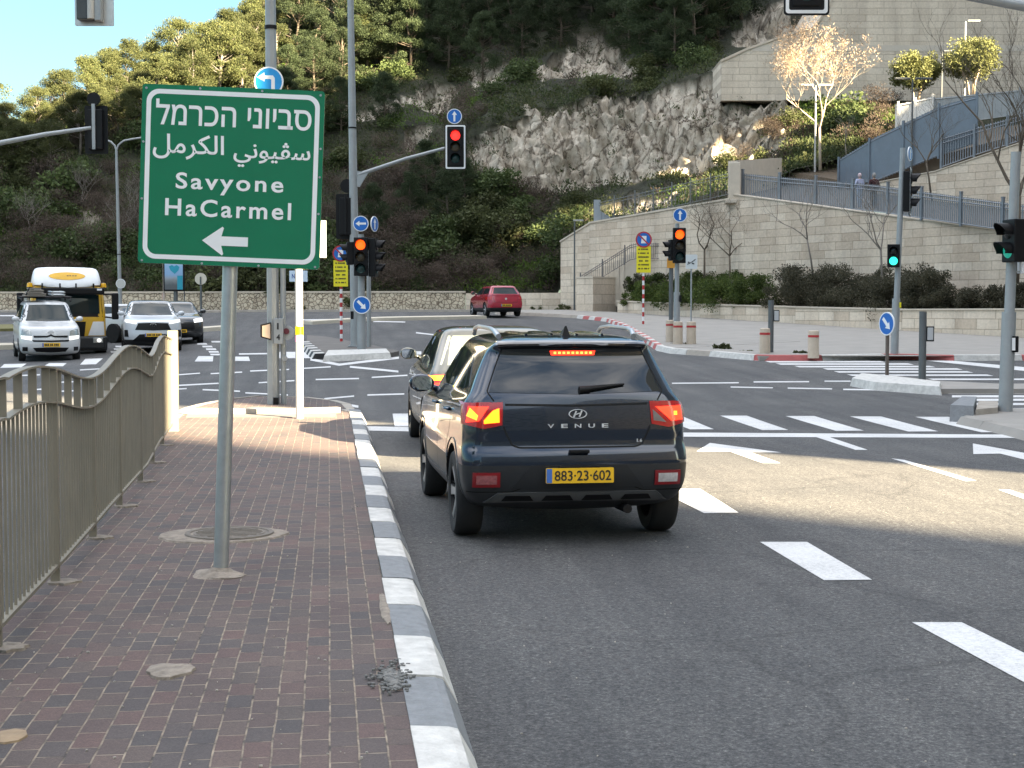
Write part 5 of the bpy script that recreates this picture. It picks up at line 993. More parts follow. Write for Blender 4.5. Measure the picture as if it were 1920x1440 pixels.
# yellow lorry
def lorry():
    c = 48.6; u = 128; th = math.pi - DIRV(u) + R(3.5); f = base(u, c); d = Vector((-math.sin(th), math.cos(th), 0)); o = f - d * 0.0; o.z = g(o.x, o.y) - .16; e = empty('lorry', o, th, label='yellow lorry with a white roof deflector bearing a yellow oval, behind the white van', cat='lorry'); YP = paint('lorry_yellow_paint', (.62, .36, .015), .3, 0, .6); W = 1.22
    LV = [(-1.9, -.12, W, .62, .62, .1, .16, .02, .1), (-1.9, -.02, W, .72, .72, .1, .16, .02, .12), (-1.9, 0, W, 1.1, 1.1, .1, .16, .02, .12), (-1.9, -.01, W, 1.5, 1.5, .1, .16, .02, .12), (-1.9, -.05, W - .01, 1.8, 1.8, .1, .16, .02, .12), (-1.9, -.18, W - .06, 2.55, 2.55, .1, .16, .02, .12), (-1.9, -.22, W - .1, 2.72, 2.72, .1, .16, .02, .12), (-1.8, -.3, W - .2, 2.78, 2.78, .1, .16, .02, .1)]
    s = Shell(e, LV, YP, [0] * 8, 1, None, 'cab'); s.patch('windscreen', [(-.98, 2.42), (.98, 2.42)], [(-1.0, 1.72), (1.0, 1.72)], 'y', 1, GLASS, off=.012, rows=4); 
    mb = MB(); mb.M = T(0, 0, 0)
    s.patch('windscreen_frame', [(-1.06, 2.52), (1.06, 2.52)], [(-1.1, 1.60), (1.1, 1.60)], 'y', 1, BLACK, off=.004, rows=4); s.patch('grille', [(-.55, 1.42), (.55, 1.42)], [(-.5, .86), (.5, .86)], 'y', 1, BLACK, off=.012)
    for sx in (-1, 1): s.patch('white_panel', [(sx * .78, 1.42), (sx * 1.12, 1.42)], [(sx * .62, .90), (sx * 1.14, .90)], 'y', 1, WHITE, off=.012)
    mb = MB(); mb.box((0, -.35, .60), (2.44, .8, .55), bev=.05); mb.box((0, .0, .62), (2.3, .2, .45), bev=.05); bp_ = mb.build('bumper', CLAD, e)
    for sx in (-1, 1): mb = MB(); mb.box((sx * .92, .10, .72), (.32, .05, .2), bev=.02); hl_ = mb.build('headlamp', HEADL, bp_)
    mb = MB(); mb.M = T(-.95, 0, .72); mb.disc(0, 0, .075, .115, .132, 16); mb.build('lamp_glow', LHEAD, bp_)
    mb = MB(); mb.box((0, .02, 2.56), (2.28, .26, .26), bev=.05); mb.tube([(-1.0, .1, 2.66), (1.0, .1, 2.66)], .03, 8); 
    for x in (-.8, -.25, .25, .8): mb.box((x, .05, 2.74), (.05, .06, .22))
    vz = mb.build('sun_visor', BLACK, e)
    for sx in (-1, 1): mb = MB(); mb.box((sx * .98, .14, 2.62), (.16, .03, .07), bev=.01); mb.build('marker_lamp', WHITE, vz)
    LD = [(-2.0, -.15, 1.12, 2.68, 2.68, .1, .2, .02, .1), (-2.0, -.2, 1.10, 2.9, 2.9, .1, .2, .02, .1), (-2.0, -.42, 1.04, 3.25, 3.3, .1, .2, .02, .1), (-2.0, -.60, .98, 3.46, 3.42, .12, .2, .02, .1), (-1.9, -.75, .8, 3.52, 3.48, .12, .2, .02, .1)]
    dfl = Shell(e, LD, WHITE, [0] * 5, 1, None, 'roof_deflector'); ov = [(.0 + .58 * math.cos(a), 3.13 + .145 * math.sin(a)) for a in [math.pi * i / 12 for i in range(13)]]; lo_ = [(x, 6.26 - z) for x, z in ov]; ob = dfl.patch('oval_mark', ov, lo_, 'y', 1, mat('oval_yellow', (.75, .42, .03), .4), off=.012, parent=dfl.o, cols=16)
    for x in (-.30, -.22, -.13, -.05): dfl.patch('mark', [(x, 3.155), (x + .06, 3.155)], [(x, 3.125), (x + .06, 3.125)], 'y', 1, INK, off=.016, cols=2, rows=1, parent=dfl.o)
    e.scale = (1, 1, .87)
    for sx in (-1, 1):
        mb = MB(); mb.box((sx * 1.48, .02, 2.0), (.22, .16, 1.0), bev=.05); mb.tube([(sx * 1.1, .0, 2.45), (sx * 1.45, .02, 2.45)], .03, 8); mb.tube([(sx * 1.15, .0, 1.6), (sx * 1.45, .02, 1.55)], .03, 8); mb.build('wing_mirror', BLACK, e)
        mb = MB(); mb.lathe([(0, .17), (.08, .15), (.1, .02), (.1, 0)], 14); ob = mb.build('beacon', mat('amber_beacon', (.8, .42, .0), .25, 0, 0, coat=.6) if 'amber_beacon' not in MATS else MATS['amber_beacon'], e, smooth=True, loc=(sx * 1.16, -.5, 2.72)); 
        s.patch('side_window', [(-1.45, 2.4), (-.5, 2.4)], [(-1.45, 1.6), (-.3, 1.6)], 'x', sx, GLASS); s.line('seam', [(-1.55, 2.5), (-1.55, .7)], 'x', sx, .015)
        wheel(e, sx * 1.05, -1.25, .5, .3, 8); wheel(e, sx * 1.05, -4.9, .5, .3, 8)
        mb = MB(); mb.lathe([(.56, -.16), (.62, -.16), (.62, .16), (.56, .16)], 24, 'X'); mb.M = Matrix(); mb.v = [(a + sx * 1.08, b - 1.25, c_ + .52) for a, b, c_ in mb.v]; mb.build('mudguard', BLACK, e)
    mb = MB(); mb.box((0, -4.1, .85), (.9, 6.2, .3)); mb.build('chassis', BLACK, e); mb = MB(); mb.box((0, -4.6, 1.75), (2.4, 4.6, 1.4), bev=.04); mb.build('load_body', mat('lorry_body_grey', (.25, .24, .21), .6, 0, .1, 2), e)
lorry()

# ------------------------------------------------------------------ the two walkers behind the grey fence
def person(u, v, c, h, lab, top, trousers, hair, rz, headcover=None, lean=0.0):
    p = pt(u, v, c); e = empty('person', p, rz, label=lab, cat='person'); k = h / 1.75
    J = {'pelvis': (0, 0, .95), 'waist': (0, .01, 1.08), 'chest': (0, .02 + lean * .3, 1.32), 'neck': (0, .01 + lean, 1.47), 'h0': (0, 0 + lean, 1.55), 'ls': (-.17, .01 + lean * .8, 1.41), 'rs': (.17, .01 + lean * .8, 1.41), 'le': (-.24, .03, 1.14), 're': (.24, .03, 1.14), 'lw': (-.2, -.14, .98), 'rw': (.2, -.14, .98), 'lf': (-.17, -.2, .93), 'rf': (.17, -.2, .93),
         'lh': (-.095, 0, .9), 'rh': (.095, 0, .9), 'lk': (-.1, -.05, .5), 'rk': (.1, .05, .5), 'la': (-.1, .02, .09), 'ra': (.1, .08, .09), 'lt': (-.11, -.13, .04), 'rt': (.11, -.06, .04)}
    E = [('pelvis', 'waist'), ('waist', 'chest'), ('chest', 'neck'), ('neck', 'h0'), ('chest', 'ls'), ('chest', 'rs'), ('ls', 'le'), ('rs', 're'), ('le', 'lw'), ('re', 'rw'), ('lw', 'lf'), ('rw', 'rf'), ('pelvis', 'lh'), ('pelvis', 'rh'), ('lh', 'lk'), ('rh', 'rk'), ('lk', 'la'), ('rk', 'ra'), ('la', 'lt'), ('ra', 'rt')]
    RD = dict(pelvis=.15, waist=.145, chest=.165, neck=.055, h0=.05, ls=.075, rs=.075, le=.055, re=.055, lw=.036, rw=.036, lf=.03, rf=.03, lh=.1, rh=.1, lk=.068, rk=.068, la=.045, ra=.045, lt=.035, rt=.035)
    ks = list(J); me = bpy.data.meshes.new('p'); me.from_pydata([Vector(J[q]) * k for q in ks], [(ks.index(a), ks.index(b)) for a, b in E], []); ob = bpy.data.objects.new('p', me); COL.objects.link(ob); m = ob.modifiers.new('k', 'SKIN'); m.use_smooth_shade = True; m2 = ob.modifiers.new('s', 'SUBSURF'); m2.levels = m2.render_levels = 2
    for i, q in enumerate(ks): me.skin_vertices[0].data[i].radius = (RD[q] * k, RD[q] * k * (.72 if q in ('chest', 'waist', 'pelvis') else 1)); me.skin_vertices[0].data[i].use_root = q == 'pelvis'
    dg = bpy.context.evaluated_depsgraph_get(); out = bpy.data.meshes.new_from_object(ob.evaluated_get(dg), depsgraph=dg); bpy.data.objects.remove(ob); out.name = 'body'
    out.materials.clear()
    for mm in (top, trousers, SKIN): out.materials.append(mm)
    for f in out.polygons:
        z = f.center.z / k; f.material_index = 2 if z > 1.475 or (f.center.y < -.15 and .88 < z < 1.0 and abs(f.center.x) > .12) else (1 if z < .93 else 0)
    new_obj('body', out, e); mb = MB(); bm = bmesh.new(); bmesh.ops.create_icosphere(bm, subdivisions=3, radius=1); vs = []
    for q in bm.verts:
        x, y, z = q.co; jaw = 1 - .22 * max(0, -z); nose = .02 * math.exp(-((x / .12) ** 2 + ((z + .12) / .18) ** 2)) if y < 0 else 0; eye = .008 * math.exp(-(((abs(x) - .35) / .14) ** 2 + ((z - .08) / .12) ** 2)) if y < 0 else 0
        vs.append((x * .075 * jaw * k, (y * .095 * (1 - .1 * max(0, -z)) - nose + eye + lean) * k, (z * .12 + 1.63) * k))
    bm.verts.index_update(); mb.add(vs, [tuple(t.index for t in f.verts) for f in bm.faces])
    for sx in (-1, 1): mb.box((sx * .077 * k, lean, 1.62 * k), (.015, .03, .055), bev=.004)
    hd = mb.build('head', SKIN, e, smooth='all'); mb = MB(); vs2 = []; keep = []
    for q in bm.verts: x, y, z = q.co; vs2.append((x * .088 * k, (y * .108 + .012 + lean) * k, (z * .125 + 1.645) * k))
    fs = [tuple(t.index for t in f.verts) for f in bm.faces if (f.calc_center_median().z > .35 or f.calc_center_median().y > (.05 if headcover else .25) ) or (headcover and f.calc_center_median().z > -.9 and abs(f.calc_center_median().x) > .72)]
    mb.add(vs2, fs); mb.build('hair' if not headcover else 'headscarf', hair, hd, smooth='all'); bm.free(); return e
SKIN = mat('skin', (.42, .25, .18), .6, 0, .08, 8)
person(1611, 392, 67.2, 1.60, 'person in a pale lilac top with a pinkish head covering walking behind the grey fence', mat('lilac_cloth', (.42, .45, .62), .9, 0, .1, 9), mat('pale_blue_cloth', (.35, .40, .50), .9, 0, .1, 9), mat('pink_scarf', (.52, .40, .42), .9, 0, .1, 9), rzc + R(205), True)
person(1638, 398, 66.6, 1.74, 'person in a dark red jacket with short grey hair walking behind the grey fence', mat('dark_red_jacket', (.045, .012, .014), .85, 0, .5, 5), mat('dark_trousers', (.03, .03, .035), .9, 0, .1, 9), mat('grey_hair', (.25, .24, .23), .9, 0, .15, 20), rzc + R(190))
# ------------------------------------------------------------------ street furniture
def arrow_up(cx, cz, L, w, hw, hl, ang=0.0):    # polygon of an arrow pointing up, turned by ang clockwise
    P = [(-w / 2, -L / 2), (w / 2, -L / 2), (w / 2, L / 2 - hl), (hw / 2, L / 2 - hl), (0, L / 2), (-hw / 2, L / 2 - hl), (-w / 2, L / 2 - hl)]
    c, s = math.cos(ang), math.sin(ang); return [(cx + x * c + z * s, cz - x * s + z * c) for x, z in P]
def round_sign(parent, x, y, z, r, rz=0.0, arrow=None, face=None, name='round_sign', back=False):
    mb = MB(); mb.M = T(x, y, z, rz); mb.disc(0, 0, r, -0.012, 0.012, mi=1); o = mb.build(name, [face or BLUE, LGALV if not back else WHITE], parent)
    mb = MB(); mb.M = T(x, y, z, rz); mb.disc(0, 0, r * 0.9, -0.0145, -0.0125); f = mb.build('sign_face', face or BLUE, o)
    o.data.materials[1] = WHITE
    if arrow:
        mb = MB(); mb.M = T(x, y, z, rz)
        for p in arrow: mb.prism([(a * r, b * r) for a, b in p], -0.0175, -0.0146)
        mb.build('arrow', WHITE, o)
    return o
UP = [arrow_up(0, 0, 1.35, 0.26, 0.7, 0.5)]
LEFT = [arrow_up(0, 0, 1.35, 0.26, 0.7, 0.5, -math.pi / 2)]
DR = [arrow_up(0, 0, 1.3, 0.3, 0.75, 0.5, math.radians(135))]
TURN = [[(0.42, -0.85), (0.42, 0.22), (0.30, 0.40), (-0.28, 0.40), (-0.28, 0.62), (-0.78, 0.28), (-0.28, -0.02), (-0.28, 0.16), (0.12, 0.16), (0.18, 0.1), (0.18, -0.85)]]
def head(parent, x, y, z, rz=0.0, n=3, d=0.3, lit=None, glow=None, board=False, wborder=False, visor=True, dull=True, vlen=None, name='signal_head'):
    """traffic signal head; z = underside, faces local -Y before turning by rz"""
    w = d + 0.09; h = n * (d + 0.035) + 0.07; mb = MB(); mb.M = T(x, y, z, rz); mb.box((0, 0.02, h / 2), (w, 0.20, h), bev=0.02)
    o = mb.build(name, BLACK, parent)
    if board:
        mb = MB(); mb.M = T(x, y, z, rz); bw, bh = w + 0.24, h + 0.24; mb.M = mb.M @ Matrix.Translation((0, 0, h / 2))
        mb.prism(rrect(bw, bh, 0.05), -0.06, -0.04); b = mb.build('backboard', BLACK, o)
        mb = MB(); mb.M = T(x, y, z, rz) @ Matrix.Translation((0, 0, h / 2)); mb.ring(rrect(bw - .05, bh - .05, 0.04), rrect(bw - .14, bh - .14, .03), -0.066, -0.061); mb.build('white_border', WHITE, o)
    if wborder:
        mb = MB(); mb.M = T(x, y, z, rz) @ Matrix.Translation((0, 0, h / 2)); mb.ring(rrect(w + .09, h + .09, 0.03), rrect(w + .005, h + .005, .02), -0.02, 0.02); mb.build('white_border', WHITE, o)
    for k in range(n):
        zc = h - 0.045 - (k + 0.5) * (d + 0.03); mb = MB(); mb.M = T(x, y, z, rz) @ Matrix.Translation((0, 0, zc)); mb.lathe([(0, -0.118), (d * .25, -0.115), (d * .42, -0.098), (d * .46, -0.078)], 20, 'Y')
        m = glow if k == lit else ([LDARK, LAMBD, LGRND][k if n == 3 else (0 if k == 0 else 2)] if dull else LDARK); mb.build('lens', m, o, smooth='all')
        if visor:
            vl = vlen or d * 0.85; mb = MB(); mb.M = T(x, y, z, rz) @ Matrix.Translation((0, 0, zc)); a0, a1, q = -0.12 * math.pi, 1.12 * math.pi, 14; P = []
            for yy, tp in ((-0.078, 0), (-0.078 - vl, 1)):
                P.append([(d * .5 * math.cos(a0 + (a1 - a0) * i / q), yy + (0.45 * vl * (1 - max(0, math.sin(a0 + (a1 - a0) * i / q))) if tp else 0), d * .5 * math.sin(a0 + (a1 - a0) * i / q)) for i in range(q + 1)])
            P2 = [[(a * .95, b, c * .95) for a, b, c in r] for r in P]; mb.grid(P); mb.grid(P2[::-1]); mb.grid([P[1], P2[1]]); mb.build('visor', BLACK, o, smooth='all')
    return o
def pole(parent, x, y, z0, z1, r0, r1=None, m=None, name='pole', n=14, lean=0.0, collar=None):
    mb = MB(); mb.tube([(x, y, z0), (x + lean, y, z1)], [r0, r1 if r1 is not None else r0], n); o = mb.build(name, m or GALV, parent, smooth=True)
    if collar:
        for zc in collar: mb = MB(); mb.tube([(x + lean * (zc - z0) / (z1 - z0), y, zc), (x + lean * (zc - z0) / (z1 - z0), y, zc + .04)], (r0 + (r1 - r0 if r1 else 0) * (zc - z0) / (z1 - z0)) * 1.12 + .004, n); mb.build('collar', BLACK, o)
    return o
def foot(parent, x, y, w=0.36, h=0.03, m=None):
    mb = MB(); mb.box((x, y, h / 2), (w, w, h), bev=0.008)
    for a in (-1, 1):
        for b in (-1, 1): mb.tube([(x + a * w * .36, y + b * w * .36, h), (x + a * w * .36, y + b * w * .36, h + .05)], .013, 6)
    return mb.build('base_plate', m or LGALV, parent)


# green direction sign on its leaning post
pb = G(412, 1080, 0.125); S = F / depth(pb); e = empty('direction_sign', (pb.x, pb.y, g(pb.x, pb.y) + 0.125), rzc + R(1.5), 0, R(2.25), label='green direction sign with white Hebrew, Arabic and Latin lettering on a leaning steel post', cat='road sign')
H0 = (1080 - 336) / S; mb = MB(); mb.tube([(0, 0.04, -0.1), (0, 0.04, H0 + 0.4)], 0.046, 20); mb.build('post', GALV, e, smooth=True)
mb = MB(); n = 30; mb.lathe([(0.047, 0.05), (0.08, 0.03), (0.17, 0.010), (0.20, -0.02)], 26)
for i, v in enumerate(mb.v): k = 1 + 0.22 * math.sin(i * 1.7) * (i % 4 > 1); mb.v[i] = (v[0] * k, (v[1] + .04) * k * 0.8, v[2])
mb.build('cement_foot', MATS['cement_patch'], e)
PW, PH = 1.09, 1.07; mb = MB(); mb.M = T(0, 0, H0); mb.prism(rrect(PW, PH, 0.02, 3), -0.022, 0.0, 0); mb.prism(rrect(PW - .01, PH - .01, 0.02, 3), 0.0, 0.022, 1); pan = mb.build('panel', [GREEN, GREENE], e)
mb = MB(); mb.M = T(0, 0, H0); mb.ring(rrect(PW - .055, PH - .055, 0.075, 8), rrect(PW - .11, PH - .11, 0.052, 8), -0.0235, -0.0222); mb.build('border', WHITE, pan)
mb = MB(); mb.M = T(0, 0, H0)
mb.text('סביוני הכרמל'[::-1], 0.005, 0.372, 0.93, 0.155, -0.0238, 0.012)
ar = 'الكرمل', 'سڤيوني'
FORMS = '\uFEB3\uFB6D\uFEF4\uFEEE\uFEE7\uFEF2', '\uFE8D\uFEDF\uFEDC\uFEAE\uFEE3\uFEDE'
mb.text(FORMS[0][::-1], 0.24, 0.140, 0.46, 0.155, -0.0238, 0.013); mb.text(FORMS[1][::-1], -0.26, 0.168, 0.425, 0.15, -0.0238, 0.013)
mb.text('Savyone', -0.008, -0.048, 0.645, 0.128, -0.0238, 0.018, 1.22); mb.text('HaCarmel', -0.012, -0.193, 0.755, 0.105, -0.0238, 0.018, 1.22)
mb.build('lettering', WHITE, pan)
mb = MB(); mb.M = T(-0.012, 0, H0 - 0.386); mb.prism([(-.151, 0), (-.03, .086), (-.022, .078), (-.036, .028), (.124, .028), (.124, -.028), (-.036, -.028), (-.022, -.078), (-.03, -.086)], -0.0252, -0.0222); mb.build('arrow', WHITE, pan)
mb = MB(); mb.M = T(0, 0, H0)
for x, z in ((-.52, .51), (-.2, .52), (.17, .52), (.52, .51), (-.53, .19), (-.53, -.15), (.53, .19), (.53, -.2), (-.52, -.52), (-.16, -.525), (.18, -.525), (.52, -.52), (.53, .02)): mb = MB(); mb.M = T(0, 0, H0); mb.disc(x, z, .007, -.027, -.022, 8); mb.build('rivet', GALV, pan)
mb = MB()
for z in (.25, -.25): mb.box((0, .06, H0 + z), (.16, .13, .05))
mb.build('bracket', GALV, e)

# khaki railing along the pavement edge
FL = [(-1.545, 4.0), (-1.56, 6.0), (-1.63, 9.4), (-1.72, 12.2), (-1.80, 15.0), (-1.97, 17.6), (-2.1, 20.4)]
def fl(y):
    for (x0, y0), (x1, y1) in zip(FL[:-1], FL[1:]):
        if y <= y1: return x0 + (x1 - x0) * (y - y0) / (y1 - y0)
    return FL[-1][0]
def ftop(y): return 1.297 if y < 7.55 else 1.235 + 0.082 * math.cos(2 * math.pi * (y - 8.3) / 5.15) - (0.0 if y < 19.3 else (y - 19.3) * -0.05)
e = empty('railing', (0, 4.0, 0.125), label='long khaki steel railing with a wavy top rail along the brick pavement', cat='railing'); zf = lambda y: g(fl(y), y)
ys_ = [4.0 + 0.1 * i for i in range(164)] + [20.35]
def rail(name, hz, w_, t_):
    mb = MB(); Pp = []
    for y in ys_:
        x, z = fl(y), zf(y) + hz(y); Pp.append([(x - w_ / 2, y - 4, z), (x + w_ / 2, y - 4, z), (x + w_ / 2, y - 4, z - t_), (x - w_ / 2, y - 4, z - t_), (x - w_ / 2, y - 4, z)])
    mb.grid(Pp); mb.f = [f[::-1] for f in mb.f]; return mb.build(name, RAILP, e)
rail('top_rail', ftop, 0.05, 0.012); rail('middle_rail', lambda y: ftop(y) - 0.20, 0.05, 0.012); rail('bottom_rail', lambda y: 0.115, 0.045, 0.02)
mb = MB(); y = 4.05
while y < 20.3:
    x = fl(y); z0, z1 = zf(y) + 0.10, zf(y) + ftop(y) - 0.205; mb.box((x, y - 4, (z0 + z1) / 2), (0.0145, 0.010, z1 - z0)); y += 0.118
mb.build('pickets', RAILP, e)
mb = MB(); y = 4.1
while y < 20.2:
    x = fl(y); z1 = zf(y) + ftop(y); mb = MB(); mb.box((x, y - 4, z1 - .105), (0.045, 0.012, .19)); y += 0.43; mb.build('spacer', RAILP, e)
py = [5.55, 7.32, 9.08, 10.85, 12.6, 14.4, 16.2, 18.3]
for y in py:
    mb = MB(); x = fl(y); z1 = ftop(y) - .01; mb.box((x, y - 4, zf(y) + z1 / 2), (0.052, 0.03, z1)); p_ = mb.build('post', RAILP, e)
    mb = MB(); n = 18; Pq = [(x + .05 + .10 * (1 + rnd.uniform(-.2, .2)) * math.cos(6.283 * i / n), y - 4 + .085 * (1 + rnd.uniform(-.25, .25)) * math.sin(6.283 * i / n)) for i in range(n)]; zz = zf(y)
    mb.add([(a, b, zz - .02) for a, b in Pq] + [(x + (a - x) * .92, b, zz + .014) for a, b in Pq], [tuple(range(n, 2 * n))] + [(i, (i + 1) % n, n + (i + 1) % n, n + i) for i in range(n)]); mb.build('footing', MATS['cement_patch'], p_)
mb = MB(); mb.box((fl(20.4) + .02, 16.42, zf(20.4) + .67), (.13, .10, 1.36), bev=.006); mb.build('end_post', mat('cream_painted_post', (0.28, 0.235, 0.14), 0.55, 0, 0.08, 4), e)

# tall grey lamp column with left-turn sign, number box and thin pipe
pb = G(513, 757, 0.13); d = depth(pb); s = d / F; e = empty('lamp_column', (pb.x, pb.y, pb.z), rzc, label='tall grey lamp column with a blue left-turn sign and a box numbered 14', cat='lamp column')
mb = MB(); mb.tube([(0, 0, -.1), (0, 0, 9.2)], [.105, .085], 8); c_ = mb.build('column', LGALV, e)
mb = MB(); zb = (757 - 62) * s; mb.tube([(0, 0, zb), (0, 0, zb + .06)], .106, 10); mb.build('band', BLACK, c_)
mb = MB(); mb.tube([(.17, .02, -.05), (.17, .02, 5.2)], .048, 12); mb.build('side_pipe', LGALV, e, smooth=True)
mb = MB(); mb.box((.06, -.12, 0.05), (.08, .08, .12)); mb.build('cable_shoe', BLACK, e)
mb = MB(); zb = (757 - 621) * s; mb.box((.115, -.10, zb), (.16, .1, .43), bev=.01); bx = mb.build('number_box', LGALV, e)
mb = MB(); mb.M = T(.105, 0, zb); mb.text('1', 0, .085, .03, .11, -.152, .02); mb.text('4', 0.005, -.10, .065, .10, -.152, .03); mb.build('number', INK, bx)
mb = MB(); mb.M = T(-.06, -.12, zb); mb.prism([(-.13, -.10), (-.13, .11), (.04, .15), (.04, -.15)], -.02, .02); fb = mb.build('flap_frame', BLACK, e)
mb = MB(); mb.M = T(-.055, -.12, zb); mb.prism([(-.105, -.085), (-.105, .09), (.03, .125), (.03, -.125)], -.024, -.02); mb.build('flap_panel', mat('beige_panel', (.42, .33, .26), .6, 0, .08, 6), fb)
mb = MB(); mb.M = T(.245, -.03, zb - .03); mb.disc(0, 0, .12, -.03, .03, 24); b = mb.build('round_box', LGALV, e); mb = MB(); mb.M = T(.235, -.03, zb + .0); mb.disc(0, 0, .05, -.06, -.03, 16); mb.build('push_button', mat('dark_red_button', (.12, .02, .03), .4), b)
mb = MB(); mb.M = T(.2, -.03, (757 - 672) * s); mb.disc(0, 0, .045, -.04, .02, 16); mb.build('bolt_cap', LGALV, e)
o = round_sign(e, -.02, -.12, (757 - 160) * s, .245, 0, TURN, LBLUE)
# cream pole with yellow and pink stickers
pb = G(562, 784, 0.13); d = depth(pb); s = d / F; e = empty('sign_pole', (pb.x, pb.y, pb.z), rzc, label='cream painted pole with a yellow and a pink sticker just right of the green sign', cat='pole')
p_ = pole(e, 0, 0, -.1, (784 - 190) * s, .058, .056, CREAMP, n=18)
mb = MB(); mb.tube([(0, 0, (784 - 628) * s), (0, 0, (784 - 612) * s)], .0605, 18); mb.build('yellow_sticker', mat('yellow_vinyl', (.85, .72, .0), .4), p_)
mb = MB(); mb.tube([(0, 0, (784 - 641) * s), (0, 0, (784 - 629) * s)], .0603, 18); mb.build('pink_sticker', mat('pink_vinyl', (.70, .33, .45), .5, 0, .35, 25), p_)
mb = MB(); mb.M = T(.17, .08, (784 - 449) * s); mb.box((0, 0, 0), (.46, .03, .55)); mb.build('sign_board', mat('ivory_board', (.62, .58, .50), .5, 0, .05, 4), e)
# street-name plate on its own thin post behind
pb = base(560, 46); s = 46 / F; e = empty('name_plate', pb, rzc, label='small white plate with blue lettering behind the cream pole, below the green sign', cat='sign')
pole(e, .05, .05, -.1, 2.4, .035, None, LGALV); zb = (project(pb)[1] - 518) * s; mb = MB(); mb.box((0, 0, zb), (.56, .02, .34), bev=.005); o = mb.build('plate', mat('pale_blue_plate', (.55, .66, .78), .4, 0, .05, 4), e); mb = MB(); mb.M = T(-.12, 0, zb); mb.text('Ne', 0, 0, .16, .14, -.012, .03); mb.build('lettering', mat('blue_ink', (.03, .08, .3), .5), o)

# signal group on the traffic island
def gpole(u, vb, c=None): p = G(u, vb, 0.12); return p, depth(p) / F
p, s = gpole(667, 650); e = empty('signal_mast', (p.x, p.y, p.z), rzc, label='tall tapered grey mast on the island with an arm holding a red traffic light', cat='traffic light'); Z = lambda v: (650 - v) * s; X = lambda u: (u - 667) * s
pole(e, 0, 0, -.1, Z(-60), .15, .085, LGALV, lean=X(660), collar=[Z(244)]); foot(e, 0, 0, .42)
mb = MB(); a0 = Vector((X(672), 0, Z(330))); a1 = Vector((X(852), -.05, Z(276))); mb.tube([a0, a0.lerp(a1, .5) + Vector((0, 0, .05)), a1], [.06, .05, .042], 10); arm = mb.build('arm', LGALV, e, smooth=True)
mb = MB(); mb.prism([(X(668), Z(322)), (X(692), Z(326)), (X(676), Z(352)), (X(668), Z(352))], -.05, .05); mb.build('gusset', LGALV, arm)
head(e, X(855), -.05, Z(313), 0, 3, .3, 0, LRED, board=True); round_sign(e, X(853), -.08, Z(222), 14 * s, 0, UP)
hb = head(e, X(651), .02, Z(441), math.pi, 3, .3, None, None, board=True); 
mb = MB(); mb.M = T(X(652), .05, Z(350)); mb.disc(0, 0, .2, -.02, .02, 24); mb.build('round_sign_back', BLACK, hb)
mb = MB(); mb.tube([(X(651), .12 - .3, Z(441)), (X(651), -.18, Z(368))], .03, 8); mb.build('mounting_tube', BLACK, hb)
p, s = gpole(678, 656); e = empty('traffic_light', (p.x, p.y, p.z), rzc, label='grey signal pole on the island showing orange, with blue left-arrow and keep-right signs', cat='traffic light'); Z = lambda v: (656 - v) * s; X = lambda u: (u - 678) * s
pole(e, 0, .0, -.1, Z(440), .115, .08, LGALV, collar=None); mb = MB(); mb.tube([(0, 0, 0), (0, 0, Z(580))], .125, 14); mb.build('sleeve', LGALV, e, smooth=True)
head(e, X(679), -.2, Z(518), 0, 3, .3, 0, LORG); head(e, X(702), .02, Z(519), R(82), 3, .3, None); head(e, X(656), .02, Z(497), -R(80), 2, .25, None)
round_sign(e, X(679), -.2, Z(421), 14.5 * s, 0, LEFT); round_sign(e, X(703), .0, Z(421), 14.5 * s, R(68), UP); round_sign(e, X(680), -.2, Z(572), 16.5 * s, 0, DR)
mb = MB(); mb.box((X(661), -.05, Z(591)), (.08, .1, .22)); mb.build('push_button_box', BLACK, e)
p, s = gpole(692, 650); e = empty('pole', (p.x, p.y, p.z), rzc, label='plain dark grey pole just right of the island signal pole', cat='pole'); pole(e, 0, 0, -.1, (650 - 470) * s, .065, None, LGALV); 
DGREY = mat('dark_grey_painted_steel', (.11, .12, .125), .45, .2, .1, 5)
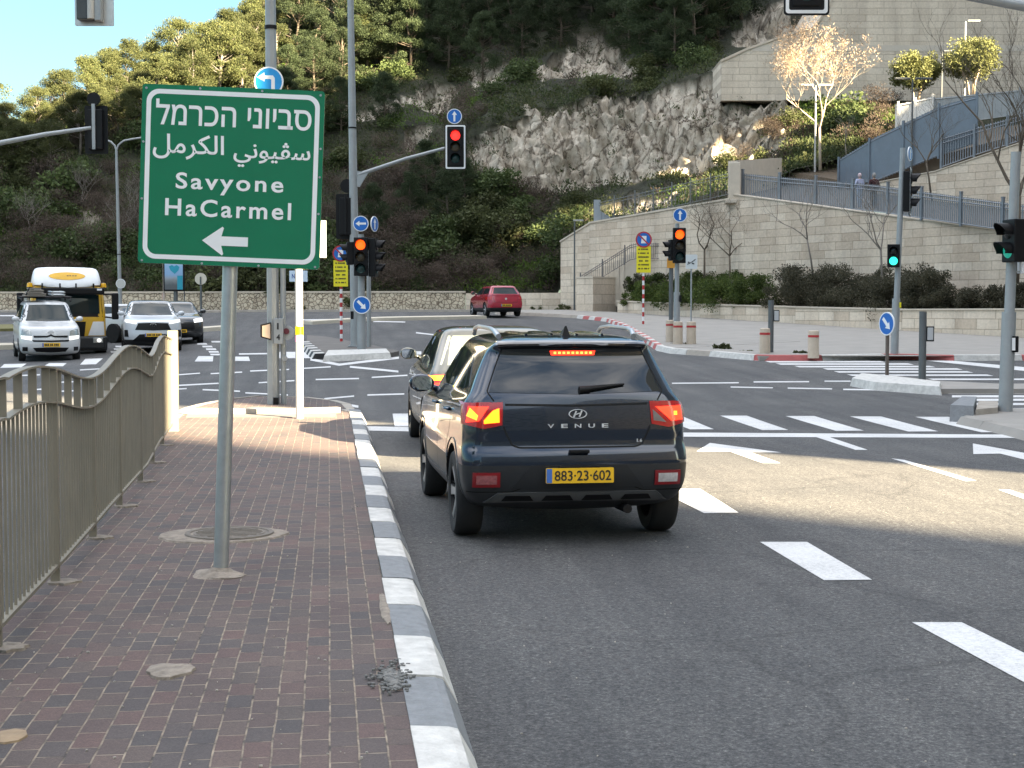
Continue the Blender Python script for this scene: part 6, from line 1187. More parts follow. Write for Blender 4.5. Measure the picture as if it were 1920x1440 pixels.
# striped no-parking sign posts with yellow boards
def no_parking(u, vb, vt, lab, hid=0, c=None):
    p = base(u, c) if c else G(u, vb, .12); c = depth(p); s = c / F; e = empty('no_parking_sign', (p.x, p.y, p.z), rzc, label=lab, cat='road sign'); vb = project(p)[1]; zt = (vb - vt) * s; mb = MB(); k = 0; z = -.05; st = 8.4 * s
    while z < zt - 1.4 * 60 * s * .7: mb.mi = k % 2; mb.tube([(0, 0, z), (0, 0, z + st)], .045, 12); z += st; k += 1
    mb.mi = 0; mb.tube([(0, 0, z), (0, 0, zt + .05)], .035, 12); mb.build('striped_post', [RED, WHITE], e)
    zb = zt - 37 * s; mb = MB(); mb.box((0, -.06, zb), (27 * s, .02, 49 * s), bev=.004); b = mb.build('yellow_board', YELB, e); mb = MB(); rnd.seed(3)
    for i in range(6):
        zz = zb + (19 - i * 7.2) * s; x = -10 * s; wl = rnd.uniform(.75, 1)
        while x < 10 * s * wl:
            ww = rnd.uniform(.8, 2.0) * s
            if rnd.random() > .15: mb.prism([(x, zz - 1.4 * s), (x + ww, zz - 1.4 * s), (x + ww, zz + 1.4 * s), (x, zz + 1.2 * s)], -.0745, -.0705)
            x += ww + .45 * s
    mb.build('lettering', INK, b)
    r = 15.2 * s; mb = MB(); mb.M = T(0, -.075, zt); mb.disc(0, 0, r, -.01, .012); o = mb.build('round_sign', RED, e)
    mb = MB(); mb.M = T(0, -.075, zt); mb.disc(0, 0, r * .82, -.013, -.0105); mb.build('sign_face', BLUE, o)
    mb = MB(); mb.M = T(0, -.075, zt); mb.prism([(-.34 * r, -.45 * r), (.3 * r, -.45 * r), (.34 * r, .45 * r), (-.22 * r, .45 * r)], -.0155, -.0132); mb.build('pictogram', WHITE, o)
    mb = MB(); mb.M = T(0, -.075, zt) @ Matrix.Rotation(R(45), 4, 'Y'); mb.box((0, -.017, 0), (r * 1.7, .003, r * .17)); mb.build('slash', RED, o)
no_parking(640, 640, 476, 'no-parking sign with yellow board on a striped post, half hidden behind the island signals')
no_parking(1206, 608, 450, 'no-parking sign with yellow board on a striped post before the stair wall')
# right-hand pavement: signal pole, info post, bollards
p = base(1269, 46.0); p.z += .13; c = depth(p); s = c / F; vb = project(p)[1]; e = empty('traffic_light', p, rzc, label='grey signal pole showing orange beside the yellow no-parking board, behind three bollards', cat='traffic light'); Z = lambda v: (vb - v) * s; X = lambda u: (u - 1269) * s
pole(e, 0, 0, -.1, Z(420), .075, .065, LGALV); mb = MB(); mb.tube([(0, 0, 0), (0, 0, Z(548))], .1, 14); mb.build('sleeve', LGALV, e, smooth=True)
head(e, X(1272), -.15, Z(494), 0, 3, .3, 0, LORG); head(e, X(1259), .0, Z(489), -R(82), 2, .25, None); round_sign(e, X(1273), -.15, Z(405), 13 * s, 0, UP)
mb = MB(); mb.box((.1, -.08, Z(560)), (.06, .1, .2)); mb.build('push_button_box', BLACK, e)
p = base(1258, 52); p.z += .13; s = 52 / F; vb = project(p)[1]; e = empty('info_post', p, rzc, label='dark grey post with an orange back board just left of the signal pole', cat='pole'); pole(e, 0, 0, -.1, (vb - 500) * s, .075, None, DGREY); mb = MB(); mb.box((.05, -.1, (vb - 494) * s), (22 * s, .03, 18 * s)); mb.build('board', ORNG, e)
p = base(1296, 57); p.z += .13; s = 57 / F; vb = project(p)[1]; e = empty('info_sign', p, rzc, label='small white sign with a dark sketch-like mark right of the orange signal', cat='sign'); pole(e, 0, .04, -.1, (vb - 485) * s, .03, None, LGALV); mb = MB(); mb.prism(rrect(22 * s, 27 * s, .05, 4, 0, (vb - 491) * s), -.01, .01); o = mb.build('board', mat('pale_sign_board', (.6, .64, .65), .4, 0, .04, 4), e)
mb = MB(); zz = (vb - 491) * s
for a, b, t in (((-.16, -.1), (.0, -.02), .03), ((0, -.02), (.15, .09), .03), ((.02, -.06), (.1, -.08), .05), ((-.08, -.02), (-.14, -.02), .04)): mb.tube([(a[0], -.014, zz + a[1]), (b[0], -.014, zz + b[1])], t * .5, 5)
mb.build('mark', INK, o)
BCONC = mat('pale_concrete_bollard', (.50, .42, .33), .85, 0, .12, 6, .4, 40)
bl = [(1257, 641, 'pale concrete bollard with a red band, back left one of the cluster of three'), (1271, 645, 'pale concrete bollard with a red band, front one of the cluster of three'), (1296, 645, 'pale concrete bollard with a red band, right one of the cluster of three'), (1434, 662, 'pale concrete bollard with a red band half hidden by a grey post'), (1525, 668, 'lone pale concrete bollard with a red band between the grey post and the striped crossing')]
bp = None
for k, (u, v, lab) in enumerate(bl):
    p = G(u, v, .13)
    if bp is None:
        e = bp = empty('bollard', p, 0, label=lab, cat='bollard', group='bollards on the corner pavement'); mb = MB(); mb.lathe([(0, .68), (.11, .68), (.135, .665), (.14, .64), (.148, 0), (.148, -.05)], 20); mb.build('shaft', BCONC, e, smooth=True)
        mb = MB(); mb.lathe([(.1415, .56), (.1455, .56), (.1465, .50), (.142, .50)], 20); mb.build('band', RED, e, smooth=True)
    else: e = copy_tree(bp); e.location = p; e['label'] = lab
# grey pedestrian posts with request boxes, splitter sign, tall poles
def ped_post(u, vb, vt, vbox, lab, side=1, bw=.13):
    p = G(u, vb, .1); s = depth(p) / F; e = empty('pedestrian_post', p, rzc, label=lab, cat='post'); pole(e, 0, 0, -.1, (vb - vt) * s, .078, None, DGREY, n=16)
    mb = MB(); mb.box((side * .155, 0, (vb - vbox) * s), (.15, .12, .32), bev=.02); b = mb.build('request_box', BLACK, e); mb = MB(); mb.box((side * .145, -.0, (vb - vbox) * s), (.125, .135, .27), bev=.015); mb.build('request_panel', mat('pale_plastic', (.45, .46, .47), .5, 0, .05, 4) if 'pale_plastic' not in MATS else MATS['pale_plastic'], b)
ped_post(1445, 662, 563, 592, 'dark grey pedestrian post with a request box beside the half hidden bollard')
ped_post(1729, 713, 584, 626, 'dark grey pedestrian post with a request box on the splitter island')
p = G(1663, 706, .1); s = depth(p) / F; e = empty('keep_right_sign', p, rzc, label='blue keep-right disc seen nearly edge-on on a brown post on the splitter island', cat='road sign'); pole(e, 0, 0, -.1, (706 - 600) * s, .04, None, mat('brown_painted_steel', (.12, .095, .08), .6, 0, .15, 6)); round_sign(e, -.03, -.06, (706 - 607) * s, 22 * s, R(-65), DR)
p = G(1677, 665, .12); s = depth(p) / F; e = empty('traffic_light', p, rzc, label='pole with a side-on traffic light above a green pedestrian signal', cat='traffic light'); Z = lambda v: (665 - v) * s; X = lambda u: (u - 1677) * s
pole(e, 0, 0, -.1, Z(280), .085, .07, LGALV, lean=X(1688)); mb = MB(); mb.tube([(0, 0, -.05), (X(1679), 0, Z(560))], .105, 14); sl = mb.build('sleeve', LGALV, e, smooth=True); mb = MB(); mb.box((X(1685), -.1, Z(572)), (.04, .05, .14)); mb.build('yellow_label', YELB, sl)
head(e, X(1699), .0, Z(398), R(72), 3, .3, None, board=True); round_sign(e, X(1701), -.02, Z(291), 13.5 * s, R(58), UP); head(e, X(1671), -.12, Z(502), -R(14), 2, .24, 1, LGRN, wborder=False)
p = G(1885, 771, .11); s = depth(p) / F; e = empty('traffic_light', p, rzc, label='nearest tall grey pole at the right edge with a side-on pedestrian signal and white box', cat='traffic light'); Z = lambda v: (771 - v) * s; X = lambda u: (u - 1885) * s
pole(e, 0, 0, -.1, Z(288), .088, .075, LGALV, lean=X(1897)); mb = MB(); mb.tube([(0, 0, -.05), (X(1889), 0, Z(585))], .112, 16); mb.build('sleeve', LGALV, e, smooth=True)
head(e, X(1888), -.14, Z(493), -R(76), 2, .27, 1, mat('signal_green_faint', (.02, .2, .15), .3, 0, 0, emit=(.02, .5, .35), es=0.040), vlen=.24)
mb = MB(); mb.box((X(1922), 0, Z(483)), (.26, .2, .52), bev=.01); b = mb.build('white_box', WHITE, e); mb = MB(); mb.box((X(1915), -.102, Z(492)), (.05, .01, .07)); mb.build('dark_square', INK, b); mb = MB(); mb.box((X(1905), 0, Z(510)), (.4, .05, .02)); mb.build('bracket', GALV, e)
mb = MB(); mb.box((X(1897), -.08, Z(645)), (.1, .12, .26), bev=.015); b = mb.build('push_button_box', BLACK, e); mb = MB(); mb.box((X(1893), -.142, Z(645)), (.05, .012, .2)); mb.build('white_face', WHITE, b)
# overhead signal at the top with its mast arm (mast stands outside the picture, right)
c = 21.0; s = c / F; p = base(2230, c); p.z += .1; e = empty('signal_mast', p, rzc, label='overhead traffic light with a white border at the top edge on a long grey arm', cat='traffic light'); vb = project(p)[1]; Z = lambda v: (vb - v) * s; X = lambda u: (u - 2230) * s
pole(e, 0, 0, -.1, Z(50), .14, .1, LGALV); mb = MB(); mb.tube([(X(2230), 0, Z(72)), (X(1920), 0, Z(19)), (X(1770), 0, Z(-9)), (X(1503), 0, Z(-45))], [.085, .075, .068, .055], 12); mb.build('arm', LGALV, e, smooth=True)
head(e, X(1503), -.1, Z(22), 0, 3, .3, None, board=True)
# signal on the arm from the left, seen from behind
c = 41.0; s = c / F; p = base(-260, c); e = empty('signal_mast', p, rzc, label='traffic light seen from behind on a grey arm reaching in from the left', cat='traffic light'); vb = project(p)[1]; Z = lambda v: (vb - v) * s; X = lambda u: (u + 260) * s
pole(e, 0, 0, -.1, Z(280), .13, .1, LGALV); mb = MB(); mb.tube([(0, 0, Z(330)), (X(0), 0, Z(271)), (X(90), 0, Z(254)), (X(176), 0, Z(242))], [.08, .07, .06, .05], 12); mb.build('arm', LGALV, e, smooth=True)
hb = head(e, X(182), .12, Z(281), math.pi, 3, .3, None, board=True); mb = MB(); mb.box((X(181), -.04, Z(240)), (.085, .06, 84 * s)); mb.build('mounting_bar', LGALV, hb); mb = MB(); mb.M = T(X(181), .0, Z(189)); mb.disc(0, 0, 12.5 * s, -.02, .02, 24); mb.build('round_sign_back', BLACK, hb)
# rear of an overhead signal at the top left
c = 17.5; s = c / F; p = base(-700, c); e = empty('signal_mast', p, rzc, label='bright metal back of an overhead signal cut off by the top edge, left', cat='traffic light'); vb = project(p)[1]; Z = lambda v: (vb - v) * s; X = lambda u: (u + 700) * s
pole(e, 0, 0, -.1, Z(-150), .13, .1, LGALV); mb = MB(); mb.tube([(0, 0, Z(-120)), (X(182), 0, Z(-150))], [.08, .05], 12); mb.build('arm', LGALV, e, smooth=True)
ALU = mat('bright_aluminium', (.62, .61, .59), .32, .5, .2, 6); mb = MB(); mb.M = T(X(184), 0, Z(-60)); mb.prism(rrect(72 * s, 226 * s, .015, 3), 0, .02); b = mb.build('signal_back', ALU, e)
mb = MB(); mb.box((X(171), -.07, Z(-55)), (28 * s, .14, 200 * s), bev=.015); mb.build('housing', mat('dark_grey_plastic', (.05, .055, .058), .4, 0, .2, 6), b); mb = MB(); mb.tube([(X(184), -.14, Z(44)), (X(184), -.14, Z(-150))], .04, 14); mb.build('mounting_tube', CREAMP, b, smooth=True)
mb = MB(); mb.box((X(196), -.08, Z(-48)), (12 * s, .12, 190 * s), bev=.01); mb.build('side_box', LGALV, b)
# distant lamps, sign backs, billboard
def far(u, c): p = base(u, c); return p, c / F, project(p)[1]
p, s, vb = far(226, 72); e = empty('street_lamp', p, rzc, label='slim grey street lamp with two curved arms left of the green sign', cat='street lamp'); Z = lambda v: (vb - v) * s; X = lambda u: (u - 226) * s
pole(e, 0, 0, -.1, Z(284), .1, .06, LGALV, lean=X(222), collar=[Z(478)])
for q in ([(222, 284), (226, 274), (236, 266), (252, 263), (272, 260)], [(222, 284), (219, 275), (212, 268), (204, 265)]):
    mb = MB(); mb.tube([(X(a), 0, Z(b)) for a, b in q], .045, 8); am = mb.build('arm', LGALV, e, smooth=True); a, b = q[-1]; mb = MB(); dx = .25 if a > 226 else -.25; mb.box((X(a) + dx, 0, Z(b) + .02), (.6, .22, .09), bev=.03); mb.build('lamp_head', WHITE, am)
round_sign(e, X(228), -.1, Z(532), 9 * s, 0, None, mat('pale_sign_back', (.5, .5, .48), .5, 0, .05, 4))
p, s, vb = far(377, 70); vb2 = vb; e = empty('road_sign', p, rzc, label='back of a round pale sign on a thin pole below the green sign', cat='road sign'); pole(e, 0, .03, -.1, (vb - 515) * s, .05, None, DGREY); mb = MB(); mb.M = T(0, 0, (vb - 523) * s); mb.disc(0, 0, 11 * s, -.02, .01); mb.build('disc', mat('cream_sign_back', (.6, .56, .47), .5, 0, .05, 4), e); mb = MB(); mb.box((0, -.04, (vb - 526) * s), (.07, .04, 14 * s)); mb.build('stiffener', DGREY, e)
p, s, vb = far(329, 78); e = empty('billboard', p, rzc, label='small billboard with a blue heart-shaped picture behind the white car, below the green sign', cat='billboard'); Z = lambda v: (vb - v) * s; X = lambda u: (u - 329) * s
pole(e, X(329), .1, -.1, Z(500), .11, None, DGREY); pole(e, X(307), .1, -.1, Z(494), .05, None, mat('pale_pipe', (.5, .42, .36), .6)); mb = MB(); mb.box((X(327), 0, Z(517)), (40 * s, .12, 58 * s), bev=.02); b = mb.build('frame', BLACK, e)
def pict():
    m, n, l, b = new_mat('billboard_picture', .4); tc = n.new('ShaderNodeTexCoord'); sp = n.new('ShaderNodeSeparateXYZ'); l.new(tc.outputs['Generated'], sp.inputs[0]); no = noise(n, l, tc.outputs['Generated'], 6, 6); ad = n.new('ShaderNodeMath'); ad.operation = 'MULTIPLY_ADD'; ad.inputs[1].default_value = .18; l.new(no.outputs[0], ad.inputs[0]); l.new(sp.outputs[2], ad.inputs[2])
    r = ramp(n, [(.25, (.10, .11, .12)), (.42, (.22, .24, .25)), (.52, (.30, .35, .42)), (.62, (.24, .40, .62)), (1, (.30, .48, .70))]); l.new(ad.outputs[0], r.inputs[0]); l.new(r.outputs[0], b.inputs['Base Color']); return m
mb = MB(); mb.box((X(327), -.062, Z(517)), (34 * s, .01, 52 * s)); pc = mb.build('picture', pict(), b); mb = MB(); mb.prism([(X(318), Z(500)), (X(324), Z(497)), (X(328), Z(500)), (X(333), Z(497)), (X(338), Z(501)), (X(336), Z(507)), (X(329), Z(514)), (X(321), Z(507))], -.072, -.0675); mb.build('heart', mat('teal_ink', (.02, .30, .42), .4), pc); mb = MB(); mb.box((X(338.5), -.07, Z(530)), (10 * s, .006, 26 * s)); mb.build('teal_block', MATS['teal_ink'], pc)
p, s, vb = far(346, 80); e = empty('pole', p, rzc, label='thin dark pole just right of the small billboard', cat='pole'); pole(e, 0, 0, -.1, (vb - 505) * s, .03, None, DGREY)
p, s, vb = far(307, 81); e = empty('marker_post', p, rzc, label='short pinkish marker post in front of the rubble wall left of the billboard', cat='post'); pole(e, 0, 0, -.1, (vb - 549) * s, .08, None, mat('pink_post', (.5, .33, .27), .6))
p, s, vb = far(1077, 80.5); e = empty('street_lamp', p, rzc, label='small thin street lamp with a flat head at the left end of the retaining wall', cat='street lamp'); Z = lambda v: (vb - v) * s; pole(e, 0, 0, -.1, Z(416), .055, .04, DGREY); mb = MB(); mb.box((.2, 0, Z(414)), (.55, .2, .08), bev=.02); mb.build('lamp_head', mat('lamp_head_grey', (.38, .39, .38), .5), e)
def park_lamp(u, vb, vt, c, lab, heads, m, r=.05):
    p = pt(u, vb, c); s = c / F; e = empty('park_lamp', p, rzc, label=lab, cat='street lamp'); pole(e, 0, 0, -.2, (vb - vt) * s, r, r * .8, m)
    for dx in heads: mb = MB(); mb.box((dx, 0, (vb - vt) * s + .03), (abs(dx) * 1.5, .22, .09), bev=.03); mb.build('lamp_head', m, e)
park_lamp(1528, 315, 162, 77, 'sunlit twin-headed park lamp beside the glowing bare tree', (-.45, .5), CREAMP); park_lamp(1709, 320, 150, 73.5, 'dark twin-headed park lamp in front of the left round tree', (-.5, .55), DGREY); park_lamp(1808, 190, 42, 82.5, 'pale park lamp with one flat head rising above the round trees', (.45,), CREAMP, .06); park_lamp(1765, 200, 98, 86, 'small dark park lamp between the two round trees', (.3,), DGREY)
# ------------------------------------------------------------------ the hillside
from mathutils import noise as N
HC = [(-600, [(86.5, 560), (92, 490), (98, 410), (104, 350), (110, 310), (118, 290), (130, 280), (160, 275), (230, 275)]),
      (0, [(86.5, 556), (91, 490), (96, 420), (101, 350), (107, 300), (114, 265), (126, 250), (160, 240), (230, 240)]),
      (300, [(86.5, 556), (91, 480), (96, 410), (102, 340), (108, 270), (115, 215), (126, 160), (155, 135), (230, 130)]),
      (600, [(86.5, 555), (91, 480), (97, 400), (104, 310), (112, 220), (122, 130), (136, 50), (160, -40), (230, -60)]),
      (850, [(86.5, 553), (91, 470), (96, 390), (101, 320), (107, 245), (116, 165), (130, 70), (155, -70), (230, -110)]),
      (930, [(86.5, 553), (91, 460), (95.5, 370), (97.5, 320), (101, 220), (107, 185), (120, 100), (150, -60), (230, -130)]),
      (1045, [(86.2, 552), (90, 470), (94, 380), (96.5, 328), (100.5, 203), (106, 180), (118, 100), (148, -60), (230, -140)]),
      (1078, [(84.5, 452), (89, 415), (93.5, 378), (96, 330), (100.2, 198), (106, 177), (117, 100), (146, -60), (230, -145)]),
      (1120, [(83.2, 424), (88, 405), (93, 375), (96, 330), (100, 193), (106, 174), (117, 100), (145, -60), (230, -150)]),
      (1370, [(74, 376), (81, 354), (86, 332), (88.5, 305), (91.2, 212), (96, 130), (106, 70), (135, -60), (230, -180)]),
      (1500, [(79, 316), (83, 302), (85, 290), (87.5, 262), (91, 200), (109, 194), (111, 0), (135, -60), (230, -180)]),
      (1700, [(85, 266), (86.5, 252), (87.5, 236), (89, 215), (91, 198), (109, 192), (111, 0), (135, -60), (230, -180)]),
      (2300, [(85, 266), (86.5, 252), (87.5, 236), (89, 215), (91, 198), (109, 192), (111, 0), (135, -60), (230, -180)])]
ROCK = [[(876, 262), (905, 236), (990, 207), (1100, 187), (1200, 172), (1290, 158), (1345, 138), (1362, 192), (1490, 200), (1485, 250), (1480, 290), (1440, 312), (1385, 330), (1300, 340), (1200, 345), (1100, 348), (1020, 345), (940, 335), (893, 312)],
        [(688, 196), (760, 176), (850, 163), (845, 202), (790, 207), (700, 214)], [(990, 140), (1040, 112), (1070, 92), (1110, 72), (1190, 112), (1222, 122), (1180, 148), (1080, 155), (1020, 166)],
        [(752, 276), (770, 243), (810, 236), (806, 264)], [(1370, 75), (1420, 15), (1470, -10), (1500, 40), (1420, 90)], [(1140, 402), (1180, 373), (1255, 366), (1290, 372), (1180, 405)], [(1010, 410), (1040, 380), (1075, 372), (1070, 400)],
        [(400, 420), (430, 380), (470, 372), (500, 400), (450, 430)], [(636, 205), (700, 200), (720, 222), (640, 232)], [(860, 120), (920, 100), (960, 130), (900, 165)], [(20, 330), (60, 312), (110, 330), (60, 352)], [(120, 430), (165, 402), (190, 430), (150, 452)]]
def inside(x, y, P):
    c = False; n = len(P); j = n - 1
    for i in range(n):
        (a, b), (d, e) = P[i], P[j]
        if (b > y) != (e > y) and x < (d - a) * (y - b) / (e - b) + a: c = not c
        j = i
    return c
def project(p):
    d = Vector(p) - Vector((0, 0, CAMZ)); c = d.dot(_fw); return CX + F * d.dot(_rt) / c, CY - F * d.dot(_up) / c, c
HROWS = [14, 14, 16, 40, 16, 16, 12, 6]
def hill_nodes(u):
    for i in range(len(HC) - 1):
        if u <= HC[i + 1][0]:
            a, b = HC[i], HC[i + 1]; t = max(0, (u - a[0]) / (b[0] - a[0])); t = t * t * (3 - 2 * t) * 0.5 + t * 0.5
            return [(p[0] + (q[0] - p[0]) * t, zat(p[1], p[0]) * (1 - t) + zat(q[1], q[0]) * t) for p, q in zip(a[1], b[1])]
    return [(c, zat(v, c)) for c, v in HC[-1][1]]
def hill_pt(u, s, nodes=None):                 # s in 0..8 along the profile
    nd = nodes or hill_nodes(u); i = min(7, int(s)); t = s - i
    c = nd[i][0] + (nd[i + 1][0] - nd[i][0]) * t; z = nd[i][1] + (nd[i + 1][1] - nd[i][1]) * t
    p = pt(u, 585, c); return Vector((p.x, p.y, z))
us = list(range(-600, 2301, 7)); ss = [i + j / k for i, k in enumerate(HROWS) for j in range(k)] + [8.0]
P = []; rockv = []
for u in us:
    nd = hill_nodes(u); row = []
    for s in ss:
        p = hill_pt(u, s, nd); uu, vv, c = project(p)
        wob = N.noise(p * 0.35) * 26; wb2 = N.noise(p * 0.35 + Vector((9, 4, 2))) * 22
        rk = any(inside(uu + wob, vv + wb2, Q_) for Q_ in ROCK) if -20 < vv < 460 and -50 < uu < 1750 else False
        if rk:
            q = Vector((p.x * 1.15 + p.z * .35, p.y * 0.5, p.z * 0.38)); r1 = N.ridged_multi_fractal(q * 0.42, 0.9, 2.1, 5, 0.9, 2.0); vd = N.voronoi(q * 0.45 + Vector((r1, r1, r1)) * .25)[0]; r2 = N.turbulence(p * 1.6, 4, False)
            d = (r1 - 1.1) * 0.95 + (r2 - 0.5) * 1.0 + N.noise(Vector((p.x * .35 + p.z * .2, 3, p.z * .12))) * 1.1 - (vd[1] - vd[0] < 0.07) * 0.5
            p = p + Vector((N.noise(p * 0.8) * 0.3, -0.55 * d - 0.1, 0.55 * d))
        elif s < 7 and s > 0.2:
            p = p + Vector((0, 0, N.noise(p * 0.25) * 0.7 + N.noise(p * 0.9) * 0.25))
        row.append(p); rockv.append(1.0 if rk else 0.0)
    P.append(row)
mb = MB(); mb.grid(P); 
for i, f in enumerate(mb.f): mb.f[i] = f[::-1]
def hillmat():
    m, n, l, b = new_mat('hill_ground', 0.95); tc = n.new('ShaderNodeTexCoord'); co = tc.outputs['Object']
    at = n.new('ShaderNodeAttribute'); at.attribute_name = 'rock'
    big = noise(n, l, co, 0.35, 8, 0.7); med = noise(n, l, mapping(n, l, co, (1.2, 0.6, 0.7), (0, R(35), 0)), 2.4, 10, 0.78); vo = n.new('ShaderNodeTexVoronoi'); vo.feature = 'DISTANCE_TO_EDGE'; vo.inputs['Scale'].default_value = 0.9; vo.inputs['Randomness'].default_value = 1
    wv = n.new('ShaderNodeVectorMath'); wv.operation = 'MULTIPLY_ADD'; wv.inputs[1].default_value = (0.9, 0.9, 0.9); l.new(med.outputs[1], wv.inputs[0]); l.new(co, wv.inputs[2]); l.new(mapping(n, l, wv.outputs[0], (1.3, .6, .55), (0, R(28), 0)), vo.inputs['Vector'])
    r1 = ramp(n, [(0.30, (0.14, 0.115, 0.09)), (0.41, (0.42, 0.36, 0.29)), (0.52, (0.62, 0.56, 0.47)), (0.68, (0.76, 0.71, 0.62))]); l.new(med.outputs[0], r1.inputs[0])
    r2 = ramp(n, [(0.35, (0.72, 0.68, 0.62)), (0.6, (1.1, 1.08, 1.05))]); l.new(big.outputs[0], r2.inputs[0]); rk = mix(n, l, r1.outputs[0], r2.outputs[0], 1.0, 'MULTIPLY')
    cr = ramp(n, [(0.0, (0.22, 0.19, 0.16)), (0.06, (1, 1, 1))]); l.new(vo.outputs[0], cr.inputs[0]); rk = mix(n, l, rk, cr.outputs[0], 1.0, 'MULTIPLY')
    so = ramp(n, [(0.35, (0.022, 0.022, 0.012)), (0.5, (0.034, 0.038, 0.016)), (0.66, (0.055, 0.048, 0.03))]); l.new(big.outputs[0], so.inputs[0])
    l.new(mix(n, l, so.outputs[0], rk, at.outputs['Fac']), b.inputs['Base Color'])
    bp = n.new('ShaderNodeBump'); bp.inputs['Strength'].default_value = 1.0; bp.inputs['Distance'].default_value = 0.35; l.new(med.outputs[0], bp.inputs['Height']); l.new(bp.outputs[0], b.inputs['Normal']); return m
o = struct(mb.build('hillside', hillmat(), smooth='all')); at = o.data.attributes.new('rock', 'FLOAT', 'POINT'); at.data.foreach_set('value', rockv)
HBVH = BVHTree.FromPolygons(mb.v, mb.f)
def on_rock(u, v): return any(inside(u, v, Q_) for Q_ in ROCK)
def drop(p):
    h = HBVH.ray_cast(Vector((p.x, p.y, 200)), Vector((0, 0, -1)))[0]; return h if h else Vector(p)

# ------------------------------------------------------------------ foliage
rng = np.random.default_rng(11)
def leaf_mesh(name, cent, rad, per, size, mats, asp=1.0, up=0.35, flat=0.7, extra=None, bent=False):
    """leaf-sized faces spread through clumps; cent (k,3), rad (k,)"""
    k = len(cent); n = k * per; c = np.repeat(np.asarray(cent), per, 0); r = np.repeat(np.asarray(rad), per)
    d = rng.normal(size=(n, 3)); d /= np.linalg.norm(d, axis=1)[:, None]; rr = r * rng.random(n) ** 0.45
    pos = c + d * rr[:, None] * np.array([1, 1, flat]); a = d * 0.6 + rng.normal(size=(n, 3)) * 0.55 + np.array([0, 0, up]); a /= np.linalg.norm(a, axis=1)[:, None]
    b = np.cross(a, rng.normal(size=(n, 3))); b /= np.linalg.norm(b, axis=1)[:, None] + 1e-9
    s = size * rng.uniform(0.55, 1.3, n)[:, None]; hw = s * 0.5 * asp
    V = np.stack([pos - a * s * .5 - b * hw * .3, pos - a * s * .1 + b * hw, pos + a * s * .5 + b * hw * .2, pos - a * s * .05 - b * hw], 1).reshape(-1, 3)
    me = bpy.data.meshes.new(name); me.vertices.add(len(V)); me.vertices.foreach_set('co', V.ravel()); me.loops.add(n * 4); me.loops.foreach_set('vertex_index', np.arange(n * 4, dtype=np.int32))
    me.polygons.add(n); me.polygons.foreach_set('loop_start', np.arange(0, n * 4, 4, dtype=np.int32)); me.polygons.foreach_set('loop_total', np.full(n, 4, dtype=np.int32))
    for m in (mats if isinstance(mats, (list, tuple)) else [mats]): me.materials.append(m)
    me.update(calc_edges=True); me.validate(); return me
PINE = leafmat('sunlit_pine_needles', [(0.03, 0.046, 0.018), (0.06, 0.075, 0.027), (0.10, 0.108, 0.04), (0.15, 0.145, 0.06)])
PINED = leafmat('shaded_pine_needles', [(0.022, 0.036, 0.018), (0.042, 0.060, 0.027), (0.068, 0.086, 0.036)])  # darker copy of the needles, shade put into the colour
SHRUBG = leafmat('shrub_green', [(0.030, 0.048, 0.019), (0.064, 0.090, 0.031), (0.108, 0.132, 0.046)])
SHRUBB = leafmat('shrub_brown', [(0.042, 0.032, 0.025), (0.082, 0.061, 0.047), (0.14, 0.108, 0.085)])
SHRUBO = leafmat('shrub_olive', [(0.038, 0.047, 0.019), (0.070, 0.082, 0.031), (0.112, 0.120, 0.050)])
GRASSM = leafmat('fresh_grass', [(0.04, 0.075, 0.012), (0.075, 0.125, 0.02), (0.11, 0.15, 0.035)])
HEDGE = leafmat('hedge_leaves', [(0.022, 0.04, 0.012), (0.055, 0.08, 0.018), (0.105, 0.13, 0.024)])
HEDGED = leafmat('dark_bush_leaves', [(0.028, 0.028, 0.018), (0.058, 0.056, 0.034), (0.10, 0.088, 0.058)])
OLIVE = leafmat('round_tree_leaves', [(0.05, 0.06, 0.022), (0.13, 0.14, 0.05), (0.24, 0.24, 0.10)])
TWIG = leafmat('pink_twigs', [(0.24, 0.17, 0.12), (0.36, 0.27, 0.19), (0.46, 0.37, 0.27)])
def new_obj(name, me, parent=None):
    o = bpy.data.objects.new(name, me); COL.objects.link(o)
    if parent: o.parent = parent
    return o
def branch(mb, p, d, L, r, depth_, spread=0.55, kids=3, upb=0.25, n=5, tips=None, lean=0.18):
    path = [p]; q = p.copy(); dd = d.copy(); k = 4
    for i in range(k):
        dd = (dd + Vector((rnd.gauss(0, lean), rnd.gauss(0, lean), rnd.gauss(0, lean * .6) + upb * 0.12))).normalized(); q = q + dd * L / k; path.append(q.copy())
    mb.tube(path, [r * (1 - 0.5 * i / k) for i in range(k + 1)], n, cap=False)
    if depth_ == 0:
        if tips is not None: tips.append(q)
        return
    for j in range(kids):
        t = rnd.uniform(0.35, 1.0) if j else 1.0; i = min(k, max(1, int(t * k))); b = path[i]; a = rnd.uniform(0, 6.28) + j * 2.1
        side = Vector((math.cos(a), math.sin(a), 0.15)); nd = (dd * (1 - spread) + side * spread + Vector((0, 0, upb))).normalized()
        branch(mb, b, nd, L * rnd.uniform(0.55, 0.8), r * 0.52, depth_ - 1, spread, kids, upb, max(3, n - 1), tips, lean)
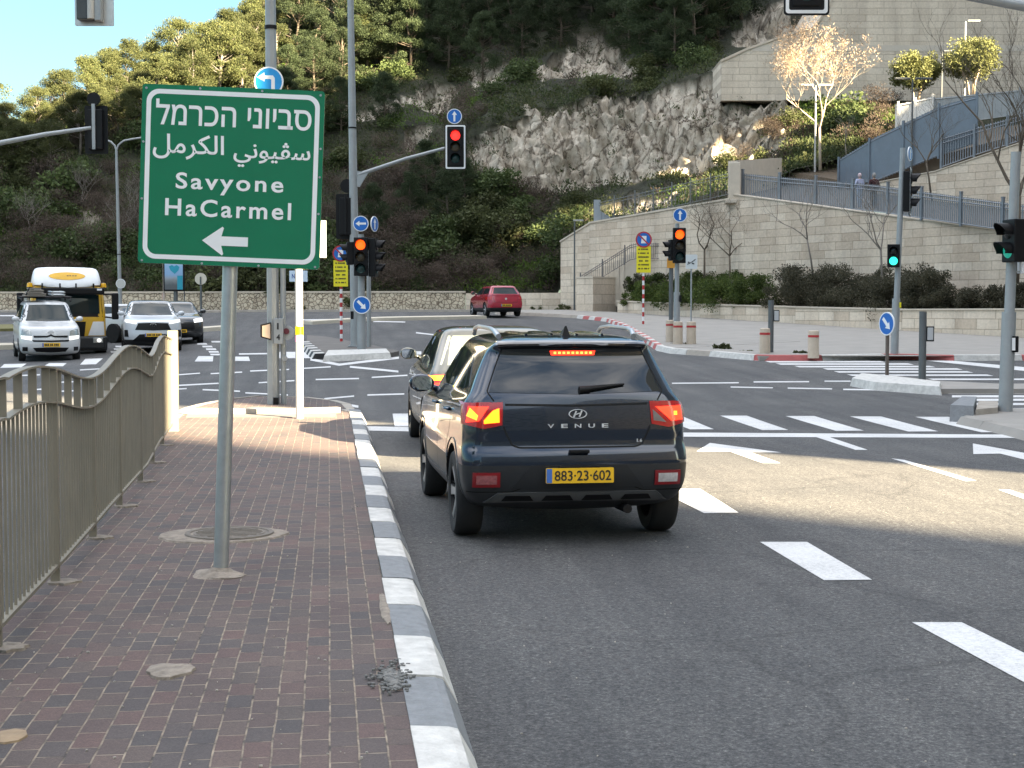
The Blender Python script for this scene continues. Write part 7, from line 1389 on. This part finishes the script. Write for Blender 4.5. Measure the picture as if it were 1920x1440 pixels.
def pine_variant(h, wd, leaf, seed, per=400, nc=60, open_=0.3):
    rnd.seed(seed); cent = []; rad = []; mb = MB(); top = h * 0.86
    mb.tube([(0, 0, -0.6), (rnd.uniform(-.2, .2), 0, h * .3), (rnd.uniform(-.5, .5), rnd.uniform(-.3, .3), h * .6), (rnd.uniform(-.6, .6), 0, top)], [0.17, 0.14, 0.09, 0.03], 7)
    for i in range(nc):
        t = rnd.random() ** 0.8; z = h * (open_ + (1 - open_) * t * 0.93); k = math.sin(math.pi * min(1, 0.16 + 0.80 * (1 - (t - 0.38) ** 2 * 1.4))) * 0 + (1 - abs(t - 0.35) ** 1.6 * 1.6)
        rr = wd * 0.5 * max(0.18, k) * rnd.uniform(0.35, 1.0); a = rnd.uniform(0, 6.28); c = (rr * math.cos(a), rr * math.sin(a), z)
        cent.append(c); rad.append(rnd.uniform(0.45, 1.05) * wd / 5.5)
        if i % 2 == 0: mb.tube([(0, 0, z * 0.78), (c[0] * .55, c[1] * .55, z * 0.88), c], [0.055, 0.04, 0.012], 4, cap=False)
    return leaf_mesh('crown', cent, rad, per, 0.17, leaf, asp=0.4, up=0.5, flat=0.65), mb
def make_tree(name, lab, cat, grp, crown, mbt, bark, loc, rz, s):
    e = empty(name, loc, rz, label=lab, cat=cat, group=grp); mbt.build('trunk', bark, e, smooth='all'); new_obj('crown', crown, e); e.scale = s; return e
# pines: four shapes; ridge sun and slope shade are put into two needle colours
protoL = []; protoD = []
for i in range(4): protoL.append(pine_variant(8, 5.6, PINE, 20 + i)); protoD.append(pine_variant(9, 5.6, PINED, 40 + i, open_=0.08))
rnd.seed(5)
def plant_trees(spots, protos, name, lab, cat, grp, bark):
    first = {}
    for k, (u, v, c, s) in enumerate(spots):
        j = k % len(protos); p = drop(pt(u, v, c)) if c > 84 else pt(u, v, c); rz = rnd.uniform(0, 6.28); sc_ = (s * rnd.uniform(.92, 1.1), s * rnd.uniform(.92, 1.1), s * rnd.uniform(.92, 1.08))
        if j not in first: first[j] = make_tree(name, lab, cat, grp, protos[j][0], protos[j][1], bark, p, rz, sc_)
        else:
            e = copy_tree(first[j]); e.location = p; e.rotation_euler = (0, 0, rz); e.scale = sc_
sunny = [(-60, 290, 110, .9), (12, 290, 104, .62), (-10, 340, 101, .55), (30, 330, 102, .5), (70, 300, 107, .62), (120, 260, 110, .72), (165, 240, 113, .68), (205, 215, 115, .66), (240, 200, 116, .66), (95, 330, 102, .55), (150, 300, 105, .6),
         (285, 190, 118, .55), (335, 160, 117, .82), (385, 165, 119, .74), (430, 140, 121, .76), (470, 120, 124, .72), (500, 95, 126, .78), (545, 90, 128, .85), (590, 75, 130, 1.0), (300, 240, 110, .7), (360, 230, 111, .75), (415, 205, 114, .8), (250, 270, 107, .55), (455, 190, 116, .75), (560, 40, 136, 1.2), (610, 30, 140, 1.1), (690, 120, 121, .6), (655, 60, 134, 1.0), (720, 10, 142, 1.0), (520, 160, 119, .6), (310, 200, 113, .6), (360, 190, 115, .62), (410, 180, 117, .65), (450, 165, 119, .65), (480, 150, 120, .7), (220, 240, 110, .55), (180, 260, 108, .5), (60, 310, 104, .5), (140, 285, 107, .5), (270, 220, 112, .5)]
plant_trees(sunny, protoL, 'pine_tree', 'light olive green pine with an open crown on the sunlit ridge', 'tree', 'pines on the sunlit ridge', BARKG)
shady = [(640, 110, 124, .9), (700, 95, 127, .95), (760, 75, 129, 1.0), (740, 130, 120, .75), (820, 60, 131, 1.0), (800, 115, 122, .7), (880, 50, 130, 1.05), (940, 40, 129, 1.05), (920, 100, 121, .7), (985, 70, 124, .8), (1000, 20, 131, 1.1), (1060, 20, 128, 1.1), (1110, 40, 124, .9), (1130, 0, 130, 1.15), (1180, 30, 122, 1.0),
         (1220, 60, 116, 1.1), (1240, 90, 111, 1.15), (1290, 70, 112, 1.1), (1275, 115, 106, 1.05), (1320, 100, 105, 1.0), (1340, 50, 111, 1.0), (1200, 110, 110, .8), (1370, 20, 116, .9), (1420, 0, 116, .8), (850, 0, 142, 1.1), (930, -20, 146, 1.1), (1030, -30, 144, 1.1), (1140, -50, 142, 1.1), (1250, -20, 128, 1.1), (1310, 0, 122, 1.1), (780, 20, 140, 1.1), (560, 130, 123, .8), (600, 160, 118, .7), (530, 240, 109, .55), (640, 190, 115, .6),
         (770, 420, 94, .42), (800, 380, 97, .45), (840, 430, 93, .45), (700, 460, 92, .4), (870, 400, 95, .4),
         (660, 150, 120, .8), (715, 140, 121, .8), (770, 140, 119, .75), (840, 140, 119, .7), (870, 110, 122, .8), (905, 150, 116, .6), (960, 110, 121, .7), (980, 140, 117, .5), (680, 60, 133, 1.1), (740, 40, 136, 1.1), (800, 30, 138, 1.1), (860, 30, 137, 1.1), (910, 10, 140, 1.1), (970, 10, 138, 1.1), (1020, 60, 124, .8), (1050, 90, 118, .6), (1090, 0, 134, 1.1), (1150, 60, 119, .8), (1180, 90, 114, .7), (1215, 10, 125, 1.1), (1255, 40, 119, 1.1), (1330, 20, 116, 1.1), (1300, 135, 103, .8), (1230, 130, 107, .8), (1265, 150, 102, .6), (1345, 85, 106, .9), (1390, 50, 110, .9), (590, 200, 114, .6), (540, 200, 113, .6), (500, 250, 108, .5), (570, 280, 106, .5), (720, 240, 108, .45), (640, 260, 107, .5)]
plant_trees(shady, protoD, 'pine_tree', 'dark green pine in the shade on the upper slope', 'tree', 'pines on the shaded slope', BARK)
# shrubs on the slope
def shrub_variant(leaf, r, seed, twiggy=False, per=120, size=0.16):
    rnd.seed(seed); cent = []; rad = []
    for i in range(18):
        a = rnd.uniform(0, 6.28); q = r * rnd.random() ** .6 * 0.75; z = r * rnd.uniform(0.1, 0.95) * (1 - 0.45 * (q / r) ** 2); cent.append((q * math.cos(a), q * math.sin(a), z)); rad.append(r * rnd.uniform(0.22, 0.42))
    me = leaf_mesh('foliage', cent, rad, per, size * (0.8 if twiggy else 1), leaf, asp=0.16 if twiggy else 0.6, up=0.6 if twiggy else 0.3, flat=0.85); return me
kinds = [('dark green leafy shrub in the hillside scrub', [shrub_variant(SHRUBG, 1.5, 60 + i) for i in range(3)], 'dark green hillside shrubs'),
         ('brown twiggy shrub without leaves in the hillside scrub', [shrub_variant(SHRUBB, 1.5, 70 + i, True, 170) for i in range(3)], 'brown hillside shrubs'),
         ('dull olive shrub in the hillside scrub', [shrub_variant(SHRUBO, 1.4, 80 + i) for i in range(3)], 'olive hillside shrubs')]
rnd.seed(9); cnt = 0; tries = 0; shr = []
while cnt < 285 and tries < 6000:
    tries += 1; u = rnd.uniform(-80, 1660); s = rnd.uniform(0.15, 6.0) if rnd.random() < .65 else rnd.uniform(0.1, 3); p = hill_pt(u, s); uu, vv, c = project(p)
    if vv < -40 or vv > 560 or any(inside(uu, vv - 16, Q_) or inside(uu, vv + 4, Q_) for Q_ in ROCK): continue
    if (uu > 1085 and vv > 330) or (uu > 1352 and (vv < 196 or vv > 285 or s > 4)) or (1500 < uu < 1580 and vv > 240): continue
    x = N.noise(p * 0.16); k = 1 if (x > 0.10 and vv > 180) or (rnd.random() < .2 and vv > 200) else (2 if x < -0.22 else 0)
    if 170 < uu < 700 and vv > 360 and rnd.random() < .22: k = 1
    sc_ = rnd.uniform(0.75, 1.45) * (1.1 if vv > 330 else .95); 
    if uu > 880 and vv > 320: sc_ *= .8
    lab, ms, grp = kinds[k]; o = new_obj('hill_shrub', ms[cnt % 3]); o.location = drop(p) - Vector((0, 0, 0.25)); o.rotation_euler = (0, 0, rnd.uniform(0, 6.28)); o.scale = (sc_ * 1.15, sc_ * 1.15, sc_ * rnd.uniform(.8, 1.15)); tag(o, lab, 'shrub', grp); cnt += 1
for u, v, c, s_ in ((1365, 285, 88, .9), (1395, 275, 88.3, 1.0), (1425, 285, 87.5, .9), (1455, 265, 88, 1.0), (1345, 305, 88, .8), (1300, 340, 89, .8), (1275, 350, 90, .7), (1410, 300, 86.5, .7), (1480, 245, 88.5, .9), (1440, 250, 89, .8)):
    lab, ms, grp = kinds[2 if cnt % 2 else 1]; q = drop(pt(u, v, c)); o = new_obj('hill_shrub', ms[cnt % 3]); o.location = q - Vector((0, 0, .3)); o.rotation_euler = (0, 0, cnt); o.scale = (s_, s_, s_ * .9); tag(o, lab, 'shrub', grp); cnt += 1
# low cover between the shrubs
cen = [[], [], [], []]
rnd.seed(13)
for i in range(12000):
    u = rnd.uniform(-200, 1720); s = rnd.uniform(0.03, 6.6 if i % 5 or True else 4); p = hill_pt(u, s); uu, vv, c = project(p)
    rk = any(inside(uu, vv, Q_) for Q_ in ROCK)
    if rk and rnd.random() < 0.945: continue
    if (uu > 1090 and vv > 345 and rnd.random() < .6) or (uu > 1350 and vv < 190): continue
    x = N.noise(p * 0.2 + Vector((5, 5, 5))); k = 2 if (x > 0.33 and vv > 100) or (215 < vv < 250 and 745 < uu < 830) else (1 if x > 0.06 and rnd.random() < .55 else (3 if rnd.random() < .55 else 0))
    cen[k].append(tuple(drop(p) + Vector((0, 0, 0.15))))
for cs, lf, lab in zip(cen, (SHRUBO, SHRUBB, GRASSM, SHRUBG), 'abcd'):
    me = leaf_mesh('ground_cover', cs, np.full(len(cs), 0.7) * rng.uniform(.5, 1.4, len(cs)), 36, 0.19, lf, asp=0.4, up=0.6, flat=0.7); struct(new_obj('ground_cover', me), 'stuff')
# leafless bushes standing pale in the scrub
def bare_tree(name, lab, u, v, c, h, bark, depth_=4, spread=.5, kids=3, r=0.06, grp=None, cat='tree', seed=1, twig=None, lean=.18, upb=.25, stems=1, tr=0.33):
    rnd.seed(seed); p = pt(u, v, c); e = empty(name, p, 0, label=lab, cat=cat, group=grp); mb = MB(); tb = MB(); tips = []
    for s_ in range(stems):
        d = Vector((rnd.gauss(0, .12 if stems < 2 else .35), rnd.gauss(0, .1), 1)).normalized(); path = [Vector((0, 0, -.2)), d * h * tr * .5, d * h * tr]
        tb.tube(path, [r, r * .85, r * .75], 7); pp = path[-1]
        for k in range(kids):
            a = rnd.uniform(0, 1) + k * 6.28 / kids; nd = (Vector((math.cos(a) * spread, math.sin(a) * spread, 0.8))).normalized(); branch(mb, pp, nd, h * 0.34, r * .6, depth_ - 1, spread, kids, upb, 5, tips, lean)
    tb.build('trunk', bark, e, smooth='all'); mb.build('branches', bark, e, smooth='all')
    if twig:
        me = leaf_mesh('twigs', [tuple(t) for t in tips], np.full(len(tips), twig[1]), twig[2], twig[3], twig[0], asp=0.22, up=.5, flat=.9); new_obj('twigs', me, e)
    return e
for k, (u, v, c) in enumerate(((60, 480, 93), (250, 420, 96), (150, 400, 98), (560, 470, 93), (235, 480, 92.5), (440, 330, 103))):
    q = drop(pt(u, v, c)); uu, vv, cc = project(q); bare_tree('bare_bush', 'pale leafless bush standing out of the hillside scrub', uu, vv, cc, 3.2, BARKG, 4, .6, 3, .03, 'leafless bushes on the slope', 'shrub', 100 + k, stems=3)
BR = 'bare_tree'
bare_tree(BR, 'glowing sunlit leafless tree with a haze of pinkish twigs below the stone building', 1538, 312, 77.5, 6.8, BARKP, 6, .44, 3, .085, None, 'tree', 3, (TWIG, 0.34, 7, 0.16), tr=.3)
bare_tree(BR, 'bare dark tree just right of the orange signal pole', 1321, 532, 72.5, 5.0, BARK, 6, .6, 3, .06, None, 'tree', 4)
bare_tree(BR, 'bare dark tree in front of the wall corner, second right of the orange signal', 1369, 538, 70.5, 4.6, BARK, 6, .62, 3, .055, None, 'tree', 8)
bare_tree(BR, 'thin bare sapling between the two bare trees by the wall corner', 1340, 524, 73.5, 3.8, BARK, 5, .4, 2, .035, None, 'tree', 6)
bare_tree(BR, 'small pale bare tree against the retaining wall below the walkers, left one', 1526, 515, 63.5, 4.6, BARKG, 5, .5, 3, .045, None, 'tree', 17)
bare_tree(BR, 'small pale bare tree beside the green pedestrian signal', 1655, 540, 59, 4.6, BARKG, 5, .55, 3, .055, None, 'tree', 27)
bare_tree(BR, 'brown bare tree in front of the warm ramp wall', 1747, 368, 67, 4.6, BARK, 6, .42, 3, .05, None, 'tree', 12)
bare_tree(BR, 'large bare tree spreading its branches at the right edge', 1905, 520, 55, 9.0, BARK, 6, .42, 3, .12, None, 'tree', 15)
bare_tree(BR, 'slim grey bare tree below the dark slope right of the sunlit tree', 1588, 300, 80, 2.6, BARKG, 4, .4, 3, .035, None, 'tree', 16)
# two clipped trees and the hedges
def round_tree(u, v, c, h, wd, lab, seed):
    rnd.seed(seed); p = pt(u, v, c); e = empty('round_tree', p, 0, label=lab, cat='tree'); cent = []; rad = []; mb = MB()
    for i in range(110):
        d = Vector((rnd.gauss(0, 1), rnd.gauss(0, 1), rnd.gauss(0, 1))).normalized(); q = rnd.uniform(.45, .95); cent.append((d.x * wd / 2 * q, d.y * wd / 2 * q, h * .62 + d.z * h * .34 * q)); rad.append(wd * rnd.uniform(.09, .16))
    for k in range(4):
        a = k * 1.6 + rnd.random(); mb.tube([(0.1 * math.cos(a), .1 * math.sin(a), -0.3), (.25 * math.cos(a), .25 * math.sin(a), h * .25), (wd * .3 * math.cos(a), wd * .3 * math.sin(a), h * .6)], [.07, .06, .03], 6)
    mb.build('trunk', BARKP, e, smooth='all'); new_obj('crown', leaf_mesh('crown', cent, rad, 110, 0.13, OLIVE, .55, .3, .9), e)
round_tree(1716, 198, 82, 3.1, 2.9, 'yellow-green round clipped tree, the left one of a pair above the white sheet fence', 3)
round_tree(1822, 186, 81, 3.5, 3.1, 'darker round clipped tree on forked trunks, right one of a pair above the fence', 4)
def bush_row(name, spots, leaf, lab, cat, grp, per=300, twig=False, size=0.08):
    for i, (u, v, c, r, hh) in enumerate(spots):
        rnd.seed(200 + i); cent = []; rad = []
        for j in range(30):
            a = rnd.uniform(0, 6.28); q = r * rnd.random() ** .5 * .85; z = hh * rnd.uniform(0.08, .92) * (1 - .3 * (q / r) ** 2); cent.append((q * math.cos(a), q * math.sin(a), z)); rad.append(min(r, hh) * rnd.uniform(.18, .34))
        me = leaf_mesh('foliage', cent, rad, per, size, leaf, .55, .35, .85); o = new_obj(name, me); o.location = pt(u, v, c); tag(o, lab[i] if isinstance(lab, list) else lab, cat, grp)
bush_row('hedge_bush', [(1195, 575, 74, 1.0, 1.2), (1235, 575, 72, 1.2, 1.3), (1285, 577, 70, 1.3, 1.5), (1330, 576, 68, 1.4, 1.5), (1380, 578, 66.5, 1.4, 1.6), (1425, 580, 65, 1.2, 1.5), (1210, 550, 76, 1.1, 1.0), (1260, 545, 75, 1.2, 1.0), (1320, 548, 73, 1.3, 1.1), (1385, 555, 71, 1.3, 1.2)], HEDGE, 'bright green clipped bush in the planter hedge left of the grey posts', 'bush', 'green hedge bushes in the planter')
bush_row('planter_bush', [(1475, 580, 63.2, 1.3, 1.7), (1530, 580, 61.5, 1.5, 1.9), (1590, 584, 60, 1.3, 1.7), (1640, 588, 58.5, 1.3, 1.6), (1700, 592, 57, 1.4, 1.9), (1750, 597, 55.5, 1.2, 1.8), (1800, 600, 54.5, 1.1, 1.25), (1850, 600, 53.5, 1.1, 1.3), (1900, 602, 52.5, 1.2, 1.4), (1960, 604, 51.5, 1.2, 1.6), (1505, 560, 66, 1.4, 1.6), (1570, 563, 64, 1.4, 1.5), (1680, 566, 61, 1.4, 1.7), (1730, 570, 59.5, 1.2, 1.7), (2020, 604, 50, 1.2, 1.6)], HEDGED, 'dark grey-green bush in the planter behind the pedestrian posts', 'bush', 'dark bushes in the planter')
bush_row('weed', [(965, 585, 85, .4, .35), (1010, 586, 84.5, .5, .4), (1055, 586, 83, .5, .5), (560, 583, 85, .4, .3), (1275, 655, 45.5, .35, .2), (1358, 662, 43, .35, .25), (1400, 667, 42, .25, .15), (1500, 668, 41, .2, .15), (655, 575, 85.3, .4, .6)], SHRUBO, 'small weed growing at the foot of a wall or kerb', 'weed', 'weeds by the kerbs', 40)
bush_row('wall_creeper', [(1192, 540, 75.5, .8, .7), (1240, 545, 73.5, .6, .5)], HEDGED, 'dark shrub hanging over the low stair wall', 'shrub', 'shrubs over the stair wall', 80)
